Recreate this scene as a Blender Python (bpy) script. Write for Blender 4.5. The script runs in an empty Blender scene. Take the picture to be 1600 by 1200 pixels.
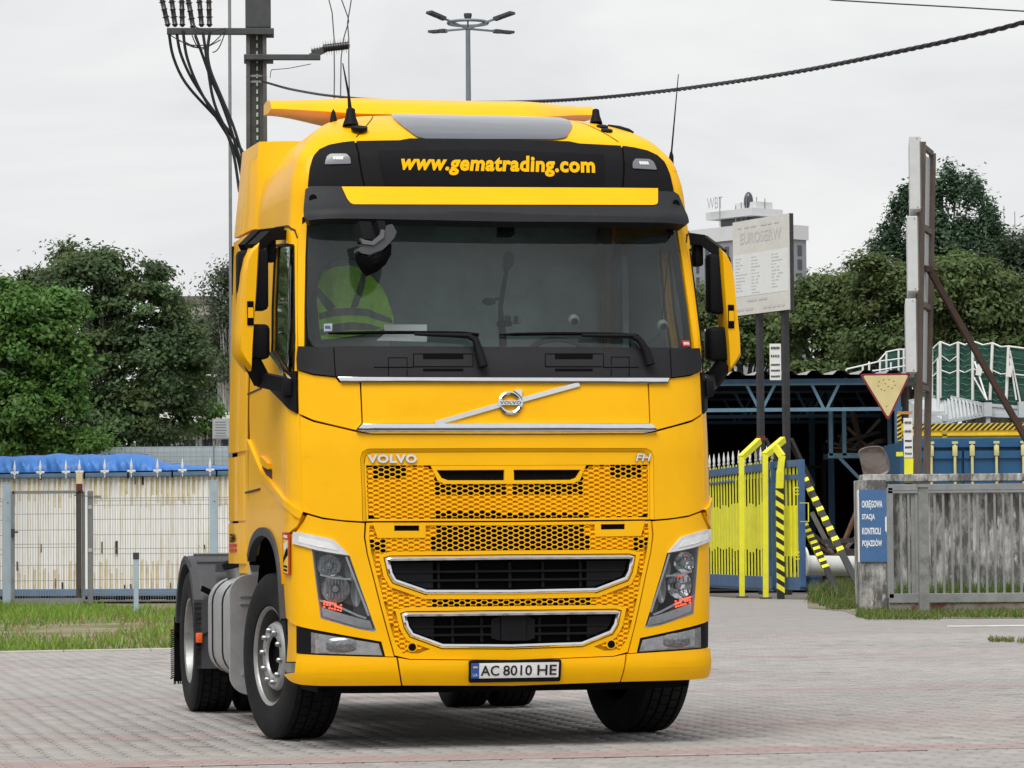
import bpy, bmesh, math, random
import numpy as np
from mathutils import Matrix, Vector
from mathutils.geometry import tessellate_polygon
random.seed(7)
rng = np.random.default_rng(11)
scn = bpy.context.scene
COL = scn.collection
PI = math.pi
# ------------------------------------------------------------------ camera
FPX = 5400.0
CAM = np.array([0.0, 0.0, 1.17])
PITCH = math.atan(250.0 / FPX)
ROLL = math.radians(-0.45)
_R0 = np.array([1.0, 0, 0]); _U0 = np.array([0, -math.sin(PITCH), math.cos(PITCH)])
FWD = np.array([0, math.cos(PITCH), math.sin(PITCH)])
RIGHT = math.cos(ROLL) * _R0 + math.sin(ROLL) * _U0
UP = -math.sin(ROLL) * _R0 + math.cos(ROLL) * _U0
cd = bpy.data.cameras.new('camera'); cam = bpy.data.objects.new('camera', cd); COL.objects.link(cam)
cd.sensor_width = 36.0; cd.lens = 36.0 * FPX / 1600.0; cd.clip_start = 0.1; cd.clip_end = 3000
cam.matrix_world = Matrix(((RIGHT[0], UP[0], -FWD[0], CAM[0]), (RIGHT[1], UP[1], -FWD[1], CAM[1]),
                           (RIGHT[2], UP[2], -FWD[2], CAM[2]), (0, 0, 0, 1)))
scn.camera = cam
def proj(P):
    v = np.asarray(P, float) - CAM
    zc = v @ FWD
    return 800 + FPX * (v @ RIGHT) / zc, 600 - FPX * (v @ UP) / zc
def at(px, py, Y):
    d = FWD + RIGHT * ((px - 800) / FPX) + UP * ((600 - py) / FPX)
    return CAM + d * (Y / d[1])
def gnd(px, py, z=0.0):
    d = FWD + RIGHT * ((px - 800) / FPX) + UP * ((600 - py) / FPX)
    return CAM + d * ((z - CAM[2]) / d[2])
# ------------------------------------------------------------------ light
SUN_EL, SUN_AZ = math.radians(58), math.radians(200)     # azimuth: direction the light comes from, from +Y clockwise
w = bpy.data.worlds.new('World'); scn.world = w; w.use_nodes = True
nt = w.node_tree; nt.nodes.clear()
out = nt.nodes.new('ShaderNodeOutputWorld')
sky = nt.nodes.new('ShaderNodeTexSky'); sky.sky_type = 'NISHITA'; sky.sun_disc = False
sky.sun_elevation = SUN_EL; sky.sun_rotation = SUN_AZ; sky.dust_density = 4
bg1 = nt.nodes.new('ShaderNodeBackground'); bg1.inputs[1].default_value = 0.06
nt.links.new(sky.outputs[0], bg1.inputs[0])
tc = nt.nodes.new('ShaderNodeTexCoord'); mp = nt.nodes.new('ShaderNodeMapping')
mp.inputs['Scale'].default_value = (2.2, 2.2, 9.0)
nt.links.new(tc.outputs['Generated'], mp.inputs[0])
nz = nt.nodes.new('ShaderNodeTexNoise'); nz.inputs['Scale'].default_value = 2.3; nz.inputs['Detail'].default_value = 7
nz.inputs['Roughness'].default_value = 0.55; nz.inputs['Distortion'].default_value = 0.6
nt.links.new(mp.outputs[0], nz.inputs['Vector'])
cr = nt.nodes.new('ShaderNodeValToRGB')
cr.color_ramp.elements[0].position = 0.32; cr.color_ramp.elements[0].color = (0.70, 0.715, 0.74, 1)
cr.color_ramp.elements[1].position = 0.68; cr.color_ramp.elements[1].color = (0.90, 0.90, 0.895, 1)
nt.links.new(nz.outputs[0], cr.inputs[0])
bg2 = nt.nodes.new('ShaderNodeBackground'); bg2.inputs[1].default_value = 0.76
nt.links.new(cr.outputs[0], bg2.inputs[0])
mx = nt.nodes.new('ShaderNodeMixShader'); mx.inputs[0].default_value = 0.96     # closed cloud cover over the clear sky
nt.links.new(bg1.outputs[0], mx.inputs[1]); nt.links.new(bg2.outputs[0], mx.inputs[2])
nt.links.new(mx.outputs[0], out.inputs[0])
sd = bpy.data.lights.new('sun', 'SUN'); sd.energy = 2.0; sd.angle = math.radians(38); sd.color = (1.0, 0.975, 0.94)
so = bpy.data.objects.new('sun', sd); COL.objects.link(so)
ldir = Vector((math.sin(SUN_AZ) * math.cos(SUN_EL), math.cos(SUN_AZ) * math.cos(SUN_EL), math.sin(SUN_EL)))
so.rotation_euler = ldir.to_track_quat('Z', 'Y').to_euler(); so.location = (0, 0, 60)
vs = scn.view_settings; vs.view_transform = 'Standard'; vs.look = 'None'; vs.gamma = 1; vs.exposure = 0.46; vs.use_curve_mapping = False
# ------------------------------------------------------------------ materials
MATS = {}
def mat(name, base, rough=0.6, metal=0.0, coat=0.0, var=0.0, vscale=6.0, bump=0.0, bscale=60.0, spec=0.5,
        var2=None, stretch=None, attr=None, emit=None, estr=0.0, trans=0.0, coords='Object', rvar=0.0, spots=None):
    """principled material with noise colour variation, optional second colour patches, bump and vertex colour"""
    if name in MATS: return MATS[name]
    m = bpy.data.materials.new(name); m.use_nodes = True; t = m.node_tree; N = t.nodes; L = t.links
    b = N['Principled BSDF']
    b.inputs['Roughness'].default_value = rough; b.inputs['Metallic'].default_value = metal
    b.inputs['Coat Weight'].default_value = coat; b.inputs['Coat Roughness'].default_value = 0.06
    b.inputs['Specular IOR Level'].default_value = spec
    col = None
    tcn = N.new('ShaderNodeTexCoord'); vec = tcn.outputs[coords]
    if stretch:
        mpn = N.new('ShaderNodeMapping'); mpn.inputs['Scale'].default_value = stretch; L.new(vec, mpn.inputs[0]); vec = mpn.outputs[0]
    if attr:
        an = N.new('ShaderNodeVertexColor'); an.layer_name = attr; src = an.outputs[0]
    else:
        rn = N.new('ShaderNodeRGB'); rn.outputs[0].default_value = (*base, 1); src = rn.outputs[0]
    col = src
    if var > 0:
        n = N.new('ShaderNodeTexNoise'); n.inputs['Scale'].default_value = vscale; n.inputs['Detail'].default_value = 6
        n.inputs['Roughness'].default_value = 0.65; L.new(vec, n.inputs['Vector'])
        mr = N.new('ShaderNodeMapRange'); mr.inputs[1].default_value = 0.3; mr.inputs[2].default_value = 0.7
        mr.inputs[3].default_value = 1 - var; mr.inputs[4].default_value = 1 + var; L.new(n.outputs[0], mr.inputs[0])
        mu = N.new('ShaderNodeVectorMath'); mu.operation = 'SCALE'; L.new(col, mu.inputs[0]); L.new(mr.outputs[0], mu.inputs[3]); col = mu.outputs[0]
        if rvar > 0:
            mq = N.new('ShaderNodeMapRange'); mq.inputs[1].default_value = 0.3; mq.inputs[2].default_value = 0.7
            mq.inputs[3].default_value = max(0.02, rough - rvar); mq.inputs[4].default_value = rough + rvar
            L.new(n.outputs[0], mq.inputs[0]); L.new(mq.outputs[0], b.inputs['Roughness'])
    for (c2, sc, lo, hi, amt) in ([var2] if var2 and not isinstance(var2, list) else (var2 or [])):
        n = N.new('ShaderNodeTexNoise'); n.inputs['Scale'].default_value = sc; n.inputs['Detail'].default_value = 8
        n.inputs['Roughness'].default_value = 0.7; L.new(vec, n.inputs['Vector'])
        mr = N.new('ShaderNodeMapRange'); mr.inputs[1].default_value = lo; mr.inputs[2].default_value = hi
        mr.inputs[3].default_value = 0; mr.inputs[4].default_value = amt; L.new(n.outputs[0], mr.inputs[0])
        mi = N.new('ShaderNodeMix'); mi.data_type = 'RGBA'; L.new(mr.outputs[0], mi.inputs[0]); L.new(col, mi.inputs[6])
        mi.inputs[7].default_value = (*c2, 1); col = mi.outputs[2]
    L.new(col, b.inputs['Base Color'])
    if bump > 0:
        n = N.new('ShaderNodeTexNoise'); n.inputs['Scale'].default_value = bscale; n.inputs['Detail'].default_value = 4
        L.new(vec, n.inputs['Vector'])
        bp = N.new('ShaderNodeBump'); bp.inputs['Strength'].default_value = bump; bp.inputs['Distance'].default_value = 0.02
        L.new(n.outputs[0], bp.inputs['Height']); L.new(bp.outputs[0], b.inputs['Normal'])
    if emit:
        b.inputs['Emission Color'].default_value = (*emit, 1); b.inputs['Emission Strength'].default_value = estr
    if trans: b.inputs['Transmission Weight'].default_value = trans
    MATS[name] = m
    return m
def glass_mat(name, tint, rough=0.02, refl=1.0, dirt_veil=0.0):
    m = bpy.data.materials.new(name); m.use_nodes = True; t = m.node_tree; N = t.nodes; L = t.links; N.clear()
    o = N.new('ShaderNodeOutputMaterial'); tr = N.new('ShaderNodeBsdfTransparent'); tr.inputs[0].default_value = (*tint, 1)
    g = N.new('ShaderNodeBsdfGlossy'); g.inputs['Roughness'].default_value = rough
    fr = N.new('ShaderNodeFresnel'); fr.inputs[0].default_value = 1.5
    mu = N.new('ShaderNodeMath'); mu.operation = 'MULTIPLY'; mu.inputs[1].default_value = refl; mu.use_clamp = True
    L.new(fr.outputs[0], mu.inputs[0])
    mx = N.new('ShaderNodeMixShader'); L.new(mu.outputs[0], mx.inputs[0]); L.new(tr.outputs[0], mx.inputs[1]); L.new(g.outputs[0], mx.inputs[2])
    last = mx.outputs[0]
    if dirt_veil > 0:
        df = N.new('ShaderNodeBsdfDiffuse'); df.inputs[0].default_value = (0.40, 0.54, 0.56, 1)  # bluish film on the glass: smears, with sky reflection put into the colour
        tcn = N.new('ShaderNodeTexCoord'); n = N.new('ShaderNodeTexNoise'); n.inputs['Scale'].default_value = 5; n.inputs['Detail'].default_value = 8
        L.new(tcn.outputs['Object'], n.inputs['Vector'])
        mr = N.new('ShaderNodeMapRange'); mr.inputs[1].default_value = .35; mr.inputs[2].default_value = .75; mr.inputs[3].default_value = dirt_veil * .3; mr.inputs[4].default_value = dirt_veil
        L.new(n.outputs[0], mr.inputs[0])
        m2 = N.new('ShaderNodeMixShader'); L.new(mr.outputs[0], m2.inputs[0]); L.new(last, m2.inputs[1]); L.new(df.outputs[0], m2.inputs[2]); last = m2.outputs[0]
    L.new(last, o.inputs[0]); MATS[name] = m
    return m
# ------------------------------------------------------------------ mesh helpers
def rotz(a): return np.array([[math.cos(a), -math.sin(a), 0], [math.sin(a), math.cos(a), 0], [0, 0, 1]])
class MB:
    def __init__(s): s.v = []; s.f = []; s.m = []
    def add(s, vs, fs, mi=0):
        k = len(s.v); s.v.extend([tuple(map(float, p)) for p in vs]); s.f.extend([tuple(i + k for i in f) for f in fs]); s.m.extend([mi] * len(fs)); return s
    def box(s, c, size, R=None, mi=0, bev=0.0):
        hx, hy, hz = size[0] / 2, size[1] / 2, size[2] / 2
        if bev > 0:
            b = min(bev, hx * .9, hy * .9, hz * .9); vs = []; 
            bm = bmesh.new(); bmesh.ops.create_cube(bm, size=1.0)
            for vt in bm.verts: vt.co = Vector((vt.co.x * size[0], vt.co.y * size[1], vt.co.z * size[2]))
            bmesh.ops.bevel(bm, geom=list(bm.edges), offset=b, segments=2, affect='EDGES', profile=0.5)
            bm.verts.index_update(); vs = [tuple(vt.co) for vt in bm.verts]; fs = [[q.index for q in f.verts] for f in bm.faces]; bm.free()
        else:
            vs = [(-hx, -hy, -hz), (hx, -hy, -hz), (hx, hy, -hz), (-hx, hy, -hz), (-hx, -hy, hz), (hx, -hy, hz), (hx, hy, hz), (-hx, hy, hz)]
            fs = [(0, 3, 2, 1), (4, 5, 6, 7), (0, 1, 5, 4), (1, 2, 6, 5), (2, 3, 7, 6), (3, 0, 4, 7)]
        A = np.array(vs)
        if R is not None: A = A @ np.asarray(R).T
        return s.add(A + np.array(c), fs, mi)
    def bar(s, p0, p1, wd, ht, up=(0, 0, 1), mi=0):
        p0 = np.array(p0, float); p1 = np.array(p1, float); d = p1 - p0; L = np.linalg.norm(d)
        if L < 1e-9: return s
        d /= L; u = np.array(up, float)
        if abs(d @ u) > .98: u = np.array([0, 1.0, 0]) if abs(d[1]) < .9 else np.array([1.0, 0, 0])
        x = np.cross(d, u); x /= np.linalg.norm(x); z = np.cross(x, d)
        vs = []
        for p in (p0, p1):
            for a, b in ((-1, -1), (1, -1), (1, 1), (-1, 1)): vs.append(p + x * a * wd / 2 + z * b * ht / 2)
        return s.add(vs, [(0, 1, 2, 3), (7, 6, 5, 4), (0, 4, 5, 1), (1, 5, 6, 2), (2, 6, 7, 3), (3, 7, 4, 0)], mi)
    def tube(s, pts, r, n=8, mi=0, cap=True):
        pts = [np.array(p, float) for p in pts]; rs = r if hasattr(r, '__len__') else [r] * len(pts)
        vs = []; fs = []; ref = None
        for i, p in enumerate(pts):
            d = pts[min(i + 1, len(pts) - 1)] - pts[max(i - 1, 0)]; d = d / (np.linalg.norm(d) + 1e-12)
            if ref is None:
                ref = np.array([0, 0, 1.0]) if abs(d[2]) < .9 else np.array([1.0, 0, 0])
            x = np.cross(d, ref); x /= (np.linalg.norm(x) + 1e-12); y = np.cross(x, d); ref = y
            for k in range(n):
                a = 2 * PI * k / n; vs.append(p + (x * math.cos(a) + y * math.sin(a)) * rs[i])
        for i in range(len(pts) - 1):
            for k in range(n):
                fs.append((i * n + k, (i + 1) * n + k, (i + 1) * n + (k + 1) % n, i * n + (k + 1) % n))
        if cap:
            fs.append(tuple(range(n))); fs.append(tuple((len(pts) - 1) * n + k for k in reversed(range(n))))
        return s.add(vs, fs, mi)
    def lathe(s, prof, o, ax, n=32, mi=0, a0=0.0, a1=2 * PI):
        """prof = [(axial, radius)...] about axis ax through o"""
        ax = np.array(ax, float); ax /= np.linalg.norm(ax); o = np.array(o, float)
        r0 = np.array([0, 0, 1.0]) if abs(ax[2]) < .9 else np.array([1.0, 0, 0])
        x = np.cross(ax, r0); x /= np.linalg.norm(x); y = np.cross(ax, x)
        full = abs(a1 - a0 - 2 * PI) < 1e-6; cols = n if full else n + 1
        vs = []; fs = []
        for (h, r) in prof:
            for k in range(cols):
                a = a0 + (a1 - a0) * k / n; vs.append(o + ax * h + (x * math.cos(a) + y * math.sin(a)) * r)
        for i in range(len(prof) - 1):
            for k in range(n):
                k2 = (k + 1) % cols; fs.append((i * cols + k, i * cols + k2, (i + 1) * cols + k2, (i + 1) * cols + k))
        return s.add(vs, fs, mi)
    def prism(s, poly, a, b, mi=0):
        """closed polygon (list of 3-D points at a) extruded by vector b; ends tessellated"""
        P = [np.array(p, float) + np.array(a, float) for p in poly]; n = len(P); Bv = np.array(b, float)
        tri = tessellate_polygon([[Vector(p) for p in P]])
        vs = P + [p + Bv for p in P]
        fs = [tuple(t) for t in tri] + [tuple(i + n for i in reversed(t)) for t in tri] + [(i, (i + 1) % n, (i + 1) % n + n, i + n) for i in range(n)]
        return s.add(vs, fs, mi)
    def grid(s, A, mi=0, closed_u=False):
        """A[i][j] array of points"""
        A = np.asarray(A, float); h, wd = A.shape[:2]; fs = []
        for i in range(h - 1):
            for j in range(wd if closed_u else wd - 1):
                j2 = (j + 1) % wd; fs.append((i * wd + j, i * wd + j2, (i + 1) * wd + j2, (i + 1) * wd + j))
        return s.add(A.reshape(-1, 3), fs, mi)
    def sphere(s, c, r, n=12, m=8, mi=0):
        r = np.array(r if hasattr(r, '__len__') else (r, r, r), float)
        A = [[np.array(c) + r * np.array([math.sin(PI * i / m) * math.cos(2 * PI * j / n), math.sin(PI * i / m) * math.sin(2 * PI * j / n), math.cos(PI * i / m)]) for j in range(n)] for i in range(m + 1)]
        return s.grid(A, mi, True)
    def mesh(s, name, mats, smooth=None, fixn=True):
        me = bpy.data.meshes.new(name); me.from_pydata(s.v, [], s.f)
        for m in (mats if isinstance(mats, (list, tuple)) else [mats]): me.materials.append(m)
        if s.m and max(s.m) > 0: me.polygons.foreach_set('material_index', s.m)
        finish(me, smooth, fixn)
        return me
    def build(s, name, mats, parent=None, smooth=None, fixn=True, loc=None, rot=None):
        o = bpy.data.objects.new(name, s.mesh(name, mats, smooth, fixn)); COL.objects.link(o)
        if parent is not None: o.parent = parent
        if loc is not None: o.location = loc
        if rot is not None: o.rotation_euler = rot
        return o
def finish(me, smooth=None, fixn=True):
    me.validate()
    if fixn:
        bm = bmesh.new(); bm.from_mesh(me); bmesh.ops.recalc_face_normals(bm, faces=bm.faces); bm.to_mesh(me); bm.free()
    if smooth is not None:
        me.polygons.foreach_set('use_smooth', [True] * len(me.polygons)); me.set_sharp_from_angle(angle=math.radians(smooth))
    me.update()
def tag(o, label=None, cat=None, group=None, kind=None):
    if label: o['label'] = label
    if cat: o['category'] = cat
    if group: o['group'] = group
    if kind: o['kind'] = kind
    return o
def empty(name, loc=(0, 0, 0), rz=0.0, label=None, cat=None, group=None):
    o = bpy.data.objects.new(name, None); COL.objects.link(o); o.location = tuple(map(float, loc)); o.rotation_euler = (0, 0, rz); o.empty_display_size = .3
    return tag(o, label, cat, group)
def kids(o): return [c for c in bpy.data.objects if c.parent == o]
def copy_tree(o, parent=None):
    c = o.copy(); COL.objects.link(c)
    if parent is not None: c.parent = parent
    for ch in kids(o): copy_tree(ch, c)
    return c
_txt = {}
def text_geo(s, bold=0.0, shear=0.0, spacing=1.0, font_sx=1.0, depth=0.0):
    """flat glyph mesh: verts (n,2) with origin at lower-left of its bounds, faces"""
    key = (s, bold, shear, spacing)
    if key in _txt: return _txt[key]
    cu = bpy.data.curves.new('t', 'FONT'); cu.body = s; cu.size = 1.0; cu.offset = bold; cu.shear = shear; cu.space_character = spacing
    cu.resolution_u = 3
    ob = bpy.data.objects.new('t', cu); COL.objects.link(ob)
    dg = bpy.context.evaluated_depsgraph_get(); me = bpy.data.meshes.new_from_object(ob.evaluated_get(dg))
    V = np.array([v.co[:2] for v in me.vertices]); F = [tuple(p.vertices) for p in me.polygons]
    bpy.data.objects.remove(ob); bpy.data.curves.remove(cu); bpy.data.meshes.remove(me)
    V = V - V.min(0); _txt[key] = (V, F)
    return V, F
def text_on(mb, s, origin, ux, uz, width=None, height=None, depth=0.002, mi=0, **kw):
    """lay lettering on a plane: origin lower-left, ux/uz unit axes; thin raised caps"""
    V, F = text_geo(s, **kw); ext = V.max(0)
    sx = (width / ext[0]) if width else (height / ext[1]); sz = (height / ext[1]) if height else sx
    ux = np.array(ux, float); uz = np.array(uz, float); nn = np.cross(ux, uz); o = np.array(origin, float)
    P = o + np.outer(V[:, 0] * sx, ux) + np.outer(V[:, 1] * sz, uz) + nn * depth
    mb.add(P, F, mi); return mb
# ================================================================== TRUCK
TH = math.radians(12.5); TO = np.array([-0.01, 19.95, 0.0]); TR = rotz(TH)
def t2w(P): return TO + np.asarray(P, float) @ TR.T
def w2t(P): return (np.asarray(P, float) - TO) @ TR
def PL(px, py, yl):
    """photo pixel -> truck coordinates on the truck's own plane y = yl"""
    d = FWD + RIGHT * ((px - 800) / FPX) + UP * ((600 - py) / FPX)
    o = w2t(CAM); dl = d @ TR; t = (yl - o[1]) / dl[1]
    return o + dl * t
def PX(px, py, xl):
    d = FWD + RIGHT * ((px - 800) / FPX) + UP * ((600 - py) / FPX)
    o = w2t(CAM); dl = d @ TR; t = (xl - o[0]) / dl[0]
    return o + dl * t
def tp(P): return proj(t2w(P))
# ---- cab skin: plan superellipse, front rake a(z), half width w(z)
_zk = [0.25, 0.36, 0.45, 0.75, 1.00, 1.40, 1.75, 2.00, 2.20, 2.34, 3.10, 3.30, 3.46, 3.60, 3.70, 3.76, 3.80, 3.84, 3.875]
_ak = [0.07, 0.03, 0.00, 0.00, 0.01, 0.025, 0.05, 0.085, 0.125, 0.17, 0.38, 0.40, 0.44, 0.55, 0.75, 0.95, 1.20, 1.60, 2.10]
_wk = [1.20, 1.23, 1.245, 1.252, 1.258, 1.262, 1.264, 1.262, 1.258, 1.25, 1.205, 1.19, 1.15, 1.05, 0.93, 0.81, 0.68, 0.50, 0.22]
_zz = np.linspace(0.0, 4.2, 2101)
def _sm(k, s):
    v = np.interp(_zz, _zk, k); g = np.exp(-0.5 * (np.arange(-60, 61) * 0.002 / s) ** 2); g /= g.sum()
    return np.convolve(np.pad(v, 60, mode='edge'), g, 'valid')
_av = _sm(_ak, .028); _wv = _sm(_wk, .035)
SD_, SN_, SW_ = 0.40, 4.3, 1.22
_dv = _sm([.40] * 8 + [.34, .20] + [.17, .18, .20, .24, .30, .35, .38, .40, .40], .03)
_th = (np.linspace(0, 1, 30001) ** 1.6) * PI / 2
_tx = SW_ * np.sin(_th) ** (2 / SN_); _ty = SD_ * (1 - np.cos(_th) ** (2 / SN_))
_tl = np.concatenate([[0], np.cumsum(np.hypot(np.diff(_tx), np.diff(_ty)))]); LEND = float(_tl[-1])
def S(q, z):
    q = np.asarray(q, float); z = np.asarray(z, float); aq = np.abs(q)
    wz = np.interp(z, _zz, _wv); az = np.interp(z, _zz, _av)
    x = np.interp(aq, _tl, _tx) / SW_ * wz; y = np.interp(aq, _tl, _ty) * np.interp(z, _zz, _dv) / SD_ + az + np.maximum(0, aq - LEND)
    return np.stack([np.sign(q) * x, y, z + 0 * x], -1)
def SM(q, z, d=0.0):
    q = np.asarray(q, float); z = np.asarray(z, float); e = 2e-3
    P = S(q, z)
    if np.isscalar(d) and d == 0: return P
    n = np.cross(S(q + e, z) - S(q - e, z), S(q, z + e) - S(q, z - e))
    # near q = 0 sign flips are smooth because x is odd in q
    n /= (np.linalg.norm(n, axis=-1, keepdims=True) + 1e-12)
    return P + n * np.asarray(d, float)[..., None]
_gq, _gz = np.meshgrid(np.linspace(-4.0, 1.45, 260), np.linspace(0.3, 3.87, 180), indexing='ij')
_gp = np.stack(proj_arr := (lambda P: ((800 + FPX * ((P - CAM) @ RIGHT) / ((P - CAM) @ FWD)), (600 - FPX * ((P - CAM) @ UP) / ((P - CAM) @ FWD))))(t2w(S(_gq, _gz).reshape(-1, 3))), -1)
_gn = np.cross(S(_gq + 2e-3, _gz) - S(_gq - 2e-3, _gz), S(_gq, _gz + 2e-3) - S(_gq, _gz - 2e-3)).reshape(-1, 3) @ TR.T
_gvis = np.einsum('ij,ij->i', _gn, CAM - t2w(S(_gq, _gz).reshape(-1, 3))) > 0
def Q(px, py, d=0.0):
    """photo pixel -> skin coordinates (q, z)"""
    e = (_gp[:, 0] - px) ** 2 + (_gp[:, 1] - py) ** 2 + np.where(_gvis, 0, 1e9)
    dfun = d if callable(d) else None
    i = int(np.argmin(e)); q, z = float(_gq.ravel()[i]), float(_gz.ravel()[i]); q0, z0 = q, z
    for _ in range(14):
        if dfun: d = float(dfun(q, z))
        f = np.array(tp(SM(q, z, d))); h = 1e-3
        J = np.stack([(np.array(tp(SM(q + h, z, d))) - f) / h, (np.array(tp(SM(q, z + h, d))) - f) / h], -1)
        r = np.array([px, py]) - f
        try: st = np.linalg.solve(J, r)
        except Exception: break
        st = np.clip(st, -.05, .05); q += st[0]; z += st[1]
        if abs(q - q0) > .15 or abs(z - z0) > .15: q, z = q0, z0; break
        if abs(r).max() < .02: break
    return (q, z)
def ZC(py, d=0.0):
    lo, hi = .2, 3.86
    for _ in range(40):
        m = (lo + hi) / 2
        if tp(SM(0.0, m, float(d(0.0, m)) if callable(d) else d))[1] > py: lo = m
        else: hi = m
    return (0.0, (lo + hi) / 2)
def half(*pts, d=0.0):
    L = [ZC(p[1], d) if p[0] == 'c' else Q(p[0], p[1], d) for p in pts]
    return L + [(-q, z) for q, z in reversed(L[1:-1])]
def lp(*pts, d=0.0): return [Q(p[0], p[1], d) for p in pts]
def mir(poly): return [(-q, z) for q, z in reversed(poly)]
def QS(y, z, side=-1):
    return (side * (LEND + y - float(np.interp(z, _zz, _av)) - float(np.interp(z, _zz, _dv))), z)
def rnd(poly, r, k=4):
    """round the corners of a (q,z) polygon"""
    P = [np.array(p, float) for p in poly]; n = len(P); o = []
    for i in range(n):
        a, b, c = P[i - 1], P[i], P[(i + 1) % n]; u = a - b; v = c - b; lu = np.linalg.norm(u); lv = np.linalg.norm(v)
        rr = min(r, lu * .45, lv * .45); u /= lu; v /= lv
        for t in np.linspace(0, 1, k + 1):
            o.append(tuple((1 - t) ** 2 * (b + u * rr) + 2 * t * (1 - t) * b + t * t * (b + v * rr)))
    return o
def bilerp(P, u, v):
    P = [np.array(p, float) for p in P]
    return tuple((P[0] * (1 - u) + P[1] * u) * (1 - v) + (P[3] * (1 - u) + P[2] * u) * v)
def inset_poly(poly, r):
    P = [np.array(p, float) for p in poly]; n = len(P)
    ar = sum(P[i][0] * P[(i + 1) % n][1] - P[(i + 1) % n][0] * P[i][1] for i in range(n)); s = 1 if ar > 0 else -1; o = []
    for i in range(n):
        a, b, c = P[i - 1], P[i], P[(i + 1) % n]; u = (b - a) / (np.linalg.norm(b - a) + 1e-9); v = (c - b) / (np.linalg.norm(c - b) + 1e-9)
        nu = np.array([-u[1], u[0]]) * s; nv = np.array([-v[1], v[0]]) * s; m = nu + nv; den = max(.35, 1 + nu @ nv)
        o.append(tuple(b + m / den * r))
    return o
def skin_mesh(mb, outline, d=0.0, th=0.02, holes=(), g=0.07, mi=0, bev=0.004, back=False):
    loops = [[Vector((p[0], p[1], 0)) for p in outline]] + [[Vector((p[0], p[1], 0)) for p in h] for h in holes]
    tri = tessellate_polygon(loops); pts = [v for l in loops for v in l]
    bm = bmesh.new(); vs = [bm.verts.new(p) for p in pts]
    for t in tri:
        try: bm.faces.new([vs[i] for i in t])
        except ValueError: pass
    bmesh.ops.remove_doubles(bm, verts=list(bm.verts), dist=1e-5)
    A = np.array([v.co[:2] for v in bm.verts]); lo, hi = A.min(0), A.max(0)
    for ax in (0, 1):
        k = math.floor(lo[ax] / g) + 1
        while k * g < hi[ax] - 1e-4:
            co = Vector((k * g, 0, 0)) if ax == 0 else Vector((0, k * g, 0)); no = Vector((1, 0, 0)) if ax == 0 else Vector((0, 1, 0))
            bmesh.ops.bisect_plane(bm, geom=list(bm.verts) + list(bm.edges) + list(bm.faces), plane_co=co, plane_no=no, dist=1e-5); k += 1
    bm.verts.ensure_lookup_table(); bm.verts.index_update(); bm.normal_update()
    for f in bm.faces:
        if f.normal.z < 0: f.normal_flip()
    A = np.array([v.co[:2] for v in bm.verts]); n = len(A)
    df = (np.array([d(q, z) for q, z in A]) if callable(d) else np.full(n, float(d)))
    F = [tuple(v.index for v in f.verts) for f in bm.faces]
    be = []
    for e in bm.edges:
        if len(e.link_faces) == 1:
            f = e.link_faces[0]; vl = [v.index for v in f.verts]; a, b = e.verts[0].index, e.verts[1].index
            i = vl.index(a); be.append((a, b) if vl[(i + 1) % len(vl)] == b else (b, a))
    bnd = sorted({i for e in be for i in e}); idx = {v: n + k for k, v in enumerate(bnd)}
    front = SM(A[:, 0], A[:, 1], df); bk = SM(A[bnd, 0], A[bnd, 1], df[bnd] - th) if bnd else np.zeros((0, 3))
    F += [(b, a, idx[a], idx[b]) for a, b in be]
    bm.free()
    mb.add(np.vstack([front, bk]), F, mi)
    return mb
def panel(name, outline, m, parent, d=0.0, th=0.02, holes=(), g=0.07, smooth=32):
    mb = MB(); skin_mesh(mb, outline, d, th, holes, g)
    return mb.build(name, m, parent, smooth, fixn=False)
def skin_line(mb, pts, wd, d=0.003, ht=0.006, mi=0, n=None):
    """raised strip following (q,z) points"""
    P = [np.array(p, float) for p in pts]; out_ = [P[0]]
    for a, b in zip(P[:-1], P[1:]):
        k = max(1, int(np.linalg.norm(b - a) / .06)) 
        for i in range(1, k + 1): out_.append(a + (b - a) * i / k)
    P = out_; rows = []
    for i, p in enumerate(P):
        t = P[min(i + 1, len(P) - 1)] - P[max(0, i - 1)]; t = t / (np.linalg.norm(t) + 1e-9); nn = np.array([-t[1], t[0]]) * wd / 2
        a, b = p + nn, p - nn
        rows.append([SM(a[0], a[1], d - ht), SM(a[0], a[1], d), SM(b[0], b[1], d), SM(b[0], b[1], d - ht)])
    mb.grid(rows, mi); return mb
def skin_text(mb, s, q0, z0, width, d, height=None, mi=0, **kw):
    V, F = text_geo(s, **kw); ext = V.max(0); sx = width / ext[0]; sz = (height / ext[1]) if height else sx
    P = SM(q0 + V[:, 0] * sx, z0 + V[:, 1] * sz, np.full(len(V), d)); mb.add(P, F, mi); return mb
# ---- truck materials
YEL = mat('yellow_paint', (0.93, 0.475, 0.0005), rough=0.42, spec=.10, coat=0.20, var=0.045, vscale=2.0, rvar=0.05, bump=0.010, bscale=140,
          var2=[((0.22, 0.11, 0.01), 46, 0.715, 0.76, 0.75), ((0.80, 0.37, 0.003), 1.7, 0.50, 0.8, 0.40)])
BLK = mat('black_plastic', (0.008, 0.0083, 0.0098), rough=0.62, spec=.12, var=0.15, vscale=9, bump=0.05, bscale=320, var2=((0.06, 0.058, 0.055), 26, 0.66, 0.85, 0.3))
GRY = mat('grey_plastic', (0.045, 0.047, 0.052), rough=0.6, var=0.14, vscale=7, bump=0.05, bscale=260, var2=((0.16, 0.155, 0.15), 9, 0.56, 0.8, 0.3))
DRK = mat('dark_cavity', (0.003, 0.003, 0.0034), rough=0.9, spec=.1)
CHR = mat('chrome', (0.78, 0.79, 0.80), rough=0.09, metal=1.0, var=0.05, vscale=20)
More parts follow.
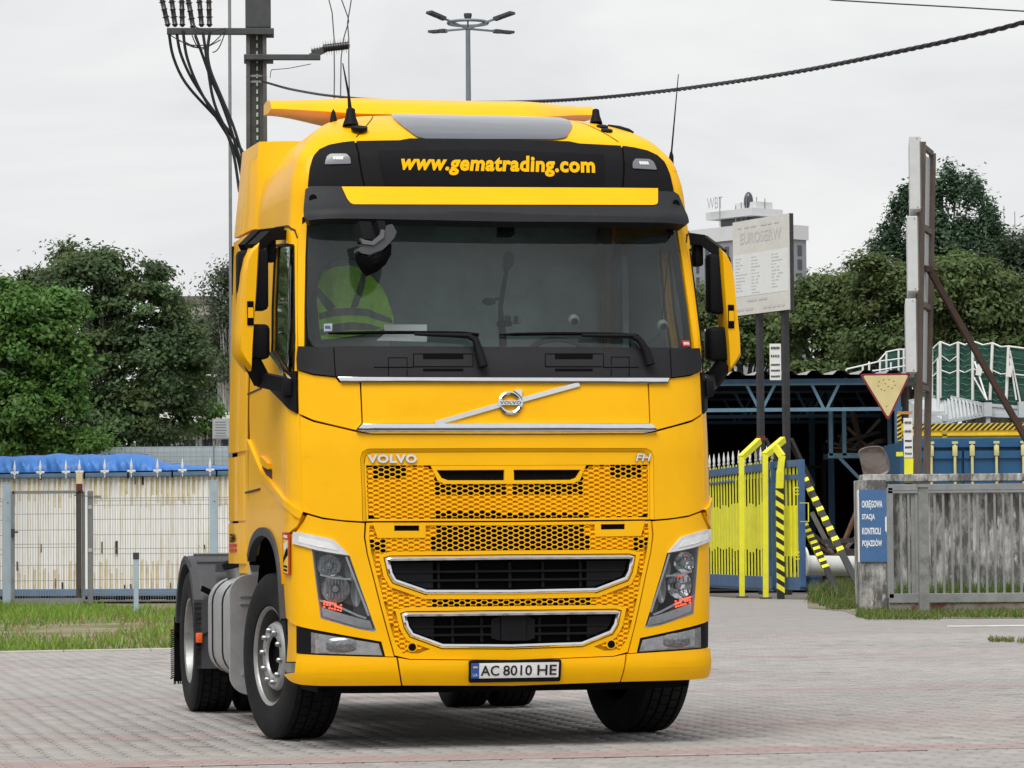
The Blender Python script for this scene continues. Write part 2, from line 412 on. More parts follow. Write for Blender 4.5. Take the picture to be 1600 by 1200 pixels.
SIL = mat('silver_metal', (0.42, 0.43, 0.44), rough=0.34, metal=1.0, var=0.12, vscale=12)
STL = mat('wheel_steel', (0.36, 0.36, 0.355), rough=0.45, metal=0.75, var=0.16, vscale=14, var2=((0.12, 0.11, 0.10), 9, 0.50, 0.78, 0.6), bump=0.03)
ALU = mat('tank_aluminium', (0.47, 0.475, 0.48), rough=0.42, metal=0.6, var=0.10, vscale=8, bump=0.04, bscale=120, var2=((0.26, 0.25, 0.24), 6, 0.5, 0.8, 0.45))
RUB = mat('tyre_rubber', (0.010, 0.010, 0.011), rough=0.8, spec=.25, var=0.25, vscale=14, bump=0.06, bscale=90, var2=((0.045, 0.042, 0.038), 11, 0.50, 0.8, 0.5))
WHP = mat('white_plastic', (0.78, 0.78, 0.77), rough=0.35, var=0.03)
LMP = mat('lamp_silver', (0.80, 0.81, 0.83), rough=0.07, metal=0.92, var=0.3, vscale=34)
LMG = mat('lamp_housing', (0.42, 0.43, 0.44), rough=0.3, metal=0.3, var=0.2, vscale=20)
GLS = glass_mat('windscreen_glass', (0.93, 0.985, 0.975), 0.015, 1.35, dirt_veil=0.035)
GLD = glass_mat('side_glass', (0.30, 0.33, 0.31), 0.015, 1.5)
GLC = glass_mat('lamp_lens', (0.90, 0.92, 0.93), 0.03, 0.9)
RED = mat('red_print', (0.55, 0.02, 0.03), rough=0.5)
ORG = mat('orange_lens', (0.85, 0.13, 0.02), rough=0.25)
INT = mat('cab_trim_grey', (0.085, 0.09, 0.088), rough=0.8, var=0.12, vscale=4)
IND = mat('cab_trim_dark', (0.085, 0.095, 0.097), rough=0.75, var=0.12, vscale=5)
BEI = mat('curtain_cloth', (0.28, 0.22, 0.13), rough=0.9, var=0.1)
LIT = mat('lit_indicator', (0.9, 0.1, 0.02), rough=0.3, emit=(1.0, 0.075, 0.02), estr=2.2)
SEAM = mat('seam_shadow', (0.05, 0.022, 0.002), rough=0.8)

truck = empty('truck', TO, TH, 'yellow lorry tractor unit with black front visor standing on the paved yard', 'truck')
# ---------------- inner cab frame (dark) so that seams and cut-outs read black
def zc(py): return ZC(py)[1]
zG0, zG1 = zc(548), zc(343)
qd = 1.44
fr = MB()
skin_mesh(fr, [(-qd, 1.30), (qd, 1.30), (qd, zG0), (-qd, zG0)], -0.035, 0.01, g=.09)
skin_mesh(fr, [(-1.26, 0.42), (1.26, 0.42), (1.26, 1.30), (-1.26, 1.30)], -0.06, 0.01, g=.09)
skin_mesh(fr, [(-qd, zG1), (qd, zG1), (qd, 3.50), (-qd, 3.50)], -0.02, 0.01, g=.08)
fr.build('cab_frame', DRK, truck, 32, fixn=False)
# ---------------- roof shell
rows = []
YB = 2.32
for z in list(np.linspace(3.40, 3.80, 22)) + list(np.linspace(3.81, 3.875, 9)):
    a = float(np.interp(z, _zz, _av)); qe = LEND + max(0.02, YB - a - float(np.interp(z, _zz, _dv)))
    qs = np.concatenate([np.linspace(-qe, -LEND * 1.02, 14)[:-1], np.linspace(-LEND * 1.02, LEND * 1.02, 49), np.linspace(LEND * 1.02, qe, 14)[1:]])
    P = S(qs, np.full(len(qs), z)); P[:, 1] = np.minimum(P[:, 1], YB); rows.append(P)
last = rows[-1].copy(); last[:, 0] *= 0.02; last[:, 2] += .003; rows.append(last)
rb = MB(); rb.grid(rows); rb.grid([[(x, YB, 1.2), (x, YB, 3.44)] for x in (-1.2, 0, 1.2)])
rb.build('cab_roof', YEL, truck, 60)
# roof seams
rs = MB()
for s in (-1, 1):
    zs = np.linspace(3.575, 3.80, 14)
    rows = []
    for z in zs:
        xq = 0.80 - (z - 3.57) * 1.0
        # find q with |x| = xq
        wz = float(np.interp(z, _zz, _wv)); q = float(np.interp(min(.999, max(.05, xq / wz)) * SW_, _tx, _tl))
        rows.append([SM(s * q, z, .003), SM(s * (q + .008), z, .003)])
    rs.grid(rows)
rs.build('roof_seam', SEAM, truck)
# sunroof: dark glass hatch on the front slope
sr = lp((611, 178), (651, 213), (667, 217), (868, 217), (885, 214), (888, 207), (876, 184), (871, 178), d=.012)
zt = max(p[1] for p in sr)
panel('sunroof', rnd(sr, .03), mat('sunroof_glass', (0.11, 0.12, 0.14), rough=0.12, coat=0.5, var=.05, bump=.02, bscale=6), truck, .012, .03, g=.04, smooth=50)
# ---------------- front top: header, sign board, roof lamps
hz = dict(d=.012)
hd_c = half(('c', 217), (640, 216), (624, 219), (557, 220), (562, 240), (571, 291), ('c', 293), **hz)
panel('header_panel', hd_c, BLK, truck, .012)
panel('header_backing', half(('c', 219.5), (624, 221), (535, 224), (514, 228), (500, 236), (490, 250), (483, 290), ('c', 291), d=.006), DRK, truck, .007, .01)
hd_l = lp((554, 220), (559, 240), (568, 291), (481, 291), (484, 262), (490, 243), (499, 233), (514, 226), (535, 222), **hz)
for P in (hd_l, mir(hd_l)): panel('header_end', P, BLK, truck, .012)
sg = half(('c', 234), (592, 235), (602, 290), ('c', 291.5), d=.016)
sgp = panel('sign_panel', sg, mat('sign_black', (0.006, 0.006, 0.0075), spec=.1, rough=.6, var=.12, vscale=9, bump=.03, bscale=300, var2=((.06, .06, .055), 22, .68, .85, .3)), truck, .0165, .004)
tq0, tz0 = Q(625, 272, .02); tq1, tz1 = Q(932, 272, .02)
tm = MB(); ht = Q(780, 250, .02)[1] - Q(780, 273, .02)[1]
skin_text(tm, 'www.gematrading.com', tq0, (tz0 + tz1) / 2 - .012, tq1 - tq0, .0215, bold=.04, shear=.18, spacing=1.08)
tm.build('lettering', mat('yellow_print', (0.92, 0.50, 0.003), rough=.6, spec=.1), sgp, None, fixn=False)
for P0, s in ((lp((507, 257), (511, 244), (517, 240.5), (541, 240.5), (547, 246), (548.5, 256), d=.014), 1),):
    for P in (P0, mir(P0)):
        lo = panel('marker_lamp', rnd(P, .01), mat('marker_housing', (.16, .17, .19), rough=.25, coat=.4), truck, .018, .006)
        c = np.mean(np.array(P), 0); b = MB()
        for i in range(4):
            qa = c[0] + (i - 1.5) * .016
            skin_mesh(b, [(qa - .007, c[1] - .009), (qa + .007, c[1] - .009), (qa + .007, c[1] + .009), (qa - .007, c[1] + .009)], .021, .003, g=.2)
        b.build('diode', WHP, lo, None, fixn=False)
# ---------------- sun visor
def vd(q, z):
    e = np.clip((abs(q) - .95) / .55, 0, 1)
    return (.03 + .15 * np.clip((ZV - z) / .22, 0, 1)) * (1 - .85 * e * e * (3 - 2 * e)) + .012 * e
ZV = zc(290)
vis = half(('c', 293), (600, 292), (484, 291), (477, 296), (474, 328), (475, 340), (482, 344), ('c', 346), d=vd)
vs_ = panel('sun_visor', vis, GRY if False else mat('visor_plastic', (0.015, 0.016, 0.0185), spec=.25, rough=.55, var=.12, vscale=9, bump=.05, bscale=320, var2=((.08, .078, .075), 24, .58, .85, .3)), truck, vd, .10, g=.05)
def vd2(q, z): return vd(q, z) + .006
yi = lp((534, 291.5), (543, 311), (548, 317), (553, 319), (1020, 320), (1026, 319), (1028, 316), (1028, 294), d=vd2)
panel('visor_trim', yi, YEL, vs_, vd2, .006, g=.05)
b = MB()
for P in ([Q(489, 310, .1)], [tuple(np.array(Q(489, 310, .1)) * [-1, 1])]):
    c = P[0]; dd = vd(*c)
    b.add(*(lambda V: (V, [tuple(range(14))]))(SM(c[0] + .023 * np.cos(np.arange(14) * 2 * PI / 14), c[1] + .026 * np.sin(np.arange(14) * 2 * PI / 14), np.full(14, dd + .003))))
b.build('visor_hole', DRK, vs_, None, fixn=False)
# ---------------- windscreen
gl = half(('c', 330), (600, 330), (482, 332), (480, 400), (478.5, 480), (481, 525), (487, 538), (496, 546), ('c', 548))
gi = half(('c', 330), (600, 330), (495, 332), (491, 400), (487.5, 480), (489, 522), (494, 533), (505, 540), ('c', 541.5))
panel('windscreen', gl, GLS, truck, -.006, .001, g=.06, smooth=60)
panel('windscreen_border', gl, BLK, truck, -.012, .02, holes=[gi], g=.06)
# A pillars: yellow strip between glass and door
ap = lp((479.5, 345), (477, 400), (475.5, 480), (475, 541), (466, 541), (464.5, 480), (465, 400), (467, 355))
for P in (ap, mir(ap)): panel('windscreen_pillar', P, YEL, truck, .0, .03)
# ---------------- wiper cowl
cw = half(('c', 542), (520, 541), (500, 542.5), (466, 541), (463.5, 560), (464.5, 577), (490, 584), (524, 588), ('c', 590), d=.012)
cwl = panel('wiper_cowl', cw, mat('cowl_plastic', (0.015, 0.0155, 0.018), spec=.25, rough=.55, var=.12, vscale=9, bump=.05, bscale=320), truck, .014, .04)
b = MB()
def groove(mb, pts, d, wd=.006):
    skin_line(mb, [Q(*p, d) for p in pts], wd, d + .0015, .002)
def groove_m(mb, pts, d, wd=.006):
    L = [Q(*p, d) for p in pts]; skin_line(mb, L, wd, d + .0015, .002); skin_line(mb, mir(L), wd, d + .0015, .002)
groove_m(b, [(521.5, 543), (524, 587)], .014)
groove(b, [(607, 587), (607, 559), (636, 559), (636, 587)], .014); groove(b, [(646, 573), (646, 553), (739, 553), (739, 573), (646, 573)], .014)
groove(b, [(584, 574), (646, 574)], .014)
groove(b, [(852, 573), (852, 553), (943, 553), (943, 573), (852, 573)], .014); groove(b, [(955, 587), (955, 558), (983, 558), (983, 587)], .014); groove(b, [(943, 574), (998, 574)], .014)
for x0, x1 in ((661, 724), (867, 926)):
    skin_mesh(b, [Q(x0, 561, .014), Q(x1, 561, .014), Q(x1, 554, .014), Q(x0, 554, .014)], .016, .002)
    skin_mesh(b, [Q(x0, 580, .014), Q(x1, 580, .014), Q(x1, 576, .014), Q(x0, 576, .014)], .016, .002)
b.build('cowl_recess', DRK, cwl, None, fixn=False)
# wipers
for (ax0, ay0, kx, ky, bx0, bx1, by) in ((754, 573, 742, 527, 513, 748, 521), (1015, 570, 998, 527, 781, 998, 523)):
    wp = MB(); f = lambda x, y, d: SM(*Q(x, y, d), d)
    wp.tube([f(ax0 + 1, ay0, .05), f(ax0 - 5, ay0 - 22, .055), f(kx + 1, ky + 4, .05), f(kx - 9, ky - 1, .045)], [.030, .027, .022, .018], 8)
    wp.tube([f(kx - 6, ky - 2, .045), f((bx0 + kx) / 2 + 20, by + 1, .04)], [.018, .010], 6)
    wo = wp.build('wiper', BLK, truck, 50)
    wb = MB(); n = 9
    pts = [f(bx0 + (bx1 - bx0) * i / n, by + 1.5 * math.sin(PI * i / n) * -1 + (2.5 if i == n else 0), .02) for i in range(n + 1)]
    wb.tube(pts, [.006] + [.011] * (n - 1) + [.012], 6); wb.build('wiper_blade', DRK, wo, 50)
# ---------------- chrome strips and bonnet hatch
zc1 = zc(594)
c1 = half(('c', 590), (640, 589.5), (528, 589), (533, 597.5), ('c', 597.5), d=.02)
panel('chrome_strip', c1, CHR, truck, lambda q, z: .006 + .016 * math.sqrt(max(0, 1 - ((z - zc1) / .026) ** 2)), .03, g=.008)
c2 = half(('c', 661.5), (640, 662), (567, 662), (557, 672.5), (580, 677), ('c', 677.5), d=.02)
zc2 = zc(668)
panel('chrome_strip', c2, CHR, truck, lambda q, z: .004 + .028 * math.sqrt(max(0, 1 - ((z - zc2) / .036) ** 2)), .03, g=.009)
ha = half(('c', 598.5), (640, 598), (564.5, 598.5), (567, 661), ('c', 661))
hatch = panel('bonnet_hatch', ha, YEL, truck, .0, .03)
hs = lp((466, 579), (490, 586.5), (524, 590), (530, 598), (562, 599), (565, 661), (556, 671.5), (525, 664.5), (490, 656), (467, 646))
for P in (hs, mir(hs)): panel('front_corner_panel', P, YEL, truck, .0, .03)
# emblem: diagonal bar, ring with arrow, name bar
em = MB(); skin_line(em, [Q(680, 662, .006), Q(781, 633, .006)], .026, .012, .014); skin_line(em, [Q(816, 625, .006), Q(905, 600.5, .006)], .026, .012, .014)
em.build('emblem_bar', CHR, hatch, 40)
eq, ez = Q(797, 630, .01); R1, R0 = .069, .048
er = MB(); rows = []
for k in range(49):
    a = 2 * PI * k / 48
    rows.append([SM(eq + r * math.cos(a), ez + r * math.sin(a), dd) for r, dd in ((R1, .004), (R1, .016), ((R1 + R0) / 2, .022), (R0, .016), (R0, .004))])
er.grid(rows)
skin_mesh(er, [(eq + .022, ez + .074), (eq + .072, ez + .078), (eq + .068, ez + .030), (eq + .055, ez + .045), (eq + .04, ez + .06)], .02, .016)
skin_mesh(er, [(eq - .071, ez - .013), (eq + .071, ez - .013), (eq + .071, ez + .013), (eq - .071, ez + .013)], .024, .014)
ero = er.build('emblem_ring', CHR, hatch, 40)
er = MB(); skin_text(er, 'VOLVO', eq - .060, ez - .009, .12, .0265, height=.018, bold=.012, spacing=1.1); er.build('emblem_lettering', mat('badge_ink', (.01, .012, .03), rough=.4), hatch, None, fixn=False)
# ---------------- main grille surround
gs = half(('c', 679.5), (580, 679), (556, 675), (525, 667.5), (490, 659.5), (469, 650.5), (469.5, 720), (472, 799), (505, 808.5), (535, 812.5), (566.5, 814.5), (565, 760), (563, 716), (566, 706), (575, 701), ('c', 700))
panel('grille_surround', gs, YEL, truck, .0, .03)
# sloped step round the inset
st = MB(); a = [Q(*p) for p in ((567.2, 814.5), (565.6, 760), (563.6, 716), (566.5, 706.5), (575.5, 701.6))]; b_ = [Q(*p, -.014) for p in ((572, 814), (570, 760), (568.5, 722), (571, 712), (581, 707))]
a = a + [(0, zc(700.5))] + mir(a); b_ = b_ + [(0, ZC(706, -.014)[1])] + mir(b_)
rows = []
for (p, q_) in zip(a, b_):
    rows.append([SM(p[0], p[1], .0), SM(q_[0], q_[1], -.014)])
R2 = []
for i in range(len(rows) - 1):
    k = max(1, int(np.linalg.norm(np.array(a[i + 1]) - np.array(a[i])) / .06))
    for j in range(k):
        t = j / k; pa = np.array(a[i]) * (1 - t) + np.array(a[i + 1]) * t; pb = np.array(b_[i]) * (1 - t) + np.array(b_[i + 1]) * t
        R2.append([SM(pa[0], pa[1], 0.), SM(pb[0], pb[1], -.014)])
R2.append(rows[-1]); st.grid(R2); st.build('grille_step', YEL, truck, 40)
D1 = -.014
def P1(*pts): return half(*pts, d=D1)
up = P1(('c', 706.5), (581, 707.5), (571.5, 712.5), (569, 722), (570.5, 760), (572.5, 812.5), ('c', 812))
hf = P1(('c', 727.5), (569.5, 727.5), (570.5, 760), (574.5, 811), ('c', 811))
# air slots
sl = lp((676, 728), (798 - 2, 728), (798 - 2, 754), (696, 754), (686, 750), d=D1)
zsl = [p[1] for p in sl]; qz = [p[0] for p in sl]
frame_up = half(('c', 727.5), (673, 727.5), (684, 751), (694, 756), ('c', 756), d=D1)
slot = lp((682, 734.5), (788, 734), (788, 750.5), (700, 750.5), (690, 747), d=D1)
gp = MB()
skin_mesh(gp, P1(('c', 706.5), (581, 707.5), (571.5, 712.5), (569, 727), ('c', 727)), D1, .03)
skin_mesh(gp, frame_up, D1, .03, holes=[slot, mir(slot)])
# hex field backing (yellow) behind closed cells
grille = gp.build('grille_panel', YEL, truck, 32, fixn=False)
b = MB()
for P in (slot, mir(slot)): skin_mesh(b, P, D1 - .05, .005)
b.build('air_slot', DRK, grille, None, fixn=False)
b = MB()
for s in (1, -1):
    A_ = [Q(686, 741, D1), Q(788, 741, D1)]
    if s < 0: A_ = mir(A_)
    skin_line(b, A_, .014, D1 - .025, .02)
b.build('slot_fin', BLK, grille, None)
def inside(p, poly):
    x, y = p; r = False; n = len(poly)
    for i in range(n):
        x1, y1 = poly[i]; x2, y2 = poly[i - 1]
        if (y1 > y) != (y2 > y) and x < (x2 - x1) * (y - y1) / (y2 - y1) + x1: r = not r
    return r
HW, HH = .042, .0275
HEX = np.array([(-HW / 2, 0), (-HW / 4, -HH / 2), (HW / 4, -HH / 2), (HW / 2, 0), (HW / 4, HH / 2), (-HW / 4, HH / 2)])
def hexfield(region, opens, excl, d, closed_mb, open_mb, floor_mb):
    A = np.array(region); lo = A.min(0); hi = A.max(0); cs = HW * .75
    i0 = int(math.floor(lo[0] / cs)); i1 = int(math.ceil(hi[0] / cs)); j1 = int((hi[1] - lo[1]) / HH) + 2
    for i in range(i0, i1 + 1):
        for j in range(-1, j1):
            c = np.array([i * cs, lo[1] + j * HH + (HH / 2 if i % 2 else 0)])
            H = HEX + c
            ins = [inside(h, region) and not any(inside(h, e) for e in excl) for h in H]
            if not inside(c, region) or any(inside(c, e) for e in excl) or sum(ins) < 4: continue
            op = any(inside(c, o) for o in opens)
            k = .88 if op else .84
            Hi = c + (H - c) * [k, k - .10]
            P = np.vstack([SM(H[:, 0], H[:, 1], np.full(6, d)), SM(Hi[:, 0], Hi[:, 1], np.full(6, d)),
                           SM(Hi[:, 0], Hi[:, 1], np.full(6, d - .0135) if op else d - .0015 - .020 * np.clip((Hi[:, 1] - c[1]) / HH + .5, 0, 1))])
            F = [(n_, (n_ + 1) % 6, (n_ + 1) % 6 + 6, n_ + 6) for n_ in range(6)] + [(n_ + 6, (n_ + 1) % 6 + 6, (n_ + 1) % 6 + 12, n_ + 12) for n_ in range(6)]
            if op:
                open_mb.add(P, F); floor_mb.add(SM(Hi[:, 0], Hi[:, 1], np.full(6, d - .0135)), [tuple(range(6))])
            else:
                closed_mb.add(P, F + [(12, 13, 14, 15, 16, 17)])
hm, ho, hfl = MB(), MB(), MB()
op_u = [lp((677, 752), (787.5, 752), (787.5, 773), (677, 773), d=D1), lp((579, 729), (632, 729), (632, 746), (579, 746), d=D1), lp((677, 800), (918, 800), (918, 812), (677, 812), d=D1)]
op_u += [mir(op_u[0]), mir(op_u[1])]
hexfield(hf, op_u, [frame_up], D1, hm, ho, hfl)
# backing sheet
bk = MB(); skin_mesh(bk, P1(('c', 756), (694, 756), (684, 751), (673, 727.5), (569.3, 727.5), (570.5, 760), (572.5, 813), ('c', 813)), D1 - .0245, .02)
skin_mesh(bk, half(('c', 810.5), (600, 810.5), (573, 811), (572.5, 814), ('c', 813.5), d=D1), D1 + .001, .02)
skin_mesh(bk, lp((569.2, 727.5), (572.2, 727.5), (575.4, 813), (572.6, 813), d=D1), D1 + .001, .02)
skin_mesh(bk, mir(lp((569.2, 727.5), (572.2, 727.5), (575.4, 813), (572.6, 813), d=D1)), D1 + .001, .02)
bk.build('grille_backing', YEL, truck, 32, fixn=False)
# badges
bt = MB(); a = Q(574, 724, D1); b2 = Q(651, 724, D1)
for dd in (.004, .008, .011): skin_text(bt, 'VOLVO', a[0], a[1], b2[0] - a[0], D1 + dd, height=.050, bold=.045, spacing=1.12)
bt.build('badge', CHR, grille, None, fixn=False)
bt = MB(); a = Q(992, 721, D1); b2 = Q(1017, 721, D1)
for dd in (.004, .008, .011): skin_text(bt, 'FH', a[0], a[1], b2[0] - a[0], D1 + dd, height=.044, bold=.02, shear=.25)
bt.build('badge', CHR, grille, None, fixn=False)
# ---------------- lower grille
D2 = .0
seamL = [(572.5, 817), (571, 840), (575, 866), (584, 900), (594, 940), (606, 985), (617, 1024)]
lowo = half(('c', 816), *seamL, (640, 1029.5), ('c', 1031), d=D2)
g1o = half(('c', 866), (610, 868), (599, 871), (605, 898), (613, 912), (665, 930), ('c', 930), d=D2)
g2o = half(('c', 953), (635, 955), (625, 958), (631, 982), (640, 996), (690, 1014.5), ('c', 1015), d=D2)
pkt = lp((582, 816.5), (665, 816.5), (665, 840.5), (590, 840.5), d=D2)
hregion = half(('c', 820), (577, 820), (576, 840), (580, 866), (589, 900), (599, 940), (611, 985), (617, 1005), (629, 1022), (652, 1021), (670, 1014), (700, 1019), ('c', 1019), d=D2)
bar_excl = [half(('c', 928), (660, 928), (640, 921), (640, 932), ('c', 934), d=D2)]
gm1 = inset_poly(g1o, -.022); gm2 = inset_poly(g2o, -.022)
lipx = half(('c', 1012), (672, 1012), (655, 1018), (650, 1024), ('c', 1026), d=D2)
op_l = [half(('c', 820), (677, 820), (677, 862), ('c', 864), d=D2), half(('c', 935), (679, 935), (679, 951), ('c', 952), d=D2)]
o_sm = lp((577, 845), (605, 845), (605, 861), (577, 861), d=D2); op_l += [o_sm, mir(o_sm)]
hexfield(hregion, op_l, [gm1, gm2, pkt, mir(pkt), lipx], D2, hm, ho, hfl)
tag(hm.build('grille_scales', YEL, grille, None, fixn=False), kind='stuff')
tag(ho.build('grille_mesh', YEL, grille, None, fixn=False), kind='stuff')
tag(hfl.build('grille_void', DRK, grille, None, fixn=False), kind='stuff')
lw = MB(); skin_mesh(lw, lowo, D2 - .0245, .02, holes=[g1o, g2o])
low = lw.build('lower_grille', YEL, truck, 32, fixn=False)
# plain rims of the lower grille: along the seam, round both openings, pockets, bottom lip
lw = MB(); hin = half(('c', 821), (577.5, 821), (576.5, 840), (580.5, 866), (589.5, 900), (599.5, 940), (611.5, 985), (617.5, 1004), (630, 1020.5), (655, 1021), (672, 1014), (700, 1018.5), ('c', 1019), d=D2)
skin_mesh(lw, lowo, D2 + .0008, .015, holes=[hin], g=.05)
for (o, e) in ((g1o, gm1), (g2o, gm2)): skin_mesh(lw, e, D2 + .001, .015, holes=[o], g=.05)
skin_mesh(lw, half(('c', 928.5), (668, 928.5), (668, 933), ('c', 934.5), d=D2), D2 + .0012, .015)
for P in (pkt, mir(pkt)):
    hole = lp((616, 817.2), (655, 817.2), (655, 829.5), (616, 829.5), d=D2)
    if P is not pkt: hole = mir(hole)
    skin_mesh(lw, P, D2 + .002, .02, holes=[hole])
    skin_mesh(lw, [tuple(np.array(p) + [0, 0]) for p in hole], D2 - .012, .01, mi=1)
lw.build('lower_grille_rim', [YEL, DRK], low, 32, fixn=False)
for s in (1, -1):
    b = MB(); c = np.array(Q(644, 1011, .003)); c[0] *= s
    for r, dd, mi in ((.030, .003, 0), (.022, .006, 1)):
        k = np.arange(16) * 2 * PI / 16; b.add(SM(c[0] + r * np.cos(k), c[1] + r * np.sin(k), np.full(16, dd)), [tuple(range(16))], mi)
    b.build('tow_eye_cap', [YEL, DRK], low, None, fixn=False)
# chrome ringed openings with louvres
def opening(o, rows_px, bars_px, centre=None):
    inn = inset_poly(o, .040)
    mid = inset_poly(o, .018)
    ch = MB(); n = len(o)
    R3 = []
    def dens(poly):
        r = []
        for i in range(len(poly)):
            a = np.array(poly[i]); b2 = np.array(poly[(i + 1) % len(poly)]); k = max(1, int(np.linalg.norm(b2 - a) / .06)); r.append((a, b2, k))
        return r
    dn = dens(o)
    def expand(poly):
        r = []
        for i in range(len(poly)):
            a = np.array(poly[i]); b2 = np.array(poly[(i + 1) % len(poly)])
            for j in range(dn[i][2]): r.append(a + (b2 - a) * j / dn[i][2])
        return np.array(r)
    lev = [(inset_poly(o, .004), -.012), (inset_poly(o, .006), .004), (inset_poly(o, .018), .012), (inset_poly(o, .030), .008), (inset_poly(o, .034), -.02)]
    rows = []
    for poly, dd in lev:
        E = expand(poly); rows.append(SM(E[:, 0], E[:, 1], np.full(len(E), dd)))
    ch.grid(np.array(rows), 0, True); co = ch.build('chrome_ring', CHR, truck, 50)
    bb = MB(); skin_mesh(bb, o, -.07, .01); bb.build('grille_cavity', DRK, co, None, fixn=False)
    lv = MB(); Ai = np.array(inn); q0, q1 = Ai[:, 0].min(), Ai[:, 0].max(); z0, z1 = Ai[:, 1].min(), Ai[:, 1].max()
    def span(z):
        xs = [q for q in np.linspace(q0, q1, 400) if inside((q, z), inn)]
        return (min(xs), max(xs)) if xs else None
    for fz in rows_px:
        z = z1 + (z0 - z1) * fz; sp = span(z)
        if sp: skin_line(lv, [(sp[0], z), (sp[1], z)], .012, -.028, .03)
    for fq in bars_px:
        q = q0 + (q1 - q0) * fq; skin_line(lv, [(q, z1 - .005), (q, z0 + .005)], .016, -.04, .02)
    lvo = lv.build('louvre', BLK, co, 40)
    for s in (-1, 1):
        wg = MB()     # solid plastic wings closing the ends
        qa = s * abs(Q(678, 900)[0]); pp = [p for p in inn if (p[0] * s) > abs(qa)]
        hiz = z1; loz = [z for z in np.linspace(z0, z1, 200) if inside((qa, z), inn)]
        poly = [(qa, max(loz)), (qa, min(loz))] + sorted(pp, key=lambda p: p[1]) if s > 0 else [(qa, max(loz)), (qa, min(loz))] + sorted(pp, key=lambda p: p[1])
        skin_mesh(wg, poly, -.034, .02)
        wg.build('grille_wing', BLK, co, None, fixn=False)
    return co, inn
o1, in1 = opening(g1o, (.36, .68), (.20, .36, .5, .64, .80))
o2, in2 = opening(g2o, (.36, .68), (.22, .36, .64, .78))
b = MB(); c = half(('c', 962), (782, 962), (782, 1001), ('c', 1001), d=-.02); 
skin_mesh(b, lp((783, 962), (822, 962), (822, 1001), (783, 1001), d=-.02), -.018, .03); skin_mesh(b, lp((768, 968), (782, 962), (782, 1001), (768, 997), d=-.02), -.026, .03); skin_mesh(b, lp((823, 962), (836, 968), (836, 997), (823, 1001), d=-.02), -.026, .03)
b.build('radar_cover', BLK, o2, None, fixn=False)
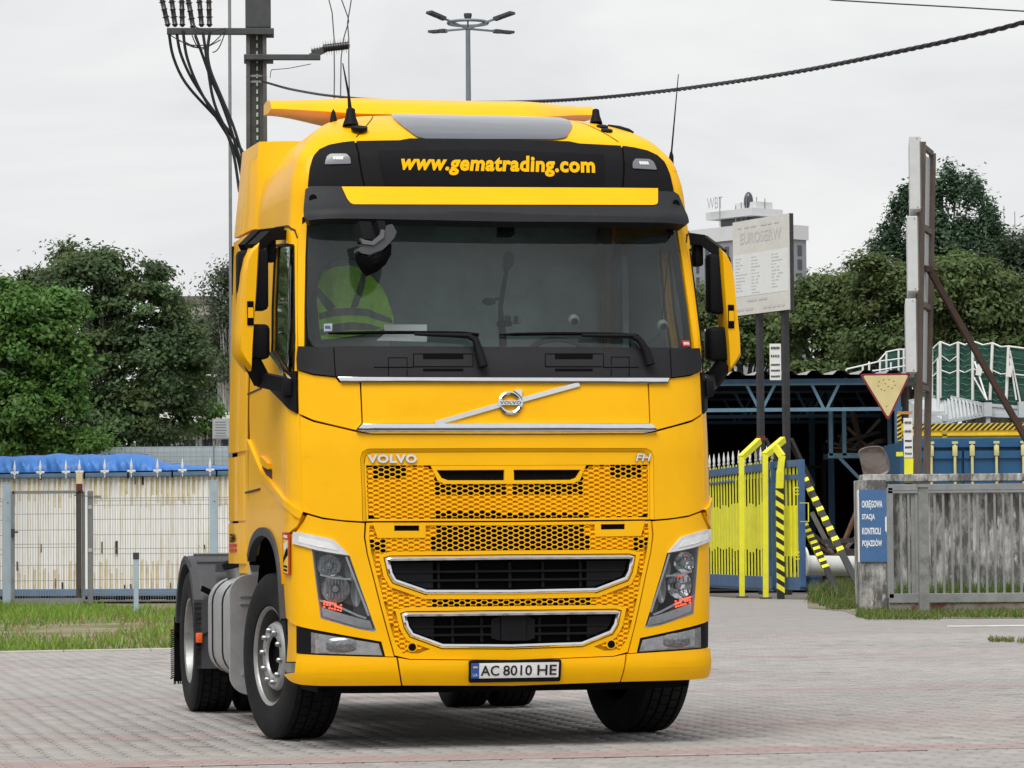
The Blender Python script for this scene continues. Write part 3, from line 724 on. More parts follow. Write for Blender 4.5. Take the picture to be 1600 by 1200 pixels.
# ---------------- corner with lamps
cor = lp((569.5, 817.5), (540, 815.5), (505, 811.5), (480, 804.5), (474.5, 815), (468, 824), (462, 832), (455, 834), (446, 834), (443, 860), (443, 945), (447, 965), (482, 982), (596, 1002.5), (602, 1025.5), (615.5, 1026), (604, 985), (592, 940), (582, 900), (573, 866), (568.5, 840))
hl = lp((487, 857), (520, 863), (546, 867.5), (588.5, 987.5), (560, 983), (501, 966.5))
for s in (1, -1):
    P = cor if s > 0 else mir(cor); H = hl if s > 0 else mir(hl)
    co = panel('lamp_corner', P, YEL, truck, .0, .05, holes=[H], g=.045)
    MQ = lambda L: L if s > 0 else mir(L)
    # housing: bowl-shaped recess
    hb = MB(); H0 = [np.array(p) for p in H]; c0 = np.mean(H0, 0)
    rows = []
    for k, dd in ((1.0, .001), (.95, -.008), (.93, -.020), (.91, -.055)):
        pp = []
        for i in range(len(H0)):
            for t in (0, .33, .66):
                p = H0[i] * (1 - t) + H0[(i + 1) % len(H0)] * t; pp.append(c0 + (p - c0) * k)
        pp = np.array(pp); rows.append(SM(pp[:, 0], pp[:, 1], np.full(len(pp), dd)))
    hb.grid(np.array(rows), 0, True); hb.add(rows[-1], [tuple(range(len(rows[-1])))], 1)
    hlo = hb.build('headlight', [LMG, mat('lamp_recess', (.075, .078, .083), rough=.35, var=.3, vscale=25)], truck, 30, fixn=False)
    def bowl(px, py, rq, rz, depth, name, m, d0=-.014, bulb=True):
        c = np.array(Q(px, py, -.02));
        if s < 0: c[0] *= -1
        mb = MB(); rows = []
        for t in (1, .85, .6, .35, .15):
            k = np.arange(24) * 2 * PI / 24
            rows.append(SM(c[0] + rq * t * np.cos(k), c[1] + rz * t * np.sin(k), np.full(24, d0 - depth * (1 - t * t))))
        mb.grid(np.array(rows), 0, True); mb.add(rows[-1], [tuple(range(24))], 0)
        o = mb.build(name, m, hlo, 60, fixn=False)
        return o
    bowl(514, 884, .070, .064, .045, 'reflector', LMP); bowl(524, 920, .082, .080, .050, 'reflector', LMP)
    bowl(548, 892, .034, .06, .03, 'reflector', LMG, -.016); bowl(556, 925, .030, .085, .03, 'reflector', LMG, -.016)
    b = MB()
    for (x, y, rr_) in ((514, 884, .058), (524, 920, .068)):
        for k in range(-3, 4):
            c = np.array(Q(x, y, -.02)); c[0] *= s; hh2 = math.sqrt(max(0, 1 - (k / 3.6) ** 2)) * rr_
            dq = k * rr_ / 3.6; dd2 = -.014 - .048 * (1 - (abs(k) / 3.6) ** 2) + .006
            skin_line(b, [(c[0] + dq, c[1] - hh2), (c[0] + dq, c[1] - hh2 * .35)], .004, dd2 + .012, .01); skin_line(b, [(c[0] + dq, c[1] + hh2 * .35), (c[0] + dq, c[1] + hh2)], .004, dd2 + .012, .01)
    b.build('reflector_flute', LMG, hlo, None, fixn=False)
    b = MB()
    for (x, y) in ((514, 884), (524, 920)):
        c = np.array(Q(x, y, -.03)); c[0] *= s; b.sphere(SM(c[0], c[1], -.032), .020, 10, 8)
    b.build('bulb', LMG, hlo, 60)
    b = MB(); skin_line(b, MQ([Q(500, 898, -.01), Q(520, 903, -.01), Q(548, 905, -.01)]), .010, -.010, .02); skin_line(b, MQ([Q(499, 938, -.01), Q(520, 944, -.01), Q(560, 962, -.01), Q(572, 966, -.01)]), .012, -.008, .02)
    skin_line(b, MQ([Q(541, 870, -.01), Q(576, 962, -.01)]), .012, -.010, .02)
    skin_mesh(b, MQ(lp((502, 949), (560, 966), (578, 970), (583, 983), (558, 979), (504, 963), d=-.01)), -.012, .02)
    b.build('lamp_trim', mat('lamp_bezel', (.50, .51, .53), rough=.22, metal=.6, var=.15, vscale=30), hlo, 30)
    b = MB()
    for i in range(7):
        for j in range(3):
            c = np.array(Q(507 + i * 4.3 - j * .2, 939.5 + j * 4.3 + i * 1.0, -.01)); c[0] *= s; r = .0056
            if (i * 5 + j * 3) % 7 == 4: continue
            skin_mesh(b, [(c[0] - r, c[1] - r * .7), (c[0] + r, c[1] - r * .8), (c[0] + r * .8, c[1] + r * .8), (c[0] - r * .9, c[1] + r * .7)], -.0055, .003, g=1)
    b.build('turn_signal', LIT, hlo, None, fixn=False)
    ln = MB(); skin_mesh(ln, inset_poly(H, .006), .003, .001, g=.045); ln.build('lamp_lens', GLC, hlo, 60, fixn=False)
    # white daytime running bar over the lamp
    dr = lp((458, 831), (470, 832), (478, 833.5), (509, 840), (521, 843), (534, 855), (546, 868), (520, 864), (497, 860), (475, 854), (457, 849), d=.012)
    do = panel('running_light', MQ(dr), mat('lamp_white', (.62, .63, .65), rough=.22, coat=.6, var=.12, vscale=14), truck, .014, .03, g=.04)
    b = MB(); skin_mesh(b, MQ(lp((466, 838), (505, 846), (517, 849), (528, 860), (500, 855), (466, 847), d=.02)), .017, .003); b.build('light_bar', WHP, do, None, fixn=False)
    # fog lamp
    fb = MQ(lp((464, 977), (483, 984), (598, 1004.5), (604, 1027), (484, 1024), (464, 1020), d=-.01))
    fo = panel('fog_lamp', fb, BLK, truck, -.006, .04, g=.05)
    b = MB(); skin_mesh(b, MQ(lp((486, 988), (592, 1006), (597.5, 1024), (486, 1020.5), d=.0)), -.001, .006); skin_mesh(b, MQ(lp((499, 991), (586, 1005.5), (589, 1022), (499, 1018.5), d=.0)), .0015, .003, mi=1)
    b.build('fog_housing', [LMP, mat('fog_inner', (.40, .41, .43), rough=.25, metal=.6, var=.25, vscale=30)], fo, None, fixn=False)
    c = np.array(Q(533, 1008, .0)); c[0] *= s; b = MB(); rows = []
    for t, dd in ((1, .003), (.8, .010), (.4, .015), (.15, .016)):
        k = np.arange(24) * 2 * PI / 24; rows.append(SM(c[0] + .085 * t * np.clip(np.cos(k) * 1.25, -1, 1), c[1] + .043 * t * np.sin(k), np.full(24, dd)))
    b.grid(np.array(rows), 0, True); b.add(rows[-1], [tuple(range(24))]); b.build('fog_lens', mat('fog_glass', (.20, .205, .215), rough=.15, metal=.4, var=.5, vscale=70, coat=.5), fo, 60, fixn=False)
    # grey end piece + yellow side end of the bumper
    es = MQ(lp((463.5, 976), (463.5, 1019), (461.5, 1034), (444.5, 1034), (447, 1000), (446, 968)))
    panel('bumper_end', es, YEL, truck, -.012, .03)
    es = MQ(lp((462, 1036), (462, 1051), (446, 1051), (444, 1045), (445, 1036)))
    panel('bumper_step', es, SIL, truck, -.004, .03)
# ---------------- bumper and number plate
bp_c = half(('c', 1032.5), (640, 1031), (622, 1028), (624.5, 1045), (629, 1070.5), ('c', 1071), d=.01)
def bd(q, z): return .012 + .006 * math.sin(max(0, min(1, (z - .34) / .2)) * PI)
panel('bumper', bp_c, YEL, truck, bd, .06, g=.03)
bp_s = lp((619, 1027.5), (622, 1045), (626.5, 1070.5), (500, 1071), (470, 1069), (448, 1057), (446, 1053), (462, 1052), (465, 1022), d=.01)
for P in (bp_s, mir(bp_s)): panel('bumper', P, YEL, truck, bd, .06, g=.03)
b = MB(); skin_mesh(b, [(-1.05, .30), (1.05, .30), (1.15, .37), (-1.15, .37)], -.06, .05); b.box((0, .5, .40), (1.9, .5, .16)); b.box((.38, .25, .345), (.5, .3, .05)); b.box((-.42, .25, .34), (.3, .3, .04))
b.build('underrun_skirt', DRK, truck, None)
pq0, pz0 = Q(732.5, 1066.5, .03); pq1, pz1 = Q(877, 1030, .03)
b = MB(); skin_mesh(b, rnd([(pq0, pz0), (pq1, pz0), (pq1, pz1), (pq0, pz1)], .012), .034, .03)
po = b.build('number_plate', BLK, truck, 40, fixn=False)
wq0, wz0 = Q(736.5, 1060.5, .04); wq1, wz1 = Q(873.5, 1034.5, .04); hgt = wz1 - wz0; wd_ = wq1 - wq0
b = MB(); skin_mesh(b, [(wq0, wz0), (wq1, wz0), (wq1, wz1), (wq0, wz1)], .037, .003); b.build('plate_face', WHP, po, None, fixn=False)
b = MB(); skin_mesh(b, [(wq0, wz0), (wq0 + .045, wz0), (wq0 + .045, wz1), (wq0, wz1)], .0385, .003)
skin_mesh(b, [(wq0 + .010, wz0 + hgt * .68), (wq0 + .035, wz0 + hgt * .68), (wq0 + .035, wz0 + hgt * .78), (wq0 + .010, wz0 + hgt * .78)], .0395, .001, mi=1)
skin_text(b, 'UA', wq0 + .008, wz0 + hgt * .14, .028, .0395, mi=2)
b.build('plate_band', [mat('plate_blue', (.02, .09, .38), rough=.4), mat('plate_yellow', (.8, .55, .03), rough=.4), WHP], po, None, fixn=False)
b = MB(); x = wq0 + .053; Wt = wq1 - .012 - x; INK = mat('plate_ink', (.008, .008, .015), rough=.4)
for s_, a_, b3 in (('AC', 0.0, .245), ('8010', .295, .675), ('HE', .745, 1.0)):
    skin_text(b, s_, x + Wt * a_, wz0 + hgt * .17, Wt * (b3 - a_), .0392, height=hgt * .66, bold=.014)
b.build('plate_number', INK, po, None, fixn=False)
# ================================================================== TRUCK: sides, mirrors, wheels, chassis, cab interior
def SPt(px, py, xl=-1.26):
    return PX(px, py, xl)
# ---------------- door, side wall, fender
win = lp((459.5, 384), (459.5, 592), (450, 582), (437, 566), (425, 549), (426, 480), (429.5, 400), (431, 384))
doorL = lp((466.5, 362), (464.5, 400), (464, 480), (465, 541), (463, 560), (464, 577), (465, 646), (468.3, 651), (470.5, 720), (472.5, 800), (460, 796), (450, 786), (412, 741), (395, 701), (391, 690), (391, 600), (392, 480), (396, 395), (400, 375), (430, 360))
fend = lp((474, 806), (466, 802), (450, 791), (412, 746), (395, 706), (391, 698), (391, 862), (394, 868), (398, 848), (406, 834), (416, 829), (426, 834), (434, 850), (439, 874), (442, 905), (443.5, 945), (444, 832), (455, 832), (466, 822))
wallL = lp((389, 378), (386, 480), (385, 600), (385, 688), (392, 690), (391, 600), (392, 480), (396, 395), (400, 373), (430, 358), (467, 360), (470, 330), (472, 300), (478, 262), (480, 240))
z_top = 3.45
QH = max(abs(p[0]) for p in hd_l) - .06
for s in (1, -1):
    MQ = (lambda L: L) if s > 0 else mir
    dr = panel('door', MQ(doorL), YEL, truck, .002, .035, holes=[MQ(win)], g=.08)
    panel('door_window', MQ(win), GLD, dr, -.012, .001, g=.1, smooth=60)
    panel('door_trim', MQ(doorL), mat('trim_pale', (.30, .36, .36), rough=.8), dr, -.05, .01, holes=[MQ(win)], g=.1)
    b = MB(); wl = MQ(win); skin_line(b, wl + [wl[0]], .016, .006, .012); b.build('window_seal', BLK, dr, None, fixn=False)
    b = MB(); skin_line(b, MQ(lp((424, 552), (437, 569), (456, 593))), .022, .010, .014); b.build('window_sill', CHR, dr, None, fixn=False)
    b = MB(); hq = MQ(lp((412, 712), (417, 716), (424, 724), (424, 733), (417, 729), (412, 722)));
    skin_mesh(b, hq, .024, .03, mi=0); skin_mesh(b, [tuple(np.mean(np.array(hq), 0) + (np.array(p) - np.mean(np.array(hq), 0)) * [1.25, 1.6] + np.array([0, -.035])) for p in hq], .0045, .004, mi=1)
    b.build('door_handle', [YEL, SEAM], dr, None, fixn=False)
    b = MB(); skin_line(b, MQ(lp((388, 616), (410, 606))), .010, .006, .008); b.build('door_seam', SEAM, dr, None, fixn=False)
    fe = panel('fender', MQ(fend), YEL, truck, .012, .05, g=.07)
    # lit crease above the fender
    b = MB(); skin_line(b, MQ(lp((391, 692), (396, 703), (413, 744), (431, 764), (451, 788), (466, 801), (474, 805.5))), .045, .022, .02); b.build('fender_crease', YEL, fe, 50, fixn=False)
    b = MB(); skin_line(b, MQ(lp((387, 770), (410, 764))), .012, .018, .008); b.build('step_seam', SEAM, fe, None, fixn=False)
    ar = MQ(lp((393, 872), (398, 848), (406, 834), (416, 829), (426, 834), (434, 850), (439, 874), (442, 905), (444.5, 948), (446, 968)))
    for _k in range(2):
        n2 = [ar[0]]
        for a_, c_ in zip(ar[:-1], ar[1:]): n2 += [tuple(.75 * np.array(a_) + .25 * np.array(c_)), tuple(.25 * np.array(a_) + .75 * np.array(c_))]
        ar = n2 + [ar[-1]]
    b = MB(); skin_line(b, ar, .05, .028, .05); b.build('arch_trim', GRY, fe, 50, fixn=False)
    # warning sticker
    if s > 0:
        stq = MQ(lp((446, 832), (456, 834), (456, 899), (446, 896)))
        b = MB(); skin_mesh(b, stq, .0145, .002, mi=0)
        skin_mesh(b, [bilerp(stq, *uv) for uv in ((.12, .16), (.88, .16), (.88, .965), (.12, .965))], .0155, .001, mi=1)
        skin_mesh(b, [bilerp(stq, *uv) for uv in ((.15, .62), (.8, .33), (.86, .40), (.86, .52), (.15, .74))], .0165, .001, mi=2)
        skin_mesh(b, [bilerp(stq, *uv) for uv in ((.2, .26), (.75, .2), (.75, .36), (.3, .44))], .017, .001, mi=3)
        for v in (.78, .87): skin_mesh(b, [bilerp(stq, *uv) for uv in ((.2, v), (.8, v), (.8, v + .05), (.2, v + .05))], .0165, .001, mi=2)
        skin_mesh(b, [bilerp(stq, *uv) for uv in ((.2, .045), (.8, .045), (.8, .115), (.2, .115))], .0165, .001, mi=3)
        b.build('warning_sticker', [RED, mat('sticker_yellow', (.8, .55, .05), rough=.5), DRK, WHP], fe, None, fixn=False)
    # upper side wall, up to the roof shell
    zt = np.linspace(2.95, 3.44, 12); rows = []
    for z in zt:
        a = float(np.interp(z, _zz, _av)); q1 = LEND + YB - a - float(np.interp(z, _zz, _dv))
        q0 = abs(Q(472, 350)[0]) if z < 3.10 else QH
        qs = np.linspace(q0, q1, 24) * (-s); rows.append(SM(qs, np.full(24, z), .001))
    b = MB(); b.grid(rows)
    rows = []
    for z in np.linspace(1.0, 2.96, 20):
        rows.append([(-s * float(np.interp(z, _zz, _wv)), y, z) for y in np.linspace(1.86, YB, 5)])
    b.grid(rows); b.build('cab_side', YEL, truck, 40)
    b = MB(); skin_line(b, MQ([Q(392, 372), Q(400, 369.5), Q(432, 356), Q(452, 354), Q(461, 360), Q(465, 372)]), .012, .005, .006)
    b.build('door_gap', SEAM, truck, None, fixn=False)
    # black triangle and mirror bracket base
    tri = lp((420, 604), (440, 601), (456.5, 603), (457.5, 581), (464.5, 580), (465.5, 646.5), (455, 640), (445, 629))
    panel('mirror_bracket', MQ(tri), BLK, truck, .014, .02)
    # ---- side fairing behind the cab
    M = np.array([-1.0 * s * -1, 1, 1]) if False else np.array([s, 1.0, 1.0])
    def fx(z): return np.interp(z, [1.0, 1.8, 3.1, 3.8], [-1.268, -1.268, -1.235, -1.165])
    zz = [0.98, 1.02, 1.75, 1.80, 2.6, 3.12, 3.14, 3.45, 3.70]
    def fairing(z0, z1, y0, y1, nz=8, drop=0.0):
        b = MB(); rows = []
        for z in np.linspace(z0, z1, nz):
            x = float(fx(z)); wv = -float(np.interp(min(z, 3.80), _zz, _wv)); xin = max(wv, x + .012)
            rows.append(np.array([(xin, y0 - .03, z), ((xin + x) / 2, y0 - .005, z), (x - .002, y0 + .05, z), (x - .012, (y0 + y1) / 2, z), (x - .012, y1 - .03, z + drop), (x + .0, y1, z + drop), (x + .03, y1 + .005, z + drop)]) * M)
        b.grid(rows)
        b.add([rows[-1][k] for k in range(7)], [tuple(range(7))]); b.add([rows[0][k] for k in range(7)], [tuple(range(7))])
        return b
    fairing(3.145, 3.70, 1.86, 2.62, 8, .01).build('side_fairing', YEL, truck, 35)
    b = MB(); b.box((s * -1.15, 2.33, 2.05), (.10, .60, 2.0)); b.box((s * -1.19, 2.60, 2.08), (.13, .05, 2.04)); b.box((s * -1.19, 2.05, 2.08), (.13, .05, 2.04)); b.build('fairing_frame', DRK, truck, None)
    f1 = fairing(1.765, 3.125, 1.90, 2.64, 14).build('side_fairing', YEL, truck, 35)
    f2 = fairing(1.33, 1.735, 1.98, 2.66, 6).build('side_skirt', YEL, truck, 35)
    f3 = fairing(1.06, 1.315, 1.98, 2.67, 5).build('side_skirt', YEL, truck, 35)
    b = MB()
    for (z0, z1, mi) in ((1.135, 1.155, 1), (1.165, 1.185, 1), (1.195, 1.26, 0)):
        if mi == 1: b.box((s * (-1.283), 2.42, (z0 + z1) / 2), (.004, .30, z1 - z0), mi=1)
    ux = (0, -1, 0) if s > 0 else (0, 1, 0)
    text_on(b, 'MUDGUARD' if False else 'GEMA', (s * -1.283, 2.56 if s > 0 else 2.28, 1.195), ux, (0, 0, 1), width=.28, height=.055, bold=.03, mi=0)
    b.build('lettering', [DRK, RED], f3, None)
    # ---- mirrors (on the truck's right side measured, mirrored to the left)
    sh = [w2t(np.zeros(3)) * 0 + PL(px, py, .45) for px, py in ((1124, 387), (1134, 396), (1141, 409), (1146, 432), (1151, 480), (1156, 525), (1157.5, 556), (1148, 571), (1139, 582), (1137, 550), (1135, 525), (1130, 470), (1126.5, 425))]
    b = MB(); A = np.array(sh) * np.array([-s, 1, 1])
    c = A.mean(0); n = len(A)
    fr_ = A + np.array([0, .0, 0]); ctr = c + (A - c) * [.80, 1, .93] + np.array([0, -.03, 0]); bk_ = A + np.array([-s * .015, .15, 0]); bk2 = c + (A - c) * [.9, 1, .96] + np.array([-s * .01, .20, 0])
    b.grid(np.array([ctr, fr_, bk_, bk2]), 0, True); b.add(ctr, [tuple(range(n))]); b.add(bk2, [tuple(range(n))])
    mo = b.build('mirror', YEL, truck, 40)
    b = MB(); p0, p1 = PL(1137.5, 476, .415) * [-s, 1, 1], PL(1147.5, 513, .415) * [-s, 1, 1]
    b.box(((p0[0] + p1[0]) / 2, .428, (p0[2] + p1[2]) / 2), (abs(p1[0] - p0[0]), .03, abs(p1[2] - p0[2])), bev=.004)
    b.box(((p0[0] + p1[0]) / 2 - s * -.0, .412, (p0[2] + p1[2]) / 2 + .003), (abs(p1[0] - p0[0]) * .8, .01, .06), mi=1)
    b.build('mirror_slot', [DRK, YEL], mo, None)
    for (x0, y0, x1, y1, dp) in ((1107, 396, 1133, 490, .13), (1106, 511, 1139, 564, .12)):
        q0, q1 = PL(x0, y1, .50) * [-s, 1, 1], PL(x1, y0, .50) * [-s, 1, 1]
        b = MB(); b.box(((q0[0] + q1[0]) / 2, .53, (q0[2] + q1[2]) / 2), (abs(q1[0] - q0[0]), dp, abs(q1[2] - q0[2])), bev=.028)
        b.box((-s * 1.435, .62, (q0[2] + q1[2]) / 2), (.135, dp, abs(q1[2] - q0[2]) * .98), bev=.028)
        h = b.build('mirror_housing', BLK, mo, 45)
        b = MB(); b.box(((q0[0] + q1[0]) / 2, .532 + dp / 2, (q0[2] + q1[2]) / 2), (abs(q1[0] - q0[0]) * .92, .012, abs(q1[2] - q0[2]) * .92), bev=.005); b.build('mirror_glass', CHR, h, 40)
    pv = SM(*Q(455, 378, .03), .03); pv[0] = -abs(pv[0]) if s > 0 else abs(pv[0])
    tpS = lambda px, py, yl: PL(px, py, yl) * [-s, 1, 1]
    b = MB(); a1 = tpS(1078, 374, .62); b.bar(a1 + [s * .06, 0, -.0], tpS(1102, 377, .56), .07, .055); b.bar(tpS(1100, 376, .56), tpS(1126, 396, .50), .075, .06); b.bar(tpS(1124, 394, .5), tpS(1128, 470, .5), .05, .05)
    b.box(a1 + [s * -.045, 0, -.08], (.055, .10, .17), bev=.015)
    b.bar(a1 + [s * .06, .08, .03], tpS(1100, 374, .70), .05, .05); b.bar(tpS(1099, 373, .70), tpS(1130, 396, .62), .055, .05)
    b.build('mirror_arm', BLK, truck, 30)
    b = MB(); p0 = tpS(1133, 566, .50); p1 = tpS(1112, 598, .55); p2 = SM(*Q(450, 602, .0), .0) * [1, 1, 1]; p2[0] = -s * abs(p2[0])
    b.bar(p0, p1, .06, .09); b.bar(p1 + [0, 0, .01], p2, .07, .085); b.box(p2 + [-s * .015, 0, -.015], (.05, .16, .10), bev=.01)
    b.build('mirror_arm', BLK, truck, 30)
# ---------------- roof: wing, aerials, discs
wing = MB(); rows = []
xs = np.linspace(-1.06, 1.06, 41)
for x in xs:
    t = abs(x) / 1.06; e = max(0, (t - .45) / .55); se = e * e * (3 - 2 * e)
    ztop = 3.995 + .018 * t * t; zbot = 3.845 + .085 * se
    yf = 1.66 + .50 * se; yr = 2.50
    rows.append([(x, yr, zbot + .01), (x, yf + .18, zbot), (x, yf, zbot + .012), (x, yf + .08 * (1 - .6 * se), ztop * .55 + zbot * .45), (x, yf + .30 - .20 * se, ztop - .004), (x, yr - .08, ztop + .004), (x, yr, ztop - .012)])
wing.grid(rows); 
for r in (rows[0], rows[-1]): wing.add(r, [tuple(range(7))])
wing.build('roof_wing', YEL, truck, 50)
def roofpt(px, py):
    q, z = Q(px, py); return SM(q, z, 0.0)
for (px, py, whip) in ((548, 198, True), (932, 190, False)):
    p = roofpt(px, py); b = MB()
    kk = 1.0 if whip else .8
    b.lathe([(0, .050 * kk), (.02 * kk, .045 * kk), (.06 * kk, .032 * kk), (.11 * kk, .026 * kk), (.115 * kk, .018 * kk), (.115 * kk, 0)], p, (0.05, .25, 1), 16)
    if whip: b.lathe([(0, .05), (.02, .05), (.025, 0)], p + [.035, -.09, -.03], (0, -.3, 1), 16)
    if whip:
        b.lathe([(0, .03), (.05, .022), (.10, .012), (.12, 0)], p + [-.06, .25, .02], (0, .1, 1), 12)
        top = PL(535.5, 99, p[1] + .10); b.tube([p + [0, .02, .10], p + [-.005, .04, .20], top], [.014, .008, .0035], 6)
    b.build('roof_aerial', BLK, truck, 40)
b = MB()
for (px, py) in ((941, 199), (948, 205)):
    p = roofpt(px, py); b.lathe([(0, .036), (.010, .036), (.013, .026), (.013, 0)], p, (0, -.35, 1), 18)
b.build('roof_disc', BLK, truck, 40)
b = MB(); pts = [roofpt(958, 189) + [.0, .10, .01], PL(975, 190, 1.6) , PL(998, 198, 1.5)]; b.tube([roofpt(950, 190.5), roofpt(968, 192), roofpt(984, 195.5), roofpt(998, 201)], [.010, .018, .018, .010], 8); b.build('roof_rail', BLK, truck, 50)
b = MB(); p0 = PL(1049, 252, .75); b.lathe([(-.02, .014), (.03, .014), (.06, .006), (.06, 0)], p0, (0, 0, 1), 10); b.tube([p0 + [0, 0, .04], PL(1060, 116, .9)], [.006, .0028], 6); b.build('whip_aerial', BLK, truck, 40)
# ---------------- kerb view mirror under the visor
b = MB()
def KM(px, py, y): return PL(px, py, y)
b.bar(KM(566, 350, .16), KM(572, 378, .12), .08, .07); b.bar(KM(592, 348, .16), KM(598, 372, .12), .05, .05)
b.build('kerb_mirror_arm', BLK, truck, 30)
b = MB(); a0, a1 = KM(563, 390, .06), KM(617, 358, .06)
pts = [KM(560, 392, .06), KM(566, 396, .06), KM(577, 398, .06), KM(598, 390, .06), KM(616, 372, .06), KM(620, 362, .06), KM(613, 350, .06), KM(607, 351, .06), KM(598, 372, .06), KM(580, 383, .06), KM(561, 387, .06)]
b.prism(pts, (0, 0, 0), (0, .16, 0)); ko = b.build('kerb_mirror', mat('mirror_grey', (.075, .078, .085), rough=.5, var=.1, bump=.04, bscale=250), truck, 30)
b = MB(); pts = [KM(x, y, .09) for x, y in ((559, 397), (577, 401), (600, 392), (612, 380), (611, 398), (603, 413), (590, 424), (577, 430), (568, 420), (561, 407))]
c = np.mean(pts, 0); b.grid(np.array([[c + (p - c) * k + [0, yy, 0] for p in pts] for k, yy in ((.3, -.045), (.75, -.03), (1.0, 0), (1.0, .10))]), 0, True); b.add([c + (p - c) * .3 + [0, -.045, 0] for p in pts], [tuple(range(10))]); b.build('mirror_housing', DRK, ko, 60)
b = MB(); pts = [KM(x, y, .05) for x, y in ((563, 372), (571, 375), (582, 377), (595, 366), (597, 358), (601, 360), (600, 371), (584, 383), (567, 381))]
b.prism(pts, (0, 0, 0), (0, .05, 0)); b.build('mirror_clamp', mat('clamp_grey', (.14, .14, .15), rough=.4), ko, 30)
# ---------------- wheels
def tyre_prof(w, R, rr=.292):
    h = w / 2; L = [(-h * .72, rr), (-h * .93, rr + .018), (-h * 1.0, rr + .065), (-h * 1.01, rr + .115), (-h * .975, R - .045), (-h * .90, R - .018), (-h * .83, R - .004)]
    g = [-.72 * h, -.40 * h, -.0, .40 * h, .72 * h]; M = []
    for k in (-.52, -.18, .18, .52):
        c = k * h * 1.12; M += [(c - .008, R + .001), (c - .006, R - .013), (c + .006, R - .013), (c + .008, R + .001)]
    return L + M + [(-a, r) for a, r in reversed(L)]
def make_wheel(front):
    w = empty('wheel'); w.parent = truck
    wd = .335 if front else .30
    b = MB(); R = .503
    def tyre(off):
        b.lathe([(a + off, r) for a, r in tyre_prof(wd, R)], (0, 0, 0), (1, 0, 0), 72)
        for k in (-.335, 0, .335):
            for j in range(46):
                a = 2 * PI * (j + (.5 if k == 0 else 0)) / 46; r = np.array([0, -math.sin(a), math.cos(a)]); t = np.array([0, -math.cos(a), -math.sin(a)])
                c = np.array([off + k * wd * .56, 0, 0]) + r * (R - .001); b.bar(c - t * .003 - np.array([wd * .07, 0, 0]), c + t * .003 + np.array([wd * .07, 0, 0]), .006, .007, up=r, mi=1)
    if front: tyre(0)
    else: tyre(0); tyre(-.335)
    o = b.build('tyre', [RUB, DRK], w, 35)
    b = MB(); h = wd / 2
    if front:
        b.lathe([(h * .80, .300), (h * .86, .306), (h * .90, .300), (h * .84, .285), (h * .78, .281)], (0, 0, 0), (1, 0, 0), 48); b.lathe([(h * .78, .281), (.03, .268), (.018, .255), (.012, .235)], (0, 0, 0), (1, 0, 0), 48, mi=1)
        b.lathe([(.012, .236), (.045, .226), (.104, .209)], (0, 0, 0), (1, 0, 0), 48, mi=1); b.lathe([(.104, .209), (.105, .208), (.125, .198), (.130, .188), (.130, .128), (.122, .120), (.06, .112), (.05, .10), (.05, 0)], (0, 0, 0), (1, 0, 0), 48, mi=2)
    else:
        b.lathe([(h * .80, .300), (h * .86, .306), (h * .90, .300), (h * .84, .285), (h * .60, .277), (-.06, .262), (-.10, .245), (-.115, .20), (-.115, .15), (-.02, .14), (.02, .12), (.03, 0)], (0, 0, 0), (1, 0, 0), 48)
    rim = b.build('rim', [STL, mat('rim_dirt_shade', (.085, .08, .075), rough=.6, metal=.3, var=.2, vscale=15), mat('hub_steel', (.40, .405, .41), rough=.42, metal=.55, var=.12, vscale=16, var2=((.16, .15, .14), 12, .52, .8, .5))], w, 40)  # the dish material has the recess shade put into its colour, besides dirt
    b = MB()
    for k in range(10):
        a = 2 * PI * (k + .3) / 10; r = .158 if front else .168; xo = .128 if front else -.115
        c = np.array([xo, -math.sin(a) * r, math.cos(a) * r]); b.lathe([(0, .023), (.005, .023), (.006, .018), (.024, .016), (.032, .009), (.032, 0)], c, (1, 0, 0), 8)
    if front: b.lathe([(.118, .112), (.090, .110), (.088, .06), (.096, .05), (.096, 0)], (0, 0, 0), (1, 0, 0), 20, mi=1)
    else: b.lathe([(.05, .095), (.075, .09), (.085, .06), (.085, 0)], (0, 0, 0), (1, 0, 0), 20)
    b.build('hub', [SIL if front else STL, DRK], w, 35)
    return w
STEER = math.radians(10.5)
for s in (1, -1):
    wf = make_wheel(True); wf.location = (-s * 1.075 + .012, 1.37, .503); wf.rotation_euler = (0, 0, (PI if s > 0 else 0) + STEER); tag(wf)
    wr = make_wheel(False); wr.location = (-s * 1.095, 5.08, .503); wr.rotation_euler = (0, 0, PI if s > 0 else 0)
# ---------------- chassis
b = MB()
for s in (-1, 1): b.box((s * .43, 4.1, .82), (.10, 4.6, .27))
b.box((0, 5.08, .52), (1.2, .22, .22)); b.box((0, 1.37, .42), (1.7, .18, .14)); b.box((0, 1.0, .75), (.9, 1.3, .5)); b.box((0, 2.4, .75), (.8, .5, .5)); b.box((0, 4.9, 1.02), (.95, 1.0, .08)); b.box((0, 6.2, .75), (1.6, .1, .2))
b.box((0, 1.9, 1.15), (2.2, .06, .5)); b.box((0, .75, .95), (2.25, .05, .9)); b.box((0, 1.4, 1.32), (2.3, 1.3, .04))
b.box((0, 1.15, .44), (1.35, 1.7, .22)); b.box((0, 3.2, .55), (.9, 2.6, .36)); b.box((0, .58, .36), (2.2, .75, .07)); b.box((0, 2.35, .40), (1.9, .7, .12)); b.box((0, 4.2, .50), (.9, .8, .3)); b.build('chassis_and_shade_boxes', DRK, truck, None)  # lower boxes added to block light and darken the ground underneath
for s in (-1, 1): b = MB(); b.grid([[(s * x, 1.37 - math.sin(a) * .64, .56 + math.cos(a) * .70) for x in (1.20, .55)] for a in np.linspace(-1.75, 1.45, 20)]); b.box((s * .56, 1.37, .95), (.02, 1.3, .6)); b.build('arch_liner', DRK, truck, None)
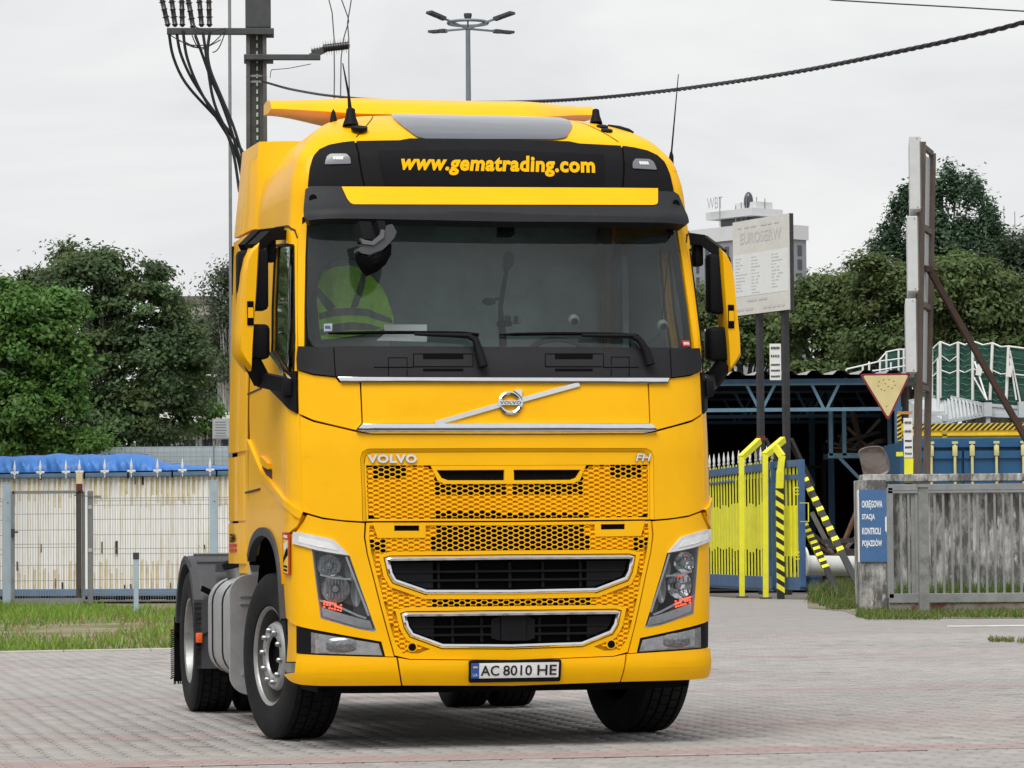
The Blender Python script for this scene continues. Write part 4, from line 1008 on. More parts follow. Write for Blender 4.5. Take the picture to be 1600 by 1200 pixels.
# ---------------- fuel tank
for s in (1,):
    def rr(x0, x1, z0, z1, r, n=6):
        P = []
        for cx, cz, a0 in ((x1 - r, z1 - r, 0), (x0 + r, z1 - r, PI / 2), (x0 + r, z0 + r, PI), (x1 - r, z0 + r, 1.5 * PI)):
            for k in range(n + 1): a = a0 + PI / 2 * k / n; P.append((cx + r * math.cos(a), cz + r * math.sin(a)))
        return P
    tx0, tx1, tz0, tz1 = -1.215, -.56, .30, .955
    prof = rr(tx0, tx1, tz0, tz1, .17); cx, cz = (tx0 + tx1) / 2, (tz0 + tz1) / 2
    rows = []
    for y, k in ((3.02, .90), (3.03, .94), (3.06, .98), (3.10, 1.0), (4.16, 1.0), (4.20, .97), (4.22, .9)): rows.append([(cx + (x - cx) * k, y, cz + (z - cz) * k) for x, z in prof])
    b = MB(); b.grid(np.array(rows), 0, True); b.add(rows[0], [tuple(range(len(prof)))]); b.add(rows[-1], [tuple(range(len(prof)))])
    tk = b.build('fuel_tank', ALU, truck, 40)
    b = MB()
    for y in (3.42, 3.92): b.grid(np.array([[(cx + (x - cx) * 1.012, y + dy, cz + (z - cz) * 1.012) for x, z in prof] for dy in (-.025, .025)]), 0, True)
    b.build('tank_strap', DRK, tk, 40)
    # pressed end plate in front
    ep = [(x * .5 + x * .5, z) for x, z in rr(-1.225, -.62, .20, .985, .13)]
    b = MB(); b.prism([(x, 2.98, z) for x, z in ep], (0, 0, 0), (0, .06, 0))
    for (x0, z0, ww, hh) in ((-1.16, .84, .10, .015), (-1.0, .84, .08, .015), (-1.16, .79, .10, .012), (-1.12, .66, .32, .014), (-1.12, .47, .04, .10), (-1.04, .47, .05, .10), (-.96, .47, .05, .10), (-1.15, .33, .30, .03)):
        b.box((x0 + ww / 2, 2.975, z0 + hh / 2), (ww, .012, hh))
    b.build('tank_end', ALU, tk, 30)
    b = MB(); b.lathe([(0, .085), (.09, .085)], (-1.02, 3.95, .94), (-.25, 0, 1), 20, mi=1); b.lathe([(.09, .085), (.10, .098), (.135, .098), (.15, .085), (.15, 0)], (-1.02, 3.95, .94), (-.25, 0, 1), 20)
    b.build('filler_cap', [BLK, SIL], tk, 40)
    b = MB(); b.tube([PX(402, 915, -1.0), PX(408, 903, -1.0), PX(418, 893, -1.0), PX(424, 890, -.95)], [.03, .03, .035, .035], 8); b.build('tank_pipe', SIL, tk, 50)
# a matching tank / battery box on the far side
b = MB(); b.box((.9, 3.3, .62), (.6, 1.7, .6), bev=.05); b.build('side_box', ALU, truck, 30)
# ---------------- rear mudguards
for s in (1, -1):
    C0 = np.array([0, 5.08, .503]); N = 26
    def arc(r, a): return (5.08 - math.sin(a) * r, .503 + math.cos(a) * r)     # a: 0 top, positive to the front
    angs = np.linspace(math.radians(-78), math.radians(62), N)
    Ro, Ri = .600, .555
    outer = [arc(Ro, a) for a in angs]; front = [(4.50, .60), (4.485, .32)]; inner_f = [(4.53, .32), (4.54, .52)]
    xo, xi = -1.262, -.60
    cross = [(Ri + .0, xo + .005), (Ro - .02, xo), (Ro, xo + .025), (Ro + .004, xo + .08), (Ro + .004, xi)]
    rows = []
    for a in angs: rows.append([(s * x, *arc(r, a)) for r, x in cross])
    lastr = rows[-1]
    b = MB(); b.grid(rows)
    # front drop panel
    fp = [(s * x, 4.535, z) for x, z in ((xo, .32), (xi, .32), (xi, .80), (xo, .80))]
    b.prism(fp, (0, 0, 0), (0, .035, 0))
    b.prism([(s * xo, y, z) for y, z in [arc(.603, a) for a in np.linspace(math.radians(62), math.radians(30), 6)] + [arc(.53, a) for a in np.linspace(math.radians(30), math.radians(75), 8)] + [(4.60, .32), (4.535, .32), (4.535, .78)]], (0, 0, 0), (s * .05, 0, 0))
    b.grid([[(s * (xo + .004), *arc(r, a)) for r in (.602, .575, .545)] + [(s * (xo + .05), *arc(.545, a))] for a in np.linspace(math.radians(-78), math.radians(40), 26)])
    for a in (-.35, .1, .42):
        b.grid([[(s * x, *arc(r, a + da)) for x in (xo + .06, xi)] for r, da in ((Ro, -.03), (Ro + .018, -.02), (Ro + .018, .02), (Ro, .03))])
    b.box((s * -.95, 4.60, 1.02), (.30, .08, .06), rotz(0)); b.bar((s * -1.23, 4.525, .56), (s * -1.0, 4.525, .66), .02, .012, up=(0, 1, 0)); 
    mg = b.build('mudguard', GRY, truck, 35)
    b = MB(); b.box((s * -1.232, 4.515, .535), (.045, .03, .07), bev=.006); b.build('side_marker', ORG, mg, 30)
    b = MB(); pc = [(s * x, 4.528, z) for x, z in ((-1.21, .90), (-1.04, .82), (-1.10, .80), (-1.22, .86))]; b.prism(pc, (0, 0, 0), (0, -.006, 0)); b.build('guard_slot', DRK, mg, None)
    b = MB(); b.box((s * -.93, 5.72, .42), (.66, .02, .46)); b.box((s * -.93, 5.70, .60), (.66, .05, .12))
    r2 = np.random.default_rng(5)
    for k in range(60): 
        x = s * (-1.26 + .66 * k / 60); b.bar((x, 5.72, .22), (x + r2.normal(0, .006), 5.72 + r2.normal(0, .02), .17), .008, .008)
    for k in range(24):
        z = .22 + .36 * k / 24; b.bar((s * -1.26, 5.72, z), (s * -1.285, 5.72 + r2.normal(0, .01), z - .01), .01, .008)
    b.build('mud_flap', DRK, mg, None)
    b = MB(); b.box((s * -.9, 6.05, .62), (.45, .08, .14), bev=.01); b.build('tail_lamp', RED, truck, 30)
# ---------------- cab interior
b = MB(); b.box((0, 2.20, 2.6), (2.3, .04, 2.2)); b.box((0, 1.4, 1.42), (2.3, 1.7, .04)); b.box((0, 1.5, 3.44), (2.0, 1.4, .03))
b.box((0, 2.05, 1.9), (2.2, .3, .7), bev=.05)
for s in (-1, 1): b.box((s * 1.15, 1.98, 2.3), (.04, .4, 1.4))
b.box((0, .95, 3.32), (2.1, .45, .12), bev=.03)
b.build('cab_lining', mat('lining_pale', (.50, .62, .63), rough=.85, var=.25, vscale=2.2), truck, None)
b = MB(); b.box((0, .68, 2.06), (2.0, .62, .30), bev=.06); b.box((.52, .78, 2.23), (.62, .30, .14), bev=.05); b.box((-.1, .9, 2.0), (.5, .4, .3), bev=.05)
b.build('dashboard', IND, truck, 40)
for sx in (-.66,):
    b = MB(); b.box((sx, 1.25, 1.92), (.52, .50, .16), bev=.05); b.box((sx, 1.25, 1.65), (.4, .4, .4), bev=.03)
    b.box((sx, 1.56, 2.36), (.50, .15, .78), np.array([[1, 0, 0], [0, math.cos(-.14), -math.sin(-.14)], [0, math.sin(-.14), math.cos(-.14)]]), bev=.06); b.box((sx, 1.63, 2.84), (.28, .11, .22), bev=.05)
    b.build('seat', mat('seat_cloth', (.36, .43, .44), rough=.9, var=.15, vscale=6), truck, 40)
b = MB(); k = np.arange(33) * 2 * PI / 32; c = np.array([.56, 1.02, 2.28]); u = np.array([1, 0, 0]); v = np.array([0, .77, .64])
b.tube([c + .225 * (u * math.cos(a) + v * math.sin(a)) for a in k], .016, 8, cap=False)
b.bar(c - u * .21, c + u * .21, .04, .03); b.tube([c, c + [0, -.3, -.25]], .05, 10); b.sphere(c, (.07, .05, .05)); b.build('steering_wheel', IND, truck, 50)
b = MB()
for i in range(7): b.tube([(1.02 + .012 * (i % 2), 1.70 + i * .035, 2.0), (1.02 + .012 * (i % 2), 1.70 + i * .035, 3.35)], .024, 6)
b.build('curtain', BEI, truck, 50)
for px in (790,): 
    b = MB(); p = PL(px, 358, .5); b.box(p, (.10, .06, .08), bev=.01); b.box(PL(788, 367, .48), (.085, .04, .03)); b.build('windscreen_camera', BLK, truck, 30)
# vignettes on the glass
b = MB(); v = lp((506, 506), (519, 505), (519, 517), (506, 518), d=-.010); skin_mesh(b, v, -.009, .001, mi=0); skin_mesh(b, lp((508, 509), (515, 509), (517.5, 514), (508, 514), d=-.01), -.0082, .001, mi=1)
b.build('windscreen_sticker', [WHP, mat('print_blue', (.03, .10, .42), rough=.5)], truck, None, fixn=False)
b = MB(); v = lp((1070, 530), (1083, 530), (1083, 538), (1070, 539), d=-.010)
p0 = SM(*Q(1062, 536), 0); qr, zr = Q(1066, 537); skin_mesh(b, [(qr, zr - .016), (qr + .055, zr - .016), (qr + .055, zr + .02), (qr, zr + .02)], .001, .001, mi=0)
for k in range(4): skin_mesh(b, [(qr + .01 + k * .010, zr - .006), (qr + .017 + k * .010, zr - .006), (qr + .017 + k * .010, zr + .01), (qr + .01 + k * .010, zr + .01)], .002, .001, mi=1)
b.build('windscreen_sticker', [RED, WHP], truck, None, fixn=False)
# ---------------- loose things in the cab
gm = empty('gooseneck_lamp', t2w((0, .55, 2.2)), TH, 'black gooseneck stalk with two heads standing behind the truck windscreen', 'gooseneck lamp')
L = lambda px, py, y=.42: PL(px, py, y) - np.array([0, .55, 2.2])
b = MB(); b.tube([L(786, 541), L(785, 520), L(783, 500), L(782, 478), L(786, 452), L(791, 425)], [.024, .023, .018, .015, .014, .014], 8); b.box(L(788, 506), (.085, .05, .03), bev=.006); b.tube([L(783, 490), L(781, 470), L(778, 466)], .007, 6); b.build('stalk', DRK, gm, 50)
b = MB(); b.sphere(L(795, 406), (.034, .03, .055)); b.tube([L(790, 426), L(794, 410)], [.014, .03], 8); b.build('lamp_head', DRK, gm, 60)
b = MB(); b.sphere(L(764, 471), (.042, .03, .024)); b.tube([L(770, 469), L(778, 466)], .008, 6); b.build('small_head', DRK, gm, 60)
b = MB(); b.box(L(801, 499), (.10, .03, .055), bev=.008); b.box(L(793, 499) + [0, -.018, 0], (.030, .01, .040), mi=1); b.box(L(805, 499) + [0, -.018, 0], (.026, .01, .040), mi=1); b.build('holder', [INT, DRK], gm, 30)
for i, (px, py, la) in enumerate(((896, 500, 'grey round suction cup on the inside of the windscreen beside the gooseneck stalk'), (1035, 508, 'grey round suction cup on the windscreen in front of the driver'))):
    p = PL(px, py, .40); o = MB().lathe([(0, .036), (-.012, .034), (-.02, .018), (-.035, .014), (-.035, 0)], (0, 0, 0), (0, 1, .3), 20).lathe([(-.036, .02), (-.04, .012), (-.04, 0)], (0, 0, 0), (0, 1, .3), 14, mi=1).build('suction_cup', [mat('cup_grey', (.33, .35, .35), rough=.4), DRK], None, 50)
    o.location = t2w(p); o.rotation_euler = (0, 0, TH); tag(o, la, 'suction cup', 'suction cups on the windscreen')
b = MB(); pts = [PL(x, y, .46) for x, y in ((1043, 370), (1044, 400), (1040, 440), (1036, 480), (1034, 505), (1030, 522), (1020, 532), (1012, 536))]; c = np.array([.9, .5, 2.3])
b.tube([p - c for p in pts], .0035, 5); o = b.build('cable', DRK, None, 50); o.location = t2w(c); o.rotation_euler = (0, 0, TH); tag(o, 'thin black cable hanging inside the windscreen on the driver side', 'cable')
# paper on the dashboard
pp = [PL(600, 507, .52), PL(667, 507, .52), PL(667, 521, .46), PL(601, 521, .46)]; p2 = [PL(601, 521.5, .46), PL(667, 521.5, .46), PL(667, 534, .40), PL(588, 532, .40)]; c = np.mean(pp, 0)
b = MB(); b.add([p - c for p in pp], [(0, 1, 2, 3)]); b.add([p - c + [0, .002, -.001] for p in pp], [(3, 2, 1, 0)]); b.add([p - c for p in p2], [(0, 1, 2, 3)])
o = b.build('paper_sheet', mat('paper', (.72, .74, .73), rough=.8), None, None); o.location = t2w(c); o.rotation_euler = (0, 0, TH); tag(o, 'white paper card leaning on the dashboard behind the windscreen', 'paper')
# safety vest hung over the passenger seat
vb = MB(); VY = 1.36
outl = [(497, 440), (505, 424), (525, 417), (545, 415), (565, 422), (578, 431), (592, 445), (605, 470), (612, 495), (613, 507), (600, 514), (575, 522), (548, 526), (520, 530), (500, 531), (496, 505), (494, 470)]
V0 = np.array([PL(x, y, VY) for x, y in outl]); vc = V0.mean(0)
def vy(x, z): return -.06 + .35 * (x - vc[0]) ** 2 * 2 + .022 * math.sin(x * 38 + z * 6) + .05 * (z - vc[2]) + .008 * math.sin(x * 80 - z * 9)
def sheet(poly, off, mi, th=.01):
    tri = tessellate_polygon([[Vector((p[0], p[2], 0)) for p in poly]]); bm = bmesh.new(); vv = [bm.verts.new((p[0], p[2], 0)) for p in poly]
    for t in tri:
        try: bm.faces.new([vv[i] for i in t])
        except ValueError: pass
    A = np.array(poly)[:, [0, 2]]
    for ax in (0, 1):
        k = math.floor(A[:, ax].min() / .025) + 1
        while k * .025 < A[:, ax].max():
            bmesh.ops.bisect_plane(bm, geom=list(bm.verts) + list(bm.edges) + list(bm.faces), plane_co=Vector((k * .025, 0, 0)) if ax == 0 else Vector((0, k * .025, 0)), plane_no=Vector((1, 0, 0)) if ax == 0 else Vector((0, 1, 0)), dist=1e-6); k += 1
    bm.verts.index_update(); P = [(v.co.x - vc[0], vy(v.co.x, v.co.y) + off, v.co.y - vc[2]) for v in bm.verts]; F = [tuple(v.index for v in f.verts) for f in bm.faces]; bm.free()
    m = MB(); m.add(P, F); return m
VEST = mat('hi_vis_cloth', (.50, .98, .10), rough=.8, var=.14, vscale=14, bump=.2, bscale=40); BND = mat('reflective_band', (.16, .19, .18), rough=.45, var=.15, vscale=20)
vo = sheet(list(V0), 0, 0).build('safety_vest', VEST, None, 70); vo.location = t2w(vc); vo.rotation_euler = (0, 0, TH)
tag(vo, 'green high visibility vest with grey bands hung over the passenger seat', 'safety vest')
for bp in ([(497, 490), (520, 484), (547, 482), (570, 484), (590, 490), (608, 498), (611, 506), (590, 501), (568, 495), (547, 493), (520, 495), (497, 500)], [(499, 515), (520, 508), (548, 504), (575, 508), (596, 513), (584, 517), (548, 516), (522, 520), (499, 525)],
           [(496, 450), (500, 452), (521, 480), (517, 487), (509, 484), (495, 462)], [(563, 425), (571, 428), (566, 450), (556, 480), (545, 484), (552, 462)]):
    sheet([PL(x, y, VY) for x, y in bp], -.006, 0).build('reflective_band', BND, vo, 70)
# ================================================================== GROUND
DV = np.array([-math.sin(TH), math.cos(TH)]); DU = np.array([math.cos(TH), math.sin(TH)])   # paving runs with the lorry
def struct(name, mb, m, smooth=None): return tag(mb.build(name, m, None, smooth), kind='structure')
def sheet_xy(pts, z, n=1):
    m = MB(); tri = tessellate_polygon([[Vector((p[0], p[1], 0)) for p in pts]]); m.add([(p[0], p[1], z) for p in pts], [tuple(t) for t in tri]); return m
struct('ground', sheet_xy([(-1500, -200), (1500, -200), (1500, 2600), (-1500, 2600)], -.09), mat('yard_dirt', (.17, .155, .135), rough=.95, var=.25, vscale=.8, bump=.3, bscale=8, var2=((.09, .085, .075), .5, .45, .7, .7)))
# far paving: same blocks, drawn by the material where they are finer than a pixel
def paving_mat():
    m = mat('block_paving', (.325, .306, .292), rough=.88, var=.10, vscale=1.3, var2=[((.30, .285, .265), .35, .45, .75, .5), ((.42, .33, .30), .22, .55, .75, .35)], coords='Object')
    t = m.node_tree; N = t.nodes; L = t.links; b = N['Principled BSDF']; src = b.inputs['Base Color'].links[0].from_socket
    tcn = N.new('ShaderNodeTexCoord'); mp_ = N.new('ShaderNodeMapping'); mp_.inputs['Rotation'].default_value = (0, 0, -TH + PI / 2); L.new(tcn.outputs['Object'], mp_.inputs[0])
    br = N.new('ShaderNodeTexBrick'); br.inputs['Scale'].default_value = 1; br.inputs['Brick Width'].default_value = .2; br.inputs['Row Height'].default_value = .145; br.inputs['Mortar Size'].default_value = .008
    br.inputs['Color1'].default_value = (1, 1, 1, 1); br.inputs['Color2'].default_value = (.86, .86, .86, 1); br.inputs['Mortar'].default_value = (.45, .43, .40, 1); L.new(mp_.outputs[0], br.inputs[0])
    mu = N.new('ShaderNodeMix'); mu.data_type = 'RGBA'; mu.blend_type = 'MULTIPLY'; mu.inputs[0].default_value = 1; L.new(src, mu.inputs[6]); L.new(br.outputs[0], mu.inputs[7]); L.new(mu.outputs[2], b.inputs['Base Color'])
    return m
PV = paving_mat()
yard = struct('paved_yard', sheet_xy([(-30, 6), (40, 6), (40, 44), (-30, 44)], -.020), mat('joint_sand', (.022, .020, .018), rough=1, var=.3, vscale=30))
# grass edge on the left and the drive to the gate
gl0 = gnd(-40, 1021.5); gl1 = gnd(290, 1015.5)
dirg = (gl1 - gl0)[:2] / np.linalg.norm((gl1 - gl0)[:2]); A0 = gl0[:2] - dirg * 20; A1 = gl0[:2] + dirg * 5.2
GR_R = [tuple(A1), (1.2, 60.0), (1.2, 69.0)]
struct('far_paving', sheet_xy([tuple(A0), tuple(A1), (1.2, 60), (1.2, 76.5), (4.0, 77.5), (4.6, 73), (9.5, 63), (30, 60.5), (45, 44), (45, 37), (0, 37), (-30, 33)], -.004), PV)
struct('grass_verge', sheet_xy([tuple(A0), tuple(A1), (1.2, 60), (1.2, 71), (-30, 72), (-34, 50)], .0), mat('verge_soil', (.27, .215, .14), rough=1, var=.3, vscale=1.2, bump=.5, bscale=5, var2=((.07, .12, .025), .9, .42, .6, .85)))
kb = MB()
for k in range(25): 
    p = A0 + dirg * (.5 + k); kb.box((p[0], p[1], -.005), (.985, .08, .06), rotz(math.atan2(dirg[1], dirg[0])), bev=.01)
tag(kb.build('kerb_edging', mat('kerb_concrete', (.44, .42, .38), rough=.9, var=.12, vscale=4), None, None), kind='structure')
# ---- paving blocks
BL, BW, AM = .200, .145, .019; GAP = .0060; DE = .0175
def block_outline():
    s = [(-.0375, AM), (.0375 - .0, AM)]
    side = [(-BL / 2, AM), (-BL / 2 + .0375 - DE, AM), (-.0375 - DE, -AM), (.0375 + DE, -AM), (BL / 2 - .0375 + DE, AM), (BL / 2, AM)]
    R = [(BW / 2 + t, y) for y, t in side]; L_ = [(-BW / 2 - t, y) for y, t in reversed(side)]
    return R + L_
OUT = [tuple(p) for p in block_outline()]
o_top = inset_poly(OUT, GAP / 2 + .0045); o_mid = inset_poly(OUT, GAP / 2)
nb = len(OUT)
BV = np.array([(x, y, 0.0) for x, y in o_top] + [(x, y, -.005) for x, y in o_mid] + [(x, y, -.021) for x, y in o_mid])
BF = [tuple(range(nb))] + [(i + nb, (i + 1) % nb + nb, (i + 1) % nb, i) for i in range(nb)] + [(i + 2 * nb, (i + 1) % nb + 2 * nb, (i + 1) % nb + nb, i + nb) for i in range(nb)]
cells = []
Yn, Yf = 17.2, 44.0
for i in range(-130, 130):
    for j in range(60, 250):
        u = i * BW; v = j * BL + (BL / 2 if i % 2 else 0)
        p = DU * u + DV * v
        if p[1] < Yn or p[1] > Yf or abs(p[0] + .0) > p[1] * .1485 + .55: continue
        # keep off the grass
        if (p - A0) @ np.array([-dirg[1], dirg[0]]) > -.06 and p[0] < A1[0]: continue
        cells.append((p[0], p[1], u, v))
cells = np.array(cells)
bands = [(18.75, .30), (21.4, .16), (26.3, .24), (34.0, .20), (36.3, .12)]
def paver_col(u, v, x, y):
    g = .325 + rng.normal(0, .020) - (.07 if rng.uniform() < .03 else 0); c = np.array([g * 1.0, g * .945, g * .905])
    low = .5 + .5 * math.sin(u * .9 + math.sin(v * .37) * 2.1) * math.cos(v * .55 + u * .2)
    c *= .90 + .16 * low
    r = max(0.0, max((1 - abs(v - vb) / wb) for vb, wb in bands) * 1.6); r = min(1, r) * (.55 + .45 * math.sin(u * .8 + v) ** 2)
    if v < 18.5: r = max(r, 0); c *= np.array([.98, 1.0, .98])
    r = max(r, .18 * max(0, math.sin(u * .5 + 1.3) * math.sin(v * .8)))
    return c * (1 - r) + np.array([.33, .235, .225]) * r
order = np.argsort(cells[:, 1] + .0)
near = []; 
for k in order:
    x, y = cells[k, :2]
    px, py = proj((x, y, 0))
    if len(near) < 300 and -20 < px < 1620 and py < 1206: near.append(k)
nearset = set(near)
TZ = rotz(TH)
VB = BV @ TZ.T
rest = [k for k in range(len(cells)) if k not in nearset]
allv = []; cols = []
for k in rest:
    x, y, u, v = cells[k]; tilt = rng.normal(0, .004, 2); dz = rng.normal(0, .0010)
    P = VB + np.array([x, y, dz]); P[:, 2] += VB[:, 0] * tilt[0] + VB[:, 1] * tilt[1]; P[:, 2] = np.minimum(P[:, 2], .0018); allv.append(P); cols.append(paver_col(u, v, x, y))
nv = len(BV); AV = np.concatenate(allv); nblk = len(rest)
AF = np.array([], int)
me = bpy.data.meshes.new('paver_field')
fl = [f for f in BF]; lens = np.array([len(f) for f in fl]); flat = np.concatenate([np.array(f) for f in fl])
loops = (flat[None, :] + (np.arange(nblk) * nv)[:, None]).ravel(); tot = np.tile(lens, nblk); starts = np.concatenate([[0], np.cumsum(tot)[:-1]])
me.vertices.add(len(AV)); me.vertices.foreach_set('co', AV.ravel()); me.loops.add(len(loops)); me.loops.foreach_set('vertex_index', loops.astype(np.int32))
me.polygons.add(len(tot)); me.polygons.foreach_set('loop_start', starts.astype(np.int32)); me.update(calc_edges=True)
ca = me.color_attributes.new('col', 'FLOAT_COLOR', 'POINT'); C4 = np.ones((nblk, nv, 4)); C4[:, :, :3] = np.array(cols)[:, None, :]; C4[:, 2 * nb:, :3] *= 1; ca.data.foreach_set('color', C4.ravel())
PM = mat('paver_concrete', (.4, .4, .4), rough=.88, var=.10, vscale=30, attr='col', bump=.25, bscale=160, var2=[((.13, .12, .11), .9, .56, .74, .42), ((.10, .095, .09), 3.5, .66, .74, .4)], coords='Object')
me.materials.append(PM); o = bpy.data.objects.new('paver_field', me); COL.objects.link(o); o.parent = yard; tag(o, kind='stuff')
vm = []
for k in range(6):
    g = .325 + (k - 2) * .022; c = (g, g * .945, g * .905) if k < 5 else (.33, .24, .23)
    m = MB(); m.add(BV, BF); mm = m.mesh('paver', mat('paver_tone_%d' % k if False else 'paver_tone' + 'abcdef'[k], c, rough=.88, var=.12, vscale=30, bump=.25, bscale=160, var2=((.22, .21, .195), 3, .56, .80, .35))); vm.append(mm)
for k in near:
    x, y, u, v = cells[k]; pc = paver_col(u, v, x, y)
    t = 5 if pc[0] / pc[2] > 1.22 else int(np.clip(round((pc.mean() - .309) / .022 + 2), 0, 4))
    o = bpy.data.objects.new('paver', vm[t]); COL.objects.link(o); o.parent = yard; o.location = (x, y, min(.0015, rng.normal(0, .001))); o.rotation_euler = (0, 0, TH + rng.normal(0, .004))
# small dark joint strip between the two paved fields
jm = MB(); p0 = DU * -8 + DV * 18.42; p1 = DU * 9 + DV * 18.42
jm.bar((p0[0], p0[1], -.0005), (p1[0], p1[1], -.0005), .020, .004); tag(jm.build('expansion_joint', mat('joint_bitumen', (.05, .035, .03), rough=.9), None, None), kind='structure')
# ------------------------------------------------------------------ grass
def leaves_mesh(name, P, T, N, size, asp, cols, m, bend=0.0):
    """P centres, T along, N normal (n,3); quads"""
    n = len(P); S_ = np.cross(N, T); S_ /= (np.linalg.norm(S_, axis=1, keepdims=True) + 1e-9); T = T / (np.linalg.norm(T, axis=1, keepdims=True) + 1e-9)
    sz = np.asarray(size).reshape(-1, 1) if np.ndim(size) else np.full((n, 1), size)
    a = P - T * sz * .5; b = P + S_ * sz * asp * .5 - N * sz * bend; c = P + T * sz * .5; d = P - S_ * sz * asp * .5 - N * sz * bend
    V = np.stack([a, b, c, d], 1).reshape(-1, 3)
    me = bpy.data.meshes.new(name); me.vertices.add(4 * n); me.vertices.foreach_set('co', V.ravel()); me.loops.add(4 * n); me.loops.foreach_set('vertex_index', np.arange(4 * n, dtype=np.int32))
    me.polygons.add(n); me.polygons.foreach_set('loop_start', np.arange(0, 4 * n, 4, dtype=np.int32)); me.update(calc_edges=True)
    ca = me.color_attributes.new('col', 'FLOAT_COLOR', 'POINT'); C4 = np.ones((n, 4, 4)); C4[:, :, :3] = cols[:, None, :]; ca.data.foreach_set('color', C4.ravel()); me.materials.append(m)
    return me
def leaf_mat(name, trans=.35):
    m = bpy.data.materials.new(name); m.use_nodes = True; t = m.node_tree; N = t.nodes; L = t.links; b = N['Principled BSDF']; o = N['Material Output']
    an = N.new('ShaderNodeVertexColor'); an.layer_name = 'col'; L.new(an.outputs[0], b.inputs['Base Color']); b.inputs['Roughness'].default_value = .55; b.inputs['Specular IOR Level'].default_value = .3
    tr = N.new('ShaderNodeBsdfTranslucent'); hs = N.new('ShaderNodeHueSaturation'); hs.inputs['Value'].default_value = 1.5; L.new(an.outputs[0], hs.inputs['Color']); L.new(hs.outputs[0], tr.inputs[0])
    mx_ = N.new('ShaderNodeMixShader'); mx_.inputs[0].default_value = trans; L.new(b.outputs[0], mx_.inputs[1]); L.new(tr.outputs[0], mx_.inputs[2]); L.new(mx_.outputs[0], o.inputs[0]); return m
LEAF = leaf_mat('leaf'); GRASS = leaf_mat('grass_blade', .3)
def grass(name, XY, h0, h1, wd, cols, lean=.35):
    n = len(XY); h = rng.uniform(h0, h1, n); a = rng.uniform(0, 2 * PI, n); ln = rng.normal(0, lean, (n, 2))
    T = np.stack([ln[:, 0], ln[:, 1], np.ones(n)], 1); T /= np.linalg.norm(T, axis=1, keepdims=True)
    Nn = np.stack([np.cos(a), np.sin(a), np.zeros(n)], 1); P = np.stack([XY[:, 0], XY[:, 1], h * .45], 1)
    me = leaves_mesh(name, P, T, Nn, h, 1.0, cols, GRASS)
    # blade width independent of height
    V = np.zeros(len(me.vertices) * 3); me.vertices.foreach_get('co', V); V = V.reshape(-1, 4, 3); S_ = np.cross(Nn, T); S_ /= np.linalg.norm(S_, axis=1, keepdims=True)
    V[:, 1] = P + S_ * wd - T * h[:, None] * .25; V[:, 3] = P - S_ * wd - T * h[:, None] * .25; me.vertices.foreach_set('co', V.ravel()); me.update()
    o = bpy.data.objects.new(name, me); COL.objects.link(o); return tag(o, kind='stuff')
nrm = np.array([-dirg[1], dirg[0]])
n = 110000
s_ = rng.uniform(8, 28.2, n); t_ = rng.uniform(0, 1, n) ** 1.25 * 34
XY = A0 + np.outer(s_, dirg) + np.outer(t_, nrm)
pxs = 800 + FPX * XY[:, 0] / XY[:, 1]
bare = 1.3 * np.exp(-(((XY[:, 0] - gnd(128, 985)[0]) / 1.3) ** 2 + ((XY[:, 1] - gnd(128, 985)[1]) / 5.0) ** 2)) + .5 * np.exp(-(((XY[:, 0] - gnd(200, 1003)[0]) / 1.2) ** 2 + ((XY[:, 1] - gnd(200, 1003)[1]) / 2.0) ** 2))
clump = .5 + .5 * np.sin(XY[:, 0] * 2.1 + np.sin(XY[:, 1] * 1.3) * 2) * np.sin(XY[:, 1] * .9 + XY[:, 0] * .7)
keep = (pxs > -40) & (pxs < 420) & (XY[:, 1] < 71) & (rng.uniform(0, 1, n) > bare * .95) & (rng.uniform(0, 1, n) < .30 + .70 * clump)
XY = XY[keep]; k = len(XY); cl = clump[keep]; dry = rng.uniform(0, 1, k) < .10 + .5 * bare[keep]
gc = np.array([.16, .275, .036]) * (.62 + .6 * cl[:, None]) * rng.uniform(.7, 1.35, (k, 1)); gc[dry] = np.array([.26, .22, .09]) * rng.uniform(.7, 1.2, (dry.sum(), 1))
dd_ = (XY - A0) @ nrm
hh = np.where(dd_ < .8, .10, .16)
grass('grass', XY, .03, .09 + .17 * cl, .010, gc)
# ================================================================== LEFT SIDE
BLU = mat('blue_steel_paint', (.045, .11, .24), rough=.5, var=.18, vscale=3, var2=((.14, .07, .04), 4, .64, .85, .7))
PBL = mat('pale_blue_paint', (.36, .45, .52), rough=.5, var=.10, vscale=3, var2=((.22, .22, .21), 5, .55, .8, .5))
GAL = mat('galvanised_steel', (.24, .255, .26), rough=.5, metal=.4, var=.15, vscale=6, var2=((.10, .07, .05), 5, .6, .85, .5))
WIR = mat('fence_wire', (.26, .27, .28), rough=.5, metal=.3)
WHT = mat('white_paint', (.72, .72, .70), rough=.5, var=.08, vscale=6)
# ---- corrugated white container wall with blue frame
def stained_white():
    m = mat('white_corrugated', (.84, .84, .81), rough=.6, var=.06, vscale=2, var2=[((.56, .44, .20), 1.0, .52, .64, .65), ((.16, .10, .06), 1.6, .68, .72, .9)], stretch=(9, 9, .7))
    return m
Lc, Rc = at(-70, 737.5, 78.5), at(478, 735, 76)
cx = empty('storage_container', (Lc[0], Lc[1], 0), math.atan2(Rc[1] - Lc[1], Rc[0] - Lc[0]), 'long white corrugated storage container with blue rails behind the mesh fence', 'container')
CLen = float(np.hypot(Rc[0] - Lc[0], Rc[1] - Lc[1])); zt = float(at(180, 737, 77)[2]); zb = .16
prof = []; x = 0.0; P_ = .125
while x < CLen: prof += [(x, 0), (x + .045, 0), (x + .0625, .035), (x + .1075, .035)]; x += P_
prof = [(min(a, CLen), b) for a, b in prof]
b = MB(); levels = [zb + .08, zb + .75, zt - .82, zt - .06]
